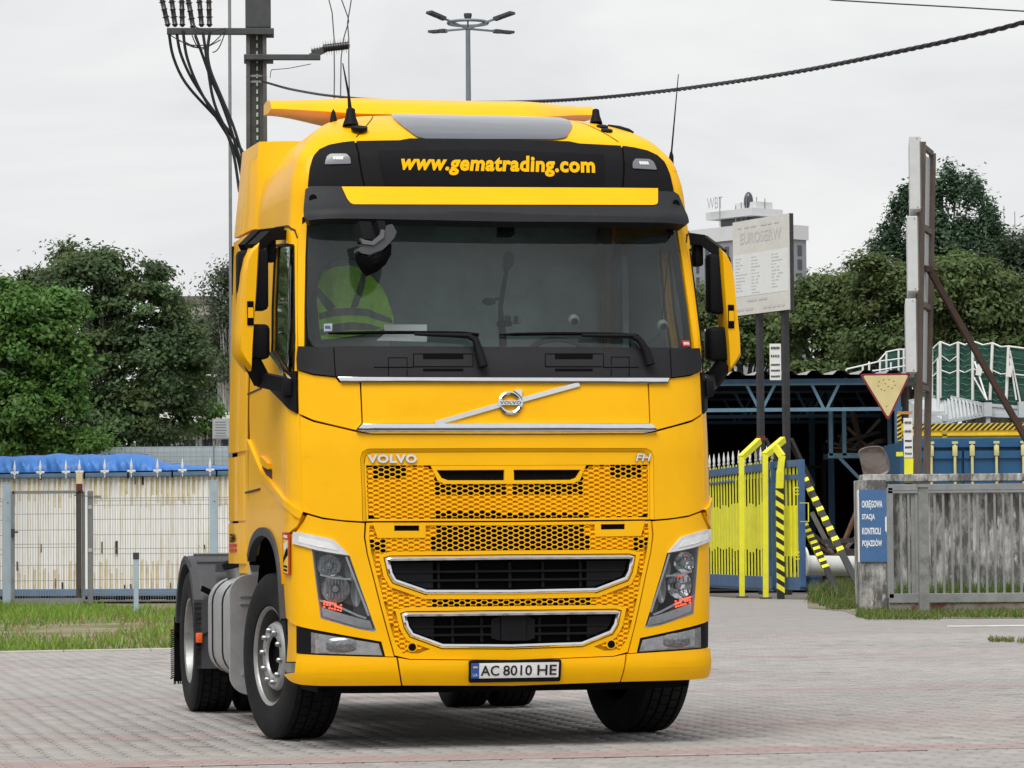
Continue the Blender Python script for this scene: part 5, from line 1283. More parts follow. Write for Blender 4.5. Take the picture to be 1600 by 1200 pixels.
for lv in range(3):
    for i in range(len(prof) - 1):
        (a0, y0), (a1, y1) = prof[i], prof[i + 1]; f = i % 4; st_ = 0
        za, zb__ = levels[lv], levels[lv + 1]
        b.add([(a0, y0, za), (a1, y1, za), (a1, y1, zb__), (a0, y0, zb__)], [(0, 1, 2, 3)], 0)
        if f in (1, 2) and lv != 1 and random.random() < .66:      # yellowed paint run in the flute
            e = random.uniform(.0, .35); q0, q1 = (za, zb__ - e) if lv == 0 else (za + e, zb__)
            b.add([(a0, y0 - .002, q0), (a1, y1 - .002, q0), (a1, y1 - .002, q1), (a0, y0 - .002, q1)], [(0, 1, 2, 3)], 1)
b.build('corrugated_wall', [stained_white(), mat('yellowed_paint', (.66, .575, .38), rough=.7, var=.2, vscale=4)], cx, None, fixn=False)
b = MB(); b.box((CLen / 2, .0, zt - .05), (CLen, .14, .12), bev=.01); b.build('top_rail', mat('worn_blue_rail', (.12, .20, .31), rough=.6, var=.15, vscale=3, var2=((.10, .04, .03), 4, .62, .8, .8)), cx, None)
b = MB(); b.box((CLen / 2, .0, zb), (CLen, .14, .16), bev=.01); b.build('bottom_rail', mat('worn_blue_rail', (.12, .20, .31)), cx, None)
b = MB()
for k in range(14): b.box((.4 + k * CLen / 14, .03, zb - .11), (.18, .12, .12))
b.box((CLen / 2, .3, .03), (CLen, .3, .06)); b.build('footing', DRK, cx, None)
b = MB(); b.box((CLen / 2, 1.25, zt / 2), (CLen, 2.3, zt - .1)); b.build('container_body', mat('container_grey', (.3, .3, .29), rough=.7), cx, None)
b = MB()
for k in range(26):
    b.box((random.uniform(.5, CLen - .5), -.006, random.choice([zb + .12, zb + .2, zt - .15, zb + 1.0, zb + .6])), (random.uniform(.02, .05), .006, random.uniform(.08, .3)))
b.build('rust_patch', mat('rust_dark', (.05, .03, .02), rough=.9), cx, None)
# ---- spear-topped rail on the container
FW = [18, 60, 102, 124, 165, 208, 250, 290, 334, 372]
rl = empty('spiked_rail', (Lc[0], Lc[1] - .30, zt - .13), cx.rotation_euler[2], 'dark rail with white spear finials running along the container top', 'railing')
b = MB(); b.bar((0, .1, .13), (CLen, .1, .13), .03, .03); 
for k in range(9): b.bar((k * CLen / 8, .1, -.02), (k * CLen / 8, .1, .13), .03, .03)
b.build('rail', DRK, rl, None)
fin = MB(); fin.lathe([(-.02, .012), (.06, .014), (.07, .03), (.09, .03), (.10, .016), (.16, .022), (.20, .036), (.25, .028), (.40, .003)], (0, 0, 0), (0, 0, 1), 8); fin.box((0, 0, .12), (.20, .02, .05), bev=.01)
fm = fin.mesh('finial', WHT, 40)
for i, px in enumerate(FW):
    w0 = at(px, 740, 77.2); xl = (w0[0] - Lc[0]) / math.cos(cx.rotation_euler[2])
    o = bpy.data.objects.new('finial', fm); COL.objects.link(o); o.parent = rl; o.location = (xl, -.02, .02)
# ---- blue tarpaulin
tb = MB(); rows = []; nx = 220
pts_top = [(-60, 714), (20, 713), (60, 711), (85, 709), (125, 711), (160, 710), (215, 709), (226, 712), (240, 719), (262, 725), (300, 727), (345, 728), (380, 728)]
for i in range(nx):
    px = -60 + 440 * i / (nx - 1); ty = np.interp(px, [p[0] for p in pts_top], [p[1] for p in pts_top]) + .8 * math.sin(px * .13) 
    Yc = 78.5 + (76 - 78.5) * (px + 70) / 548 + .10; Zt = at(px, ty, Yc + 1.0)[2]; X = at(px, ty, Yc)[0]; r_ = []
    for j in range(26):
        t = j / 25
        wr = .05 * math.sin(px * .11 + t * 5) + .07 * abs(math.sin(px * .12 - t * 4)) + .06 * abs(math.sin(px * .23 + t * 5.5)) + .03 * abs(math.sin(px * .61 - t * 9))
        if t < .72: u = t / .72; z = zt - .03 + (Zt - zt + .03) * (math.sin(u * PI / 2) ** .8); y = Yc + .9 * u ** 2.2 + wr * (.4 + u) * .9
        else: u = (t - .72) / .28; z = Zt - .15 * u + .04 * wr; y = Yc + .95 + 1.2 * u
        r_.append((X, y, z))
    rows.append(r_)
tb.grid(rows); o = tb.build('tarpaulin', mat('tarp_blue', (.030, .155, .47), rough=.5, var=.2, vscale=2.5, bump=1.0, bscale=2.6), None, 75); tag(o, 'crumpled blue tarpaulin draped along the top of the white container', 'tarpaulin')
# ---- fence of welded mesh panels
YF = 69.4
def fz(py, px=100, Y=YF): return float(at(px, py, Y)[2])
fe = empty('mesh_fence', (at(5, 940, YF)[0], YF, 0), 0, 'grey welded wire mesh fence panels between pale blue posts', 'fence')
fx0 = at(5, 940, YF)[0]
def wires(mb, x0, x1, z0, z1, y=0.0, rails=(), pitch=.05, step=.2, mi=0):
    k = int((x1 - x0) / pitch)
    for i in range(k + 1): mb.bar((x0 + i * (x1 - x0) / k, y, z0), (x0 + i * (x1 - x0) / k, y, z1), .0065, .0065)
    for z in rails: mb.bar((x0, y - .006, z), (x1, y - .006, z), .010, .010)
zr = [fz(p) for p in (779, 783, 790, 812, 836, 858, 866, 884, 906, 926)]
ztf, zbf = fz(778), .08
segs = [(-60, 4), (141, 330), (340, 470)]
for a, b2 in segs:
    m = MB(); wires(m, at(a, 900, YF)[0] - fx0, at(b2, 900, YF)[0] - fx0, zbf, ztf, rails=zr); tag(m.build('wire_panel', WIR, fe, None), kind='stuff')
for (p, w_, top) in ((11, .17, 754), (334, .16, 753), (470, .16, 753)):
    m = MB(); m.box((at(p, 850, YF)[0] - fx0, .02, fz(top) / 2), (w_, .09, fz(top)), bev=.008); m.box((at(p, 850, YF)[0] - fx0, .02, fz(top)), (w_ + .01, .10, .02)); m.build('post', PBL, fe, None)
    m = MB(); m.box((at(p, 850, YF)[0] - fx0 + .02, -.028, fz(785)), (.02, .01, .02)); m.build('bolt', DRK, fe, None)
gt = empty('wicket_gate', (at(78, 940, YF)[0], YF - .1, 0), 0, 'grey framed wire mesh wicket gate between a blue post and a grey post', 'gate'); gx0 = at(78, 940, YF)[0]
X = lambda p: at(p, 850, YF)[0] - gx0
b = MB(); b.box(((X(21) + X(131)) / 2, 0, fz(769)), (X(131) - X(21), .06, .06)); b.box((X(21.5), 0, (fz(769) + .05) / 2 + .05), (.06, .06, fz(769) - .1)); b.box(((X(21) + X(131)) / 2, 0, .09), (X(131) - X(21), .07, .14)); b.build('gate_frame', GAL, gt, None)
b = MB(); b.box((X(124), 0, (fz(769) + .1) / 2), (.10, .06, fz(769) - .1)); b.build('gate_stile', mat('brown_steel', (.06, .05, .045), rough=.7, var=.2), gt, None)
b = MB(); b.box((X(131.5), 0, (fz(769) + .1) / 2), (.06, .06, fz(769) - .1)); b.build('gate_frame', GAL, gt, None)
m = MB(); wires(m, X(24), X(121), .14, fz(771), rails=[fz(p) for p in (803, 828, 850, 855, 883, 907)]); tag(m.build('wire_panel', WIR, gt, None), kind='stuff')
b = MB(); b.box((X(22), -.06, fz(832)), (.07, .08, .16)); b.box((X(25), -.08, fz(831)), (.14, .03, .035)); b.build('lock', mat('lock_dark', (.04, .04, .045), rough=.5), gt, None)
gp_ = empty('gate_post', (at(141.5, 940, YF)[0], YF, 0), 0, 'grey steel gate post with two pale discs beside the mesh gate', 'post')
b = MB(); b.box((0, 0, fz(767) / 2), (.105, .10, fz(767)), bev=.01); b.build('shaft', GAL, gp_, None)
b = MB(); 
for p in (793, 860): b.lathe([(0, .045), (.01, .045), (.012, 0)], (0, -.055, fz(p)), (0, -1, 0), 14)
b.build('disc', mat('disc_grey', (.45, .46, .46), rough=.5), gp_, None)
b = MB(); b.bar((-.32, -.06, fz(774)), (.18, -.06, fz(777)), .02, .02); b.box((.16, -.06, fz(777)), (.12, .03, .06)); b.build('latch_bar', GAL, gp_, None)
b = MB(); b.box((0, 0, 0), (.13, .06, .16)); o = empty('marker_post', at(124, 752, YF - .25), 0, 'short cream and maroon painted stub standing above the mesh gate', 'post')
b = MB(); b.box((0, 0, .06), (.125, .05, .24)); b.build('cream_top', mat('cream_paint', (.62, .52, .33), rough=.6, var=.1), o, None); b = MB(); b.box((0, 0, -.12), (.125, .052, .14)); b.build('maroon_base', mat('maroon_paint', (.10, .02, .02), rough=.6), o, None); b = MB(); b.box((0, .04, -1.15), (.07, .05, 2.0)); b.build('stake', mat('brown_steel', (.06, .05, .045)), o, None)
# ---- short pale post in the grass
Yp = gnd(213, 958)[1]; p = gnd(213, 958)
o = empty('bollard_post', p, 0, 'short pale blue steel post with dark cap standing in the grass', 'post'); hz_ = at(213, 866, Yp)[2]
b = MB(); b.box((0, 0, hz_ / 2 - .05), (.085, .07, hz_), bev=.006); b.build('shaft', PBL, o, None)
b = MB(); b.box((0, 0, hz_ - .03), (.10, .085, .12), bev=.005); b.build('cap', mat('lock_dark', (.04, .04, .045)), o, None)
# ---- pale blue sheet fence further back with wire on top
o = empty('sheet_fence', at(240, 735, 92), 0, 'pale blue corrugated sheet fence with wire mesh behind the tarpaulin', 'fence'); c0 = at(240, 735, 92)
b = MB(); xa, xb = at(115, 700, 92)[0] - c0[0], at(470, 700, 92)[0] - c0[0]; n = int((xb - xa) / .07)
b.grid([[(xa + (xb - xa) * i / n, .02 * (i % 2), z) for i in range(n + 1)] for z in (-c0[2], at(240, 698, 92)[2] - c0[2])]); b.build('sheet', mat('pale_sheet', (.42, .50, .54), rough=.5, var=.08, vscale=2), o, None)
b = MB(); wires(b, xa, xb, -.3, at(240, 696, 92)[2] - c0[2] + .05, y=-.12, rails=[at(240, q, 92)[2] - c0[2] for q in (700, 707, 714, 721, 728)], pitch=.17); tag(b.build('wire', WIR, o, None), kind='stuff')
# ---- low white building and notice board, far street lamp
def bld(name, x0, x1, ytop, Y, depth, m, label, cat, roof=None):
    A = at(x0, ytop, Y); B = at(x1, ytop, Y); o = empty(name, ((A[0] + B[0]) / 2, Y, 0), 0, label, cat); wd = B[0] - A[0]; h = A[2]
    b = MB(); b.box((0, depth / 2, h / 2), (wd, depth, h)); b.build('wall', m, o, None); return o, wd, h
o, wd, h = bld('low_building', 262, 520, 668, 112, 8, mat('offwhite_wall', (.52, .52, .50), rough=.8, var=.1, vscale=2), 'low white building with pale roof half hidden behind the dark tree', 'building')
b = MB(); b.box((0, 3.8, h + .22), (wd + .4, 8.8, .5)); b.build('roof', WHT, o, None)
b = MB()
for k in range(9): b.box((-wd / 2 + .7 + k * .62, -.02, h - .65), (.4, .06, .5))
b.build('window', mat('dark_pane', (.06, .07, .08), rough=.2), o, None)
b = MB(); b.box((0, -.03, h - .05), (wd, .05, .12)); b.build('eave', mat('eave_dark', (.05, .05, .05), rough=.6), o, None)
nbp = at(346, 670, 88); o = empty('notice_board', (nbp[0], 88, 0), 0, 'grey notice board with small text rows standing behind the lorry edge', 'sign')
b = MB(); b.box((0, 0, nbp[2]), (.46, .04, .52)); b.build('panel', mat('notice_grey', (.33, .34, .35), rough=.6), o, None)
b = MB(); b.box((0, -.025, nbp[2]), (.40, .01, .46)); b.build('face', mat('notice_face', (.40, .41, .42), rough=.6), o, None)
b = MB()
for k in range(6): b.box((-.02, -.032, nbp[2] + .17 - k * .07), (.28 + .05 * math.sin(k * 3), .004, .022))
b.build('text_row', mat('faded_ink', (.16, .17, .18), rough=.8), o, None)
b = MB()
for s in (-.2, .2): b.box((s, .03, nbp[2] / 2), (.05, .04, nbp[2]))
b.build('leg', GAL, o, None)
q = at(342, 640, 130); o = empty('street_lamp', (q[0], 130, 0), 0, 'small far street lamp between the trees beside the lorry', 'street lamp'); zt_ = at(342, 588, 130)[2]
b = MB(); b.tube([(0, 0, 0), (0, 0, zt_)], [.07, .045], 8); b.build('pole', GAL, o, 60); b = MB(); b.box((-.2, 0, zt_ + .02), (.55, .16, .10), bev=.03); b.build('lamp_head', WHT, o, None)
# ------------------------------------------------------------------ TREES
BARK = mat('bark', (.06, .05, .042), rough=.95, var=.3, vscale=8, bump=.4, bscale=20)
BIRCH = mat('birch_bark', (.45, .43, .40), rough=.9, var=.25, vscale=8)
def tree(name, base, lobes, col, label, group=None, leaf=.17, n=20000, trunk=.22, colv=.25, clump=.55, trunk_h=None, flat=.6, droop=0.0, bark=None, tip=None, gap=0.0, inner=.5):
    o = empty(name, base, 0, label, 'tree', group); base = np.array(base, float)
    L = np.array(lobes, float)   # cx, cy, cz, rx, ry, rz relative to base
    wts = (L[:, 3] * L[:, 5] + L[:, 3] * L[:, 4]); wts /= wts.sum()
    P, T, N, C = [], [], [], []; ends = []
    for l, wt in zip(L, wts):
        m_ = int(n * wt); nc = max(6, int(2.2 * (l[3] * l[5] + l[3] * l[4] + l[4] * l[5]) / clump ** 2 * (1 - gap)))
        d = rng.normal(0, 1, (nc, 3)); d /= np.linalg.norm(d, axis=1, keepdims=True); d[:, 2] = np.where((d[:, 2] < -.5), -d[:, 2] * .5, d[:, 2])
        rad = rng.uniform(inner, 1.03, nc) ** .6
        cc = l[:3] + d * l[3:6] * rad[:, None]; ends.append(cc)
        tint = rng.uniform(1 - colv, 1 + colv, nc); yel = rng.uniform(0, 1, nc)
        ci = rng.integers(0, nc, m_); sg = np.array([clump, clump, clump * flat]) * .52 * rng.uniform(.6, 1.3, nc)[ci][:, None]
        off = rng.normal(0, 1, (m_, 3)) * sg; p = cc[ci] + off
        p[:, 2] -= droop * np.abs(rng.normal(0, 1, m_))
        outd = d[ci] * .55 + off / (np.linalg.norm(off, axis=1, keepdims=True) + 1e-6) * .35 + np.array([0, 0, .55]) + rng.normal(0, .45, (m_, 3))
        outd /= np.linalg.norm(outd, axis=1, keepdims=True)
        t = rng.normal(0, 1, (m_, 3)); t[:, 2] -= .4 + 2.5 * droop; t -= outd * np.sum(t * outd, 1, keepdims=True)
        cl = np.array(col) * (tint[ci] * rng.uniform(.72, 1.3, m_))[:, None]
        if tip is not None: k_ = (yel[ci] > .72)[:, None]; cl = np.where(k_, cl * .5 + np.array(tip) * .5, cl)
        P.append(p); T.append(t); N.append(outd); C.append(cl)
    P = np.concatenate(P); T = np.concatenate(T); N = np.concatenate(N); C = np.concatenate(C)
    k_ = P[:, 2] + base[2] > .05; P, T, N, C = P[k_], T[k_], N[k_], C[k_]
    me = leaves_mesh('crown', P, T, N, rng.uniform(.7, 1.3, len(P)) * leaf, .55, C, LEAF, .08)
    c = bpy.data.objects.new('crown', me); COL.objects.link(c); c.parent = o
    b = MB(); E = np.concatenate(ends); top = np.array([np.average(L[:, 0], weights=wts), np.average(L[:, 1], weights=wts), np.max(L[:, 2] + .35 * L[:, 5])]); th = trunk_h or top[2]
    pts = [np.array([0, 0, -.1]), np.array([.06, 0, th * .25]), top * .5 * np.array([1, 1, 0]) + np.array([0, 0, th * .5]), top * np.array([1, 1, 0]) + np.array([0, 0, th])]
    b.tube(pts, [trunk * 1.2, trunk, trunk * .65, trunk * .15], 8)
    for e in E[rng.permutation(len(E))[:min(26, len(E))]]:
        h = max(.5, min(th * .75, e[2] * rng.uniform(.35, .7))); st = np.array([np.interp(h, [0, th * .5, th], [0, pts[2][0], pts[3][0]]), np.interp(h, [0, th * .5, th], [0, pts[2][1], pts[3][1]]), h]); md = (st + e) / 2 + np.array([0, 0, -.15])
        b.tube([st, md, e], [trunk * .35, trunk * .2, trunk * .05], 5)
    b.build('trunk', bark or BARK, o, 60); return o
def TP(px, py, Y, bx):      # lobe centre relative to base
    a = at(px, py, Y); return (a[0] - bx[0], a[1] - bx[1], a[2])
def lobe(px, py, rpx, rpy, Y, bx, ry=None):
    s = Y / FPX; a = at(px, py, Y); return (a[0] - bx[0], a[1] - bx[1] + rng.normal(0, .3), a[2], rpx * s, (ry or rpx * s * .8), rpy * s)
DK = (.070, .118, .046); BR = (.092, .195, .042); OL = (.100, .150, .052); BG = (.062, .112, .062); GF = (.070, .095, .055)
def base_at(px, Y): return (float(at(px, 850, Y)[0]), float(Y), 0.0)
bx = base_at(195, 100)
tree('walnut_tree', bx, [lobe(*q, 100, bx) for q in ((100, 455, 70, 62), (150, 430, 55, 42), (215, 470, 70, 50), (60, 480, 60, 50), (150, 560, 105, 80), (245, 545, 70, 72), (290, 580, 42, 70), (230, 640, 85, 55), (140, 650, 80, 50), (20, 500, 60, 60), (265, 470, 25, 20), (190, 685, 100, 40), (110, 395, 22, 16), (165, 405, 22, 14), (235, 425, 24, 16))], DK, 'large dark green broadleaf tree behind the blue tarpaulin', leaf=.155, n=60000, trunk=.28, clump=.48, tip=(.11, .135, .045), flat=.5, gap=.2, colv=.45)
bx = base_at(40, 90)
tree('young_ash_tree', bx, [lobe(*q, 90, bx) for q in ((45, 540, 70, 70), (85, 480, 36, 42), (20, 480, 45, 42), (70, 620, 62, 62), (20, 640, 60, 60), (110, 560, 22, 50), (-40, 560, 60, 110), (150, 690, 26, 14), (50, 690, 70, 30), (-20, 690, 60, 40))], BR, 'bright green leafy tree at the left edge before the darker tree', leaf=.16, n=46000, trunk=.14, clump=.40, colv=.32, tip=(.11, .19, .04), flat=.55, droop=.04)
bx = base_at(345, 122)
tree('birch_tree', bx, [lobe(*q, 122, bx) for q in ((345, 440, 22, 28), (355, 500, 36, 36), (338, 470, 14, 20), (380, 460, 40, 60), (350, 570, 32, 40), (375, 540, 40, 50))], GF, 'pale trunked birch with thin grey green leaves beside the grey pole', leaf=.15, n=9000, trunk=.16, clump=.6, bark=BIRCH, gap=.35, flat=.7, droop=.15)
bx = base_at(318, 104)
tree('sapling', bx, [lobe(*q, 104, bx) for q in ((322, 648, 22, 16), (335, 640, 10, 10), (312, 668, 18, 12), (330, 672, 16, 10))], BR, 'small bright green sapling before the low white building', leaf=.16, n=1600, trunk=.05, clump=.3, gap=.2)
for i, (px, Y, hpx, r_, co, la) in enumerate(((322, 150, 490, 46, GF, 'grey green tree behind the dark tree right of its crown'), (-60, 125, 430, 90, DK, 'dark tree beyond the left edge of the yard'), (270, 170, 505, 45, OL, 'hazy olive tree showing low behind the dark crown'))):
    bx = base_at(px, Y); tree('background_tree', bx, [lobe(px, hpx + 70, r_, 70, Y, bx), lobe(px + r_ * .4, hpx + 130, r_, 60, Y, bx), lobe(px - r_ * .4, hpx + 150, r_, 70, Y, bx)], co, la, leaf=.22, n=16000, trunk=.2, clump=.7)
# trees out of the picture to the left whose reflection shows in the lorry's flank
for i, (x, y, h) in enumerate(((-14.5, 62, 9), (-17, 50, 10), (-21, 42, 9.5), (-15.5, 78, 10), (-25, 34, 10), (-19, 70, 11))):
    tree('roadside_tree', (x, y, 0), [(0, 0, h * .62, 2.6, 2.6, h * .36), (.9, .5, h * .45, 2.3, 2.2, h * .3), (-1, .2, h * .5, 2.2, 2.4, h * .3), (0, 0, h * .28, 2.4, 2.4, h * .22)], [DK, DK, OL][i % 3], ['tall', 'dark', 'olive'][i % 3] + ' green tree beyond the left edge, ' + ['beside the far fence', 'beside the verge', 'next to the paving', 'behind the container line', 'closest to the camera', 'between the two rows'][i], 'trees beyond the left edge', leaf=.34, n=6000, trunk=.2, clump=.9)
# ---- grey concrete power pole
YP = 54.0
def pz(py, px=400, Y=YP): return float(at(px, py, Y)[2])
p0 = at(404, 850, YP); pole = empty('power_pole', (p0[0], YP, 0), math.radians(4), 'dark concrete power pole with steel crossarms behind the lorry cab', 'power pole')
CON = mat('dark_concrete', (.105, .10, .095), rough=.9, var=.2, vscale=4, bump=.3, bscale=30)
STE = mat('dark_steel', (.065, .068, .07), rough=.6, metal=.3, var=.2, vscale=6)
zT = pz(-120)
b = MB(); w0, w1 = .38, .30
for (sx, sw) in ((-.125, .06), (.125, .06)): b.bar((sx * 1.25, 0, 0), (sx, 0, zT), sw, .30, up=(0, 1, 0))
b.bar((0, .02, 0), (0, .02, zT), .22, .10, up=(0, 1, 0)); b.build('shaft', CON, pole, None)
b = MB(); b.box((.03, -.05, (pz(-100) + pz(46)) / 2), (.40, .22, pz(-100) - pz(46)), bev=.02); b.build('casing', STE, pole, None)
b = MB()
for k, py in enumerate(range(60, 232, 12)):
    b.box((.01, -.06, pz(py)), (.028, .02, .065))
b.build('marker_strip', mat('pale_marker', (.55, .53, .45), rough=.7), pole, None)
b = MB(); b.box((.01, -.048, (pz(40) + pz(232)) / 2), (.05, .012, pz(40) - pz(232))); b.build('marker_back', mat('green_tape', (.04, .07, .06), rough=.7), pole, None)
Xp = lambda px: float(at(px, 50, YP)[0] - p0[0])
b = MB(); b.box(((Xp(262) + Xp(428)) / 2, -.18, pz(52)), (Xp(428) - Xp(262), .10, .10), bev=.008); b.box(((Xp(385) + Xp(428)) / 2, .12, pz(52)), (Xp(428) - Xp(385), .08, .10)); b.build('crossarm', STE, pole, None)
b = MB(); b.box(((Xp(383) + Xp(500)) / 2, -.18, pz(92)), (Xp(500) - Xp(383), .10, .085), bev=.008); b.box((Xp(404), .02, pz(92)), (.46, .38, .10)); b.bar((Xp(484), -.18, pz(91)), (Xp(507), -.18, pz(80)), .06, .09); b.build('crossarm', STE, pole, None)
def insulator(px0, py0, px1, py1, n, r, parent, name='insulator', m=None, sy=-.18, core=.45):
    a = np.array([Xp(px0), sy, pz(py0)]); c = np.array([Xp(px1), sy, pz(py1)]); L_ = np.linalg.norm(c - a); pr = [(0, .02)]
    for k in range(n): h = L_ * (k + .2) / n; pr += [(h, r * core), (h + L_ / n * .12, r * (1 if k % 2 else .85)), (h + L_ / n * .24, r * core)]
    pr += [(L_, .02), (L_, 0)]; b = MB(); b.lathe(pr, a, c - a, 12); return b.build(name, m or mat('insulator_brown', (.035, .03, .03), rough=.3), parent, 50)
insulator(504, 78, 546, 73, 11, .135, pole); insulator(486, 81, 512, 76, 6, .085, pole, sy=-.05)
tops = [(254, 0, 264, 45), (269, 0, 275, 45), (285, 0, 286, 45), (295, 0, 303, 48), (312, 0, 316, 45), (327, 0, 328, 45)]
for k, (x0, y0, x1, y1) in enumerate(tops):
    dx = (x1 - x0) / 45.0; insulator(x1, y1, x0 - dx * 60, -60, 9, .062, pole, 'cable_end', None, -.18, .62)
b = MB(); b.lathe([(0, .165), (.03, .165)], (0, 0, pz(122)), (0, 0, 1), 16); b.lathe([(0, .165), (.03, .165)], (0, 0, pz(131)), (0, 0, 1), 16); b.build('strap', GAL, pole, None)
# cables from the crossarm ends down behind the lorry
CAB = mat('cable_black', (.014, .014, .018), rough=.55)
paths = [[(264, 50), (268, 85), (285, 125), (308, 152), (340, 185), (362, 212), (380, 238), (392, 262), (396, 320)], [(276, 50), (280, 80), (296, 118), (318, 152), (345, 188), (366, 216), (384, 244), (392, 280)], [(286, 48), (290, 85), (303, 122), (320, 156), (342, 190), (358, 215), (372, 245), (380, 290)],
         [(305, 55), (318, 90), (330, 125), (342, 150), (352, 176), (362, 205), (372, 240), (380, 262)], [(317, 50), (322, 85), (326, 115), (331, 148), (338, 172), (350, 195), (366, 240), (374, 300)], [(328, 50), (323, 82), (328, 110), (342, 142), (356, 175), (366, 200), (378, 240), (382, 262)]]
for k, pth in enumerate(paths):
    # catmull smooth
    A = np.array(pth, float); tt = np.linspace(0, len(A) - 1, 30); S1 = np.stack([np.interp(tt, range(len(A)), A[:, i]) for i in (0, 1)], 1)
    for _ in range(3): S1[1:-1] = (S1[:-2] + 2 * S1[1:-1] + S1[2:]) / 4
    P3 = [at(x, y, YP - .2 - .06 * k) for x, y in S1]; c = P3[0]; nm = ['leftmost', 'second', 'third', 'fourth', 'fifth', 'rightmost'][k]; b = MB(); b.tube([p - c for p in P3], .026, 6); o = b.build('power_cable', CAB, None, 60); o.location = c
    tag(o, nm + ' of the six black power cables hanging from the left crossarm', 'cable', 'power cables hanging from the crossarm')
b = MB()
for (x0, y0, x1, y1, dp) in ((262, 52, 325, 70, 8), (276, 60, 345, 62, 14), (290, 66, 350, 50, 16), (300, 40, 352, 44, 6), (332, 82, 353, 46, 10), (300, 55, 320, 75, 10)):
    b.tube([at(x0 + (x1 - x0) * t, y0 + (y1 - y0) * t + dp * math.sin(PI * t), YP - .35) - at(300, 60, YP) for t in np.linspace(0, 1, 9)], .009, 5)
o = b.build('earthing_wire', CAB, None, 60); o.location = at(300, 60, YP); tag(o, 'loose loops of thin black wire below the left crossarm', 'wire')
b = MB(); b.tube([at(424, 109, YP - .1), at(450, 107, YP - .1), at(486, 100, YP - .1)], .006, 5); b.tube([at(422, 122, YP - .1), at(423, 112, YP - .1), at(425, 109, YP - .1)], .006, 5); c = at(450, 105, YP - .1); b.v = [tuple(np.array(v) - c) for v in b.v]; o = b.build('stay_wire', CAB, None, None); o.location = c; tag(o, 'thin stay wire under the right hand crossarm of the pole', 'wire')
# twisted overhead cable
tw = MB(); A = np.array([(410, 127, YP - .3), (450, 139, 50), (500, 148, 46.5), (560, 154.5, 43), (610, 157.5, 40.5), (700, 160, 37.5), (800, 160, 35), (880, 157, 33), (960, 151, 31.3), (1060, 140, 29.6), (1160, 126, 28), (1260, 110, 26.6), (1360, 90, 25.2), (1470, 67, 24), (1560, 46, 23.2), (1640, 24, 22.6)])
tt = np.linspace(0, len(A) - 1, 150); S1 = np.stack([np.interp(tt, range(len(A)), A[:, i]) for i in (0, 1, 2)], 1)
for _ in range(10): S1[1:-1] = (S1[:-2] + 2 * S1[1:-1] + S1[2:]) / 4
C3 = np.array([at(*r) for r in S1]); sl = np.concatenate([[0], np.cumsum(np.linalg.norm(np.diff(C3, axis=0), axis=1))])
n = 700; ss = np.linspace(0, sl[-1], n); C3 = np.stack([np.interp(ss, sl, C3[:, i]) for i in range(3)], 1); d = np.gradient(C3, axis=0); d /= np.linalg.norm(d, axis=1, keepdims=True); xx = np.cross(d, [0, 0, 1.0]); xx /= np.linalg.norm(xx, axis=1, keepdims=True); yy = np.cross(xx, d); c = C3[0].copy()
for k in range(3):
    ph = ss * 2 * PI / .42 + k * 2 * PI / 3; tw.tube([C3[i] - c + .010 * (xx[i] * math.cos(ph[i]) + yy[i] * math.sin(ph[i])) for i in range(n)], .0095, 5)
o = tw.build('twisted_cable', mat('cable_violet', (.02, .017, .028), rough=.5), None, 60); o.location = c; tag(o, 'twisted black overhead cable sagging across the sky behind the lorry roof', 'cable')
b = MB(); P3 = [at(x, y, 40) for x, y in ((1270, -6), (1300, 0), (1400, 6), (1500, 11.5), (1640, 20))]; b.tube([p - P3[0] for p in P3], .009, 5); o = b.build('overhead_wire', CAB, None, None); o.location = P3[0]; tag(o, 'thin straight overhead wire in the upper right corner of the sky', 'wire')
for la_, pth in zip(('left', 'middle', 'right'), ([(512, -8), (519, 20), (522, 60), (522.5, 120), (522, 158)], [(531, -8), (543, 25), (545, 33), (537, 60), (533, 90), (532, 158)], [(550, -8), (547, 12), (543, 35), (545, 60), (545, 100), (546, 160)])):
    P3 = [at(x, y, 60) for x, y in pth]; b = MB(); b.tube([p - P3[0] for p in P3], .011, 5); o = b.build('hanging_wire', mat('wire_grey', (.10, .10, .105), rough=.5), None, 60); o.location = P3[0]; tag(o, la_ + ' of the three thin slack wires hanging behind the roof aerial', 'wire', 'slack wires behind the lorry roof')
b = MB(); a = at(361.5, 700, 60); b.tube([(0, 0, -a[2]), (0, 0, at(362, -30, 60)[2] - a[2])], [.032, .028], 8); o = b.build('thin_pole', GAL, None, 60); o.location = a; tag(o, 'very thin tall grey pole left of the concrete pole', 'pole')
# ---- tall lamp mast
YM = 125; m0 = at(737, 850, YM); o = empty('lamp_mast', (m0[0], YM, 0), 0, 'tall grey lamp mast with four arms above the lorry roof', 'street lamp'); mz = lambda py: float(at(737, py, YM)[2])
MG = mat('mast_grey', (.17, .20, .22), rough=.5, var=.1)
b = MB(); b.tube([(0, 0, 0), (0, 0, mz(47))], [.16, .085], 12); b.build('pole', MG, o, 60)
b = MB(); b.tube([(0, 0, mz(47)), (0, 0, mz(34))], .03, 8); b.lathe([(0, .0), (.02, .09), (.22, .15), (.30, .15), (.30, 0)], (0, 0, mz(34)), (0, 0, 1), 14); b.build('sensor_head', STE, o, 50)
b = MB(); b.lathe([(0, .75), (.05, .78), (.10, .75)], (0, 0, mz(38)), (0, 0, 1), 24); b.lathe([(0, .70), (.10, .70)], (0, 0, mz(38)), (0, 0, 1), 24); b.build('ring', MG, o, 50)
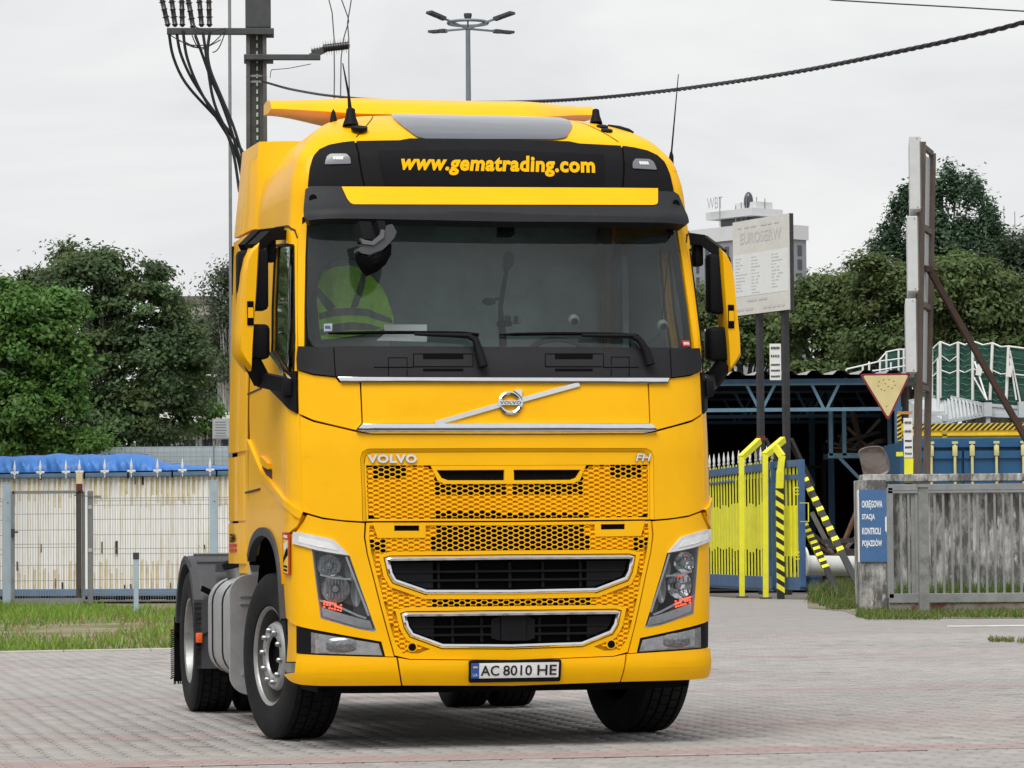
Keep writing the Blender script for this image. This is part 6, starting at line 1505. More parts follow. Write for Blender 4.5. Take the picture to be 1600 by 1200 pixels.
for (px, py) in ((671, 26), (801, 27), (672, 43), (800, 44)):
    e = at(px, py, YM) - np.array([m0[0], YM, 0]); dy = -1.1 if py < 35 else 1.1; e[1] = dy; s_ = np.array([0, 0, mz(45)]); f = s_ + (e - s_) * .62
    b = MB(); b.bar(s_, f, .06, .07); ao = b.build('arm', MG, o, None)
    b = MB(); b.bar(f - (e - s_) * .02, f + (e - s_) * .12, .22, .13); b.bar(f + (e - s_) * .12, e, .34, .09); b.build('lamp_head', STE, ao, None)
# ================================================================== RIGHT SIDE
YLW = mat('sulphur_yellow_paint', (.80, .77, .03), rough=.5, var=.12, vscale=3, var2=((.40, .38, .06), 3, .6, .85, .5))
BKP = mat('black_paint', (.012, .012, .013), rough=.5, var=.2)
def local(o3, rz, P): P = np.asarray(P, float) - np.array([o3[0], o3[1], 0]); return P @ rotz(rz)
# ---- yellow and blue gate leaf, almost edge-on
G0 = at(1210, 850, 71.8); gdir = np.array([-.118, .993]); gdir /= np.linalg.norm(gdir); grz = math.atan2(gdir[1], gdir[0])
G0 = np.array([G0[0], G0[1], 0.0]); ztop = float(at(1225, 722, 71.8)[2]); GL = 10.6; zb_ = .22
gate = empty('sliding_gate', G0, grz, 'long yellow barred gate in a blue frame topped with white spear points', 'gate')
b = MB(); b.box((GL / 2, 0, ztop - .08), (GL, .10, .16), bev=.008); b.build('top_rail', BLU, gate, None)
b = MB(); b.box((GL / 2, 0, zb_ + .10), (GL, .12, .26), bev=.008); b.box((GL / 2, 0, zb_ - .05), (GL, .07, .05)); b.build('bottom_rail', BLU, gate, None)
for xx in (0, GL):
    b = MB(); b.box((xx, 0, (ztop + zb_) / 2), (.10, .10, ztop - zb_ - .02)); b.build('frame_post', BLU, gate, None)
zm = float(at(1160, 748, 74)[2])
b = MB(); b.box((GL / 2 + 2.2, 0, zm), (GL - 4.4, .05, .06)); b.build('middle_rail', BLU, gate, None)
b = MB(); k = int(GL / .36); GPt = .36
for i in range(1, k): b.box((i * GPt, 0, (ztop + zb_) / 2 - .05), (.09, .022, ztop - zb_ - .30))
tag(b.build('bar', YLW, gate, None), kind='stuff')
b = MB(); z0_, z1_ = float(at(1150, 858, 75)[2]), float(at(1150, 790, 75)[2])
for i in range(0, k): b.box((i * GPt + .19, -.01, (z0_ + z1_) / 2 + random.uniform(-.03, .03)), (.22, .012, z1_ - z0_ + random.uniform(-.06, .12)))
tag(b.build('infill_slat', YLW, gate, None), kind='stuff')
b = MB()
for i in range(0, k): b.box((i * GPt + .18, .02, (z1_ + ztop) / 2 + .30), (.07, .016, (ztop - z1_) * .40))
tag(b.build('short_bar', YLW, gate, None), kind='stuff')
fin2 = MB(); fin2.lathe([(-.02, .014), (.06, .016), (.08, .032), (.11, .032), (.12, .018), (.20, .030), (.24, .024), (.36, .004)], (0, 0, 0), (0, 0, 1), 8); fin2.box((0, 0, .15), (.10, .02, .04)); fm2 = fin2.mesh('finial', WHT, 40)
for i in range(17):
    o = bpy.data.objects.new('finial', fm2); COL.objects.link(o); o.parent = gate; o.location = (.20 + i * .62 + random.uniform(-.12, .12), 0, ztop)
# wicket leaf with blue frame to the right
WX0, WX1 = at(1219, 850, 71.2), at(1253, 850, 70.2); wdir = (WX1 - WX0)[:2]; WL = float(np.linalg.norm(wdir)) + .5; wrz = math.radians(-72)
wk = empty('wicket_gate', (WX1[0] - math.cos(wrz) * 0 - .0, 70.2, 0), math.radians(104), 'narrow yellow barred wicket in a blue frame with round reflectors', 'gate')
WW = 2.0; ztw = float(at(1250, 718, 70.2)[2]); zbw = .25
b = MB(); b.box((0, 0, (ztw + zbw) / 2), (.12, .12, ztw - zbw), bev=.006); b.box((WW / 2, 0, ztw - .07), (WW, .10, .14)); b.box((WW / 2, 0, zbw + .07), (WW, .10, .26)); b.box((WW / 2, 0, float(at(1240, 745, 70.5)[2])), (WW, .06, .10)); b.box((WW, 0, (ztw + zbw) / 2), (.10, .10, ztw - zbw)); b.build('frame', BLU, wk, None)
b = MB()
for i in range(1, 8): b.box((i * .25, -.01, (ztw + zbw) / 2), (.09, .02, ztw - zbw - .3))
tag(b.build('bar', YLW, wk, None), kind='stuff')
b = MB()
for i in range(0, 8): b.box((.125 + i * .25, -.02, (z0_ + z1_) / 2 - .1), (.17, .012, (z1_ - z0_) * 1.1))
tag(b.build('infill_slat', YLW, wk, None), kind='stuff')
for py in (767, 868):
    b = MB(); b.lathe([(0, .085), (.02, .085), (.02, .062), (0, .062), (0, .085)], (0, .10, float(at(1254, py, 70.2)[2])), (-1, 0, 0), 20); b.bar((-.01, .02, float(at(1254, py, 70.2)[2])), (-.01, .18, float(at(1254, py, 70.2)[2])), .02, .02); b.build('reflector', YLW, wk, 40)
b = MB(); zh0, zh1 = float(at(1258, 815, 70.2)[2]), float(at(1258, 786, 70.2)[2]); b.tube([(-.05, .05, zh1), (-.05, -.13, zh1), (-.05, -.13, zh0), (-.05, .05, zh0)], .014, 6); b.build('handle', YLW, wk, 40)
# yellow guide portals
def portal(px, Y, pts, label, wd=.105):
    base = at(px, 850, Y); o = empty('guide_frame', (base[0], Y, 0), 0, label, 'post', 'yellow guide frames beside the gate'); c = np.array([base[0], Y, 0]); return o, c
for (px, Y, pts, la) in ((1158.5, 73.2, ((1158.5, 715), (1186, 689)), 'left yellow bent guide post in front of the gate bars'), (1195.5, 71.6, ((1195.5, 711), (1224, 687)), 'middle yellow bent guide post in front of the blue gate frame')):
    o, c = portal(px, Y, pts, la); q = [at(x, y, Y + (0 if i == 0 else .6)) - c for i, (x, y) in enumerate(pts)]
    b = MB(); b.bar((0, 0, 0), q[0], .11, .11); b.build('upright', YLW, o, None); b = MB(); b.bar(q[0] - (q[1] - q[0]) * .04, q[1], .11, .13); b.build('arm', YLW, o, None)
    b = MB(); b.box((0, 0, .015), (.25, .25, .03)); b.build('foot_plate', STE, o, None)
o, c = portal(1219, 71.0, None, 'right guide post with black and yellow hazard stripes beside the wicket')
q0, q1, q2 = at(1219, 735, 71.0) - c, at(1222, 712, 71.0) - c, at(1211, 697, 71.1) - c; zs = float(at(1219, 763, 71)[2])
b = MB(); b.bar((0, 0, zs), q0 , .15, .15, up=(0, 1, 0)); b.bar(q0 * [1, 1, 1] - [0, 0, .02], q1, .13, .13); b.bar(q1 - (q1 - q0) * .05, q2, .12, .12); b.build('upright', YLW, o, None)
b = MB(); b.box((0, 0, zs / 2), (.15, .15, zs)); b.build('striped_base', BKP, o, None)
b = MB(); n = 10
for i in range(n):
    z = .12 + i * (zs - .15) / n; b.prism([(-.077, -.078, z + .10), (.077, -.078, z), (.077, -.078, z + .11), (-.077, -.078, z + .21)], (0, 0, 0), (0, .156, 0))
b.build('stripe', YLW, o, None)
# ---- signboard on two dark posts
SP = mat('post_black_steel', (.03, .03, .032), rough=.6, var=.3, vscale=5, var2=((.10, .09, .085), 8, .55, .8, .6))
B0 = at(1236, 400, 76.0); bdir = np.array([-.45, .893]); BWD = 2.42; brz = math.atan2(bdir[1], bdir[0])
bz0, bz1 = float(at(1236, 484, 76)[2]), float(at(1236, 333, 76)[2])
sb = empty('sign_board', (B0[0], B0[1], 0), brz, 'weathered white signboard with faded lettering on two dark posts', 'sign')
b = MB(); b.box((BWD / 2, -.02, (bz0 + bz1) / 2), (BWD, .10, bz1 - bz0)); b.build('frame', SP, sb, None)
b = MB(); b.box((BWD / 2, .045, (bz0 + bz1) / 2), (BWD - .01, .04, bz1 - bz0 - .01)); fc = b.build('panel', mat('sign_offwhite', (.66, .645, .60), rough=.7, var=.06, vscale=3, var2=((.54, .51, .45), 2, .5, .75, .5)), sb, None)
FI = mat('faded_grey_ink', (.30, .305, .31), rough=.8, var=.2, vscale=20); FI2 = mat('faint_ink', (.55, .55, .54), rough=.8)
# text side faces local +y: reading direction runs along -x
def st(s, x, z, wd, ht, m=FI, bold=.02):
    b = MB(); text_on(b, s, (x, .068, z), (-1, 0, 0), (0, 0, 1), width=wd, height=ht, bold=bold, depth=.002); return b.build('lettering', m, fc, None, fixn=False)
H = bz1 - bz0
b = MB(); b.box((BWD / 2, .067, bz0 + H * .42), (BWD - .06, .004, H * .44)); b.build('white_field', mat('sign_white', (.74, .75, .75), rough=.7, var=.04), fc, None)
st('EUROSERW', BWD * .86, bz0 + H * .75, BWD * .74, H * .12, FI2)
b = MB()
def dashes(x, z, wd, ht, n):
    q = x
    for k in range(n):
        l = wd / n * random.uniform(.55, .9); b.box((q - l / 2, .0705, z), (l, .003, ht)); q -= wd / n
for r in range(2): dashes(BWD * .90 - r * BWD * .42, bz0 + H * (.925), BWD * .36, .035, 3)
for col, (x, n) in enumerate(((.95, 11), (.66, 12), (.30, 11))):
    for r in range(n):
        wd = BWD * random.uniform(.09, .24); dashes(BWD * x, bz0 + H * (.60 - r * .034), wd, .026, random.randint(1, 3))
dashes(BWD * .74, bz0 + H * .15, BWD * .42, .05, 2); dashes(BWD * .95, bz0 + H * .06, BWD * .35, .055, 4); dashes(BWD * .45, bz0 + H * .06, BWD * .40, .055, 5)
b.build('text_row', FI2, fc, None)
for (px, t) in ((1220, .45), (1183, 1.55)):
    p = np.array([B0[0], B0[1], 0]) + np.array([bdir[0], bdir[1], 0]) * t
    t = (lambda f: f)(t)
    zs_ = float(at(px, 684, p[1])[2]) if px < 1200 else 0
    b = MB(); b.box((t, -.10, (bz1 - .2) / 2), (.13, .13, bz1 - .2)); b.build('post', SP, sb, None)
    bq = MB(); bq.bar((t + .0, -.2, float(at(px, 690, p[1])[2]) + .05), (t + .3, -.95, float(at(px, 690, p[1])[2]) - 1.0), .10, .10); bq.build('brace', SP, sb, None)
b = MB(); p = at(1181, 683, 76.5); b.box((1.55, -.10, float(p[2])), (.15, .15, .10)); b.build('red_band', mat('rust_red', (.16, .03, .02), rough=.7), sb, None)
def small_sign(px0, py0, px1, py1, Y, label, rows, rz=0.0):
    a = at(px0, py1, Y); c = at(px1, py0, Y); m = (a + c) / 2; o = empty('text_sign', m, rz, label, 'sign'); wd, ht = c[0] - a[0], c[2] - a[2]
    b = MB(); b.box((0, 0, 0), (wd, .03, ht)); b.build('panel', WHT, o, None); b = MB()
    for (v, hgt, col) in rows:
        n = random.randint(5, 6)
        for k in range(n): b.box((-wd * .40 + k * wd * .8 / n + wd * .06, -.018, ht * (.5 - v)), (wd * .10, .004, ht * hgt)); 
        for k in range(n): b.box((-wd * .40 + k * wd * .8 / n + wd * .06, -.018, ht * (.5 - v + random.choice([-.4, 0, .4]) * hgt)), (wd * .14, .004, ht * .012))
    b.build('text_row', mat('ink_dark', (.05, .05, .055), rough=.7), o, None); return o
RW = ((.12, .07, 0), (.34, .07, 0), (.58, .05, 0), (.74, .05, 0), (.90, .05, 0))
small_sign(1203, 537, 1220, 594, 75.2, 'narrow white text sign fixed to the right post of the signboard', RW)
# ---- open-fronted shed
NAV = mat('shed_blue_steel', (.05, .13, .24), rough=.5, var=.15, vscale=4); LBL = mat('truss_light_blue', (.13, .25, .34), rough=.5, var=.15, vscale=4)
ROOF = mat('shed_sheet_dark', (.05, .055, .06), rough=.75, var=.2, vscale=2); IN_ = mat('shed_dark', (.016, .016, .018), rough=.95, var=.3, vscale=1)
YS = 86.0; sl_, sr_ = at(940, 850, YS)[0], at(1412, 850, YS)[0]; ze = float(at(1250, 597, YS)[2]); SD = 14.0; c0 = ((sl_ + sr_) / 2, YS, 0); SWD = sr_ - sl_
sh = empty('storage_shed', c0, 0, 'dark open fronted storage shed with light blue roof trusses', 'shed')
b = MB(); n = int(SWD / .10)
rowsr = []
for (y, dz) in ((-.45, .06), (0, .08), (SD, .45)):
    rowsr.append([(-SWD / 2 - .3 + i * (SWD + .6) / (n), y, ze + .10 + dz + (.10 if (i // 3) % 2 else 0.0)) for i in range(n + 1)])
b.grid(rowsr); b.build('corrugated_roof', mat('roof_pale', (.30, .31, .32), rough=.6, var=.15, vscale=3), sh, None)
b = MB(); b.box((0, SD / 2, ze + .02), (SWD + .1, SD, .08)); b.box((0, SD, ze / 2), (SWD, .1, ze)); 
for s in (-1, 1): b.box((s * SWD / 2, SD / 2, ze / 2), (.1, SD, ze))
b.box((0, SD / 2, -.03), (SWD, SD, .02)); b.build('wall', IN_, sh, None)
zb2 = float(at(1250, 640, YS)[2])
for (yy, m, nm) in ((0, LBL, 'roof_truss'), (4.5, NAV, 'roof_truss'), (9, NAV, 'roof_truss')):
    b = MB(); b.box((0, yy, ze), (SWD, .10, .16)); b.box((0, yy, zb2), (SWD, .09, .09)); xs_ = np.array([at(p, 600, YS)[0] - c0[0] for p in (1166, 1190, 1211, 1268, 1289, 1311, 1360, 1385, 1120, 1098, 1060)])
    pr = [(1166, 1186), (1211, 1190), (1268, 1287), (1311, 1291), (1106, 1087), (1064, 1083), (1366, 1386)]
    for (p, q) in pr: b.bar((at(p, 600, YS)[0] - c0[0], yy, ze - .05), (at(q, 600, YS)[0] - c0[0], yy, zb2), .07, .07)
    b.build(nm, m, sh, None)
b = MB(); b.box((0, -.02, ze + .02), (SWD, .12, .10)); b.build('eave_beam', NAV, sh, None)
for (px, yy, m) in ((1405, 0, NAV), (1300, 5.0, NAV), (1270, 9.0, NAV), (960, 0, NAV)):
    b = MB(); b.box((at(px, 850, YS + yy)[0] - c0[0], yy, ze / 2), (.16, .16, ze)); b.build('shed_post', m, sh, None)
# shelf rack inside at the right
ra = at(1301, 850, 87.5); rk = empty('storage_rack', (ra[0], 87.5, 0), 0, 'blue steel rack with a shelf of scrap planks inside the shed', 'rack'); Xr = lambda p: at(p, 850, 87.5)[0] - ra[0]; zr_ = float(at(1300, 712, 87.5)[2]); zr2 = float(at(1300, 642, 87.5)[2])
b = MB()
for p in (1300, 1321, 1392): b.box((Xr(p), 0, (zr_ + zr2) / 2 if p < 1390 else zr2 / 2), (.10, .10, (zr2 - zr_) if p < 1390 else zr2))
b.box(((Xr(1295) + Xr(1395)) / 2, 0, zr_), (Xr(1395) - Xr(1295), .10, .12)); b.box(((Xr(1295) + Xr(1395)) / 2, 1.2, zr_), (Xr(1395) - Xr(1295), .10, .12)); b.box(((Xr(1295) + Xr(1395)) / 2, .6, zr_), (Xr(1395) - Xr(1295), 1.2, .04)); b.bar((Xr(1310), 0, zr_), (Xr(1392), 0, zr_ - 1.4), .08, .08); b.build('rack_frame', LBL, rk, None)
WD = [mat('old_wood' + s_, c_, rough=.9, var=.25, vscale=5) for s_, c_ in (('_brown', (.17, .10, .06)), ('_grey', (.14, .13, .12)), ('_dark', (.06, .05, .045)))]
def plank_pile(name, c, n, spread, lens, label, cat, th=(.10, .16)):
    o = empty(name, c, 0, label, cat)
    for k in range(n):
        p = np.array([random.uniform(-spread[0], spread[0]), random.uniform(-spread[1], spread[1]), abs(random.gauss(0, spread[2])) + .05]); a = random.uniform(0, PI); t = random.gauss(0, .45); l = random.uniform(*lens) / 2
        d = np.array([math.cos(a) * math.cos(t), math.sin(a) * math.cos(t) * .6, math.sin(t)]); 
        if p[2] - abs(d[2]) * l < 0: p[2] = abs(d[2]) * l + .03
        b = MB(); b.bar(p - d * l, p + d * l, random.uniform(*th), random.uniform(.04, .12)); b.build('plank', WD[k % 3], o, None)
    return o
q = at(1318, 880, 85.0); plank_pile('timber_pile', (q[0], 85.0, 0), 46, (.75, .8, .55), (.8, 2.2), 'heap of old timber beams inside the shed behind the striped struts', 'timber')
q = at(1345, 712, 88.0); plank_pile('plank_stack', (q[0], 88.1, zr_ + .05), 16, (.5, .35, .16), (.5, 1.3), 'scrap planks lying on the blue rack in the shed', 'timber')
q = at(1175, 880, 91); plank_pile('timber_pile', (q[0], 92, 0), 30, (2.5, 1.0, 1.0), (1, 3), 'dark timber stacked at the back of the shed behind the yellow gate', 'timber')
q = at(1140, 690, 93)
o = empty('shelf', (q[0], 94.0, 0), 0, 'dark storage shelving at the back of the shed left of the signboard posts', 'shelf')
b = MB()
for z in (1.2, 2.2, 3.2): b.box((0, 0, z), (5.2, .8, .06))
for x in (-2.6, -.9, .9, 2.6): b.box((x, 0, 1.9), (.08, .8, 3.8))
b.build('frame', WD[2], o, None)
# rusty scoop plate over the wall
q = at(1366, 722, 66.5); SC = mat('worn_scoop', (.24, .205, .19), rough=.6, metal=.2, var=.25, vscale=4, var2=((.11, .07, .06), 3, .42, .66, .8))
sp_ = [(x, z) for x, z in rnd([(p[0] - q[0], p[2] - q[2]) for p in [at(x, y, 66.5) for x, y in ((1340, 704), (1353, 698), (1377, 696), (1388, 713), (1392, 737), (1379, 745), (1350, 746), (1346, 726))]], .10, 5)]
b = MB(); A_ = np.array(sp_); cA = A_.mean(0); rows = []
for k_, yy in ((1.0, .03), (1.0, 0), (.96, -.012), (.86, .02), (.5, .07), (.1, .09)): rows.append([(cA[0] + (x - cA[0]) * k_, yy - .10 * (z - cA[1]) + .35 * (x - cA[0]) ** 2, cA[1] + (z - cA[1]) * k_) for x, z in sp_])
b.grid(np.array(rows), 0, True); b.add(rows[-1], [tuple(range(len(sp_)))]); b.add(rows[0], [tuple(range(len(sp_)))])
so_ = b.build('metal_scoop', SC, None, 50); so_.location = q; tag(so_, 'worn brownish rounded metal scoop standing above the grey wall corner', 'scoop')
b = MB(); b.tube([(0, .12, -.1), (0, .25, -q[2])], .05, 8); ob = b.build('scoop_arm', BKP, so_, None)
# ---- hazard striped struts, white pipe, blue bin
for (x0, y0, x1, y1, Y0, Y1, la) in ((1254, 742, 1336, 905, 71.0, 68.5, 'longer black and yellow striped strut leaning beside the wicket'), (1256, 818, 1304, 915, 71.2, 69.0, 'shorter black and yellow striped strut leaning by the blue bin')):
    p0, p1 = at(x0, y0, Y0), gnd(x1, y1 + 10) * 0 + at(x1, y1, Y1); c = p1.copy(); c[2] = 0; o = empty('striped_strut', c, 0, la, 'strut', 'striped struts beside the wicket')
    d = (p0 - p1); L_ = np.linalg.norm(d); d /= L_; b = MB(); e = p1 - d * (p1[2] / d[2]) * .9; b.bar(e - c, p0 - c, .13, .13, up=(0, 1, 0)); b.build('bar', BKP, o, None); n = 8 if L_ > 1.9 else 5
    b = MB()
    for k in range(n):
        a = p1 + d * L_ * (.22 + .76 * (k + .3) / n) - c; b.bar(a, a + d * .11, .140, .140, up=(0, 1, 0))
    b.build('stripe', YLW, o, None)
q = at(1300, 886, 76); o = empty('white_pipe', (q[0], 76, q[2]), 0, 'large white pipe with a bolted flange lying on the ground by the shed', 'pipe')
b = MB(); b.tube([(-.62, .0, .04), (1.6, .3, .0)], .22, 20); b.build('pipe_body', mat('white_enamel', (.62, .62, .60), rough=.5, var=.12, vscale=4, var2=((.2, .18, .16), 3, .6, .8, .6)), o, 50)
b = MB(); b.lathe([(0, .36), (.05, .36), (.05, .2), (0, .2), (0, .36)], (-.60, 0, .10), (-1, -.25, 0), 24); b.build('flange', WHT, o, 40)
b = MB()
for k in range(8): a = 2 * PI * k / 8; b.sphere((-.66, -.03 + math.cos(a) * .29, .10 + math.sin(a) * .29), .035, 8, 6)
b.build('bolt', DRK, o, None)
q = gnd(1271, 936); o = empty('blue_bin', (q[0], q[1] - .2, 0), 0, 'small dark blue plastic bin beside the foot of the wicket', 'bin'); BIN = mat('bin_blue', (.025, .06, .12), rough=.5, var=.2)
zq = float(at(1271, 900, q[1])[2]); b = MB(); b.lathe([(0, .0), (0, .13), (zq, .165), (zq, .145), (.05, .12)], (0, 0, 0), (0, 0, 1), 20); b.build('body', BIN, o, 40); b = MB(); b.lathe([(zq - .03, .165), (zq - .03, .18), (zq + .01, .18), (zq + .01, .15)], (0, 0, 0), (0, 0, 1), 20); b.build('rim', BIN, o, 40)
# ---- blue container with yellow lock bars
YK = 72.0; kx0, kx1 = at(1408, 850, YK)[0], at(1660, 850, YK)[0]; kz = float(at(1500, 688, YK)[2]); ck = ((kx0 + kx1) / 2, YK, 0); CW = kx1 - kx0
o = empty('blue_container', ck, 0, 'dark blue steel container with yellow lock bars behind the grey wall', 'container'); CBL = mat('container_blue', (.012, .085, .20), rough=.45, var=.12, vscale=2, var2=((.03, .05, .08), 3, .6, .8, .5))
b = MB(); b.box((0, 2.4, kz / 2), (CW, 4.6, kz - .05)); b.build('body', CBL, o, None); XK = lambda p: at(p, 850, YK)[0] - ck[0]
b = MB(); b.box((0, .06, kz - .05), (CW, .16, .20), bev=.01); b.build('head_beam', CBL, o, None)
edges = [1416, 1447, 1506, 1560, 1600, 1650]
for a, c_ in zip(edges[:-1], edges[1:]):
    b = MB(); b.box(((XK(a) + XK(c_)) / 2, .04, kz / 2 - .1), (XK(c_) - XK(a) - .05, .10, kz - .35), bev=.01); b.box(((XK(a) + XK(c_)) / 2, -.03, kz - .30), (XK(c_) - XK(a) - .05, .06, .16)); b.build('door_panel', CBL, o, None)
PYL = mat('pale_yellow_paint', (.62, .56, .24), rough=.5, var=.1)
for p in (1456, 1493, 1520, 1558, 1600):
    b = MB(); b.tube([(XK(p), -.10, .3), (XK(p), -.10, kz - .06)], .030, 8); b.box((XK(p), -.10, kz - .22), (.10, .08, .22), bev=.01); b.box((XK(p), -.10, kz - .05), (.12, .08, .05)); b.build('lock_bar', PYL, o, 40)
b = MB(); b.box((XK(1412.5), -.02, kz / 2), (.14, .12, kz)); b.box((XK(1407), -.06, kz - .28), (.14, .06, .09), mi=1); b.box((XK(1421), -.10, kz - .62), (.20, .04, .5), mi=1); b.build('corner_post', [CBL, YLW], o, None)
# yellow beam with hazard stripes on top
zy0, zy1 = float(at(1500, 688, YK)[2]), float(at(1500, 661, YK)[2])
o = empty('hazard_beam', (ck[0], YK + .4, zy0), 0, 'yellow steel beam with black hazard stripes lying on the blue container', 'beam')
BYL = mat('beam_yellow', (.72, .50, .02), rough=.5, var=.15, vscale=3); hb_ = zy1 - zy0
b = MB(); b.box((0, 0, hb_ * .30), (CW - .2, .3, hb_ * .58)); b.box((0, -.05, hb_ * .32), (CW - .2, .32, .03)); b.build('beam', BYL, o, None); b = MB(); b.box((0, -.16, hb_ * .80), (CW - .1, .04, hb_ * .42)); b.build('stripe_board', BYL, o, None)
b = MB(); s_ = .115; n = int(CW / s_)
for k in range(n): x = -CW / 2 + .1 + k * s_; b.prism([(x, -.182, hb_ * .60), (x + s_ * .5, -.182, hb_ * .60), (x + s_ * .5 + .16, -.182, hb_ * 1.0), (x + .16, -.182, hb_ * 1.0)], (0, 0, 0), (0, -.004, 0))
b.build('stripe', BKP, o, None)
b = MB(); b.box((XK(1480) , -.18, hb_ * .3), (.10, .06, hb_ * .6)); b.build('bracket', mat('beam_yellow_dark', (.42, .30, .03), rough=.6), o, None)
# ---- work platforms with green nets
LGR = mat('platform_grey', (.46, .49, .50), rough=.5, var=.15, vscale=5, var2=((.22, .22, .21), 5, .55, .8, .5)); NET = mat('green_net', (.018, .075, .055), rough=.9, var=.2, vscale=5)
YF2 = 74.0
o = empty('work_platform', (at(1500, 850, YF2)[0], YF2, 0), 0, 'grey lifting platform with white railings and green safety net above the container', 'platform'); c = np.array([at(1500, 850, YF2)[0], YF2, 0]); A2 = lambda x, y, dy=0.0: at(x, y, YF2 + dy) - c
b = MB(); pl = [A2(1476, 618), A2(1538, 632), A2(1480, 660), A2(1440, 655), A2(1440, 622)]
top = [A2(1420, 627, 1.2), A2(1475, 618, 1.2), A2(1535, 632, 0), A2(1598, 637, 0), A2(1660, 645, 0)]; bot = [A2(1420, 660, 1.2), A2(1480, 659, .6), A2(1537, 648, 0), A2(1598, 650, 0), A2(1660, 655, 0)]
b.grid([top, bot]); b.grid([bot, [p + [0, 2.2, .05] for p in bot]]); b.build('side_sheet', LGR, o, None)
b = MB(); 
for p, q_ in zip(top[:-1], top[1:]): b.bar(p, q_, .05, .07)
for p, q_ in zip(bot[:-1], bot[1:]): b.bar(p, q_, .06, .09)
for k in range(11): t = k / 10; p = top[1] * (1 - t) + top[2] * t; q_ = bot[1] * (1 - t) + bot[2] * t; b.bar(p - [0, .03, 0], q_ - [0, .03, 0], .05, .03)
b.box(A2(1543, 640, -.1), (.17, .2, .30)); b.box(A2(1597, 640, -.1), (.17, .2, .34)); b.box(A2(1455, 646, -.1), (.6, .1, .09)); b.box(A2(1455, 658, -.1), (.6, .1, .07)); b.tube([A2(1476, 648, -.15), A2(1477, 658, -.15)], .06, 8); b.tube([A2(1544, 652, -.1), A2(1544, 661, -.1)], .05, 8); b.build('platform_frame', LGR, o, None)
posts = [(1456, 546, 620, 1.2), (1469, 534, 622, 1.0), (1476, 541, 618, 1.2), (1497, 535, 622, .9), (1520, 533, 625, .6), (1551, 536, 625, .3), (1576, 541, 632, 0), (1622, 547, 640, 0), (1466, 560, 640, -.1)]
for (px, y0, y1, dy) in posts:
    b = MB(); b.tube([A2(px - (1 if px > 1540 else 0) - 3 * (px > 1545), y1, dy), A2(px, y0, dy)], .035, 8); b.build('railing_post', WHT, o, 50)
b = MB(); chain = [(1430, 548, 1.2), (1456, 546, 1.2), (1469, 534, 1.0), (1484, 540, .95), (1497, 535, .9), (1508, 539, .75), (1520, 533, .6), (1536, 539, .45), (1551, 536, .3), (1564, 542, .15), (1576, 541, 0), (1622, 547, 0)]
b.tube([A2(*q_) for q_ in chain], .020, 6); b.tube([A2(x, y + 44 - (x - 1430) * .01, d_) for x, y, d_ in chain], .016, 6); b.tube([A2(x, y + 22 + (3 if k % 2 else -2), d_) for k, (x, y, d_) in enumerate(chain[:5])], .014, 5)
b.tube([A2(1522, 590, .5), A2(1540, 622, .0)], .02, 6); b.tube([A2(1578, 548, 0), A2(1594, 628, -.05)], .02, 6); b.tube([A2(1578, 560, 0), A2(1588, 625, -.05)], .02, 6); b.tube([A2(1523, 565, .4), A2(1542, 625, -.05)], .02, 6); b.build('railing_rope', WHT, o, 60)
b = MB(); rows = []
for t in np.linspace(0, 1, 14):
    r_ = []
    for k, (x, y, d_) in enumerate(chain):
        yb_ = 622 + max(0, (x - 1520)) * .15; r_.append(A2(x, y + 2 + (yb_ - y) * t, d_ + .06 + .05 * math.sin(x * .7 + t * 9)))
    rows.append(r_)
b.grid(rows); b.build('safety_net', NET, o, 70)
b = MB()
for j in range(9):
    t = (j + .5) / 9; b.tube([A2(x, y + 2 + (622 + max(0, (x - 1520)) * .15 - y) * t + 1.5 * math.sin(x * .4 + j), d_ + .02 + .05 * math.sin(x * .7 + t * 9)) for x, y, d_ in [tuple(np.array(chain[i]) * (1 - f) + np.array(chain[i + 1]) * f) for i in range(len(chain) - 1) for f in (0, .33, .66)]], .008, 4)
tag(b.build('net_cord', mat('net_cord_green', (.10, .22, .17), rough=.9), o, None), kind='stuff')
for (x, y, d_) in ((1530, 578, .2), (1577, 580, -.1)): b = MB(); b.box(A2(x, y, d_), (.12, .02, .24), np.array([[math.cos(.2), 0, math.sin(.2)], [0, 1, 0], [-math.sin(.2), 0, math.cos(.2)]])); b.build('tag_plate', WHT, o, None)
# lighter railings left of the sign frame
Yw = 89; o = empty('white_railing', (at(1370, 850, Yw)[0], Yw, 0), 0, 'thin white railing with green net standing on the shed roof edge', 'railing'); c2 = np.array([at(1370, 850, Yw)[0], Yw, 0]); A3 = lambda x, y, d=0.0: at(x, y, Yw + d) - c2
for (x, y0, y1) in ((1322, 577, 592), (1342, 580, 600), (1348, 572, 600), (1358, 565, 600), (1375, 562, 600), (1385, 549, 600), (1404, 545, 600), (1412, 545, 600), (1392, 566, 600)):
    b = MB(); b.tube([A3(x, y1, .2), A3(x, y0, .2)], .028, 6); b.build('railing_post', WHT, o, 50)
b = MB(); b.tube([A3(1322, 577), A3(1348, 571), A3(1372, 565), A3(1385, 550), A3(1404, 546), A3(1440, 546)], .022, 6); b.tube([A3(1342, 582), A3(1375, 578), A3(1412, 572), A3(1440, 570)], .02, 6); b.tube([A3(1375, 564), A3(1385, 563), A3(1440, 556)], .018, 6); b.build('railing_bar', WHT, o, 50)
b = MB(); b.grid([[A3(x, y0 + (604 - y0) * t, .3) for t in (0, .5, 1)] for x, y0 in ((1376, 566), (1386, 553), (1404, 549), (1440, 548))]); b.build('safety_net', NET, o, None)
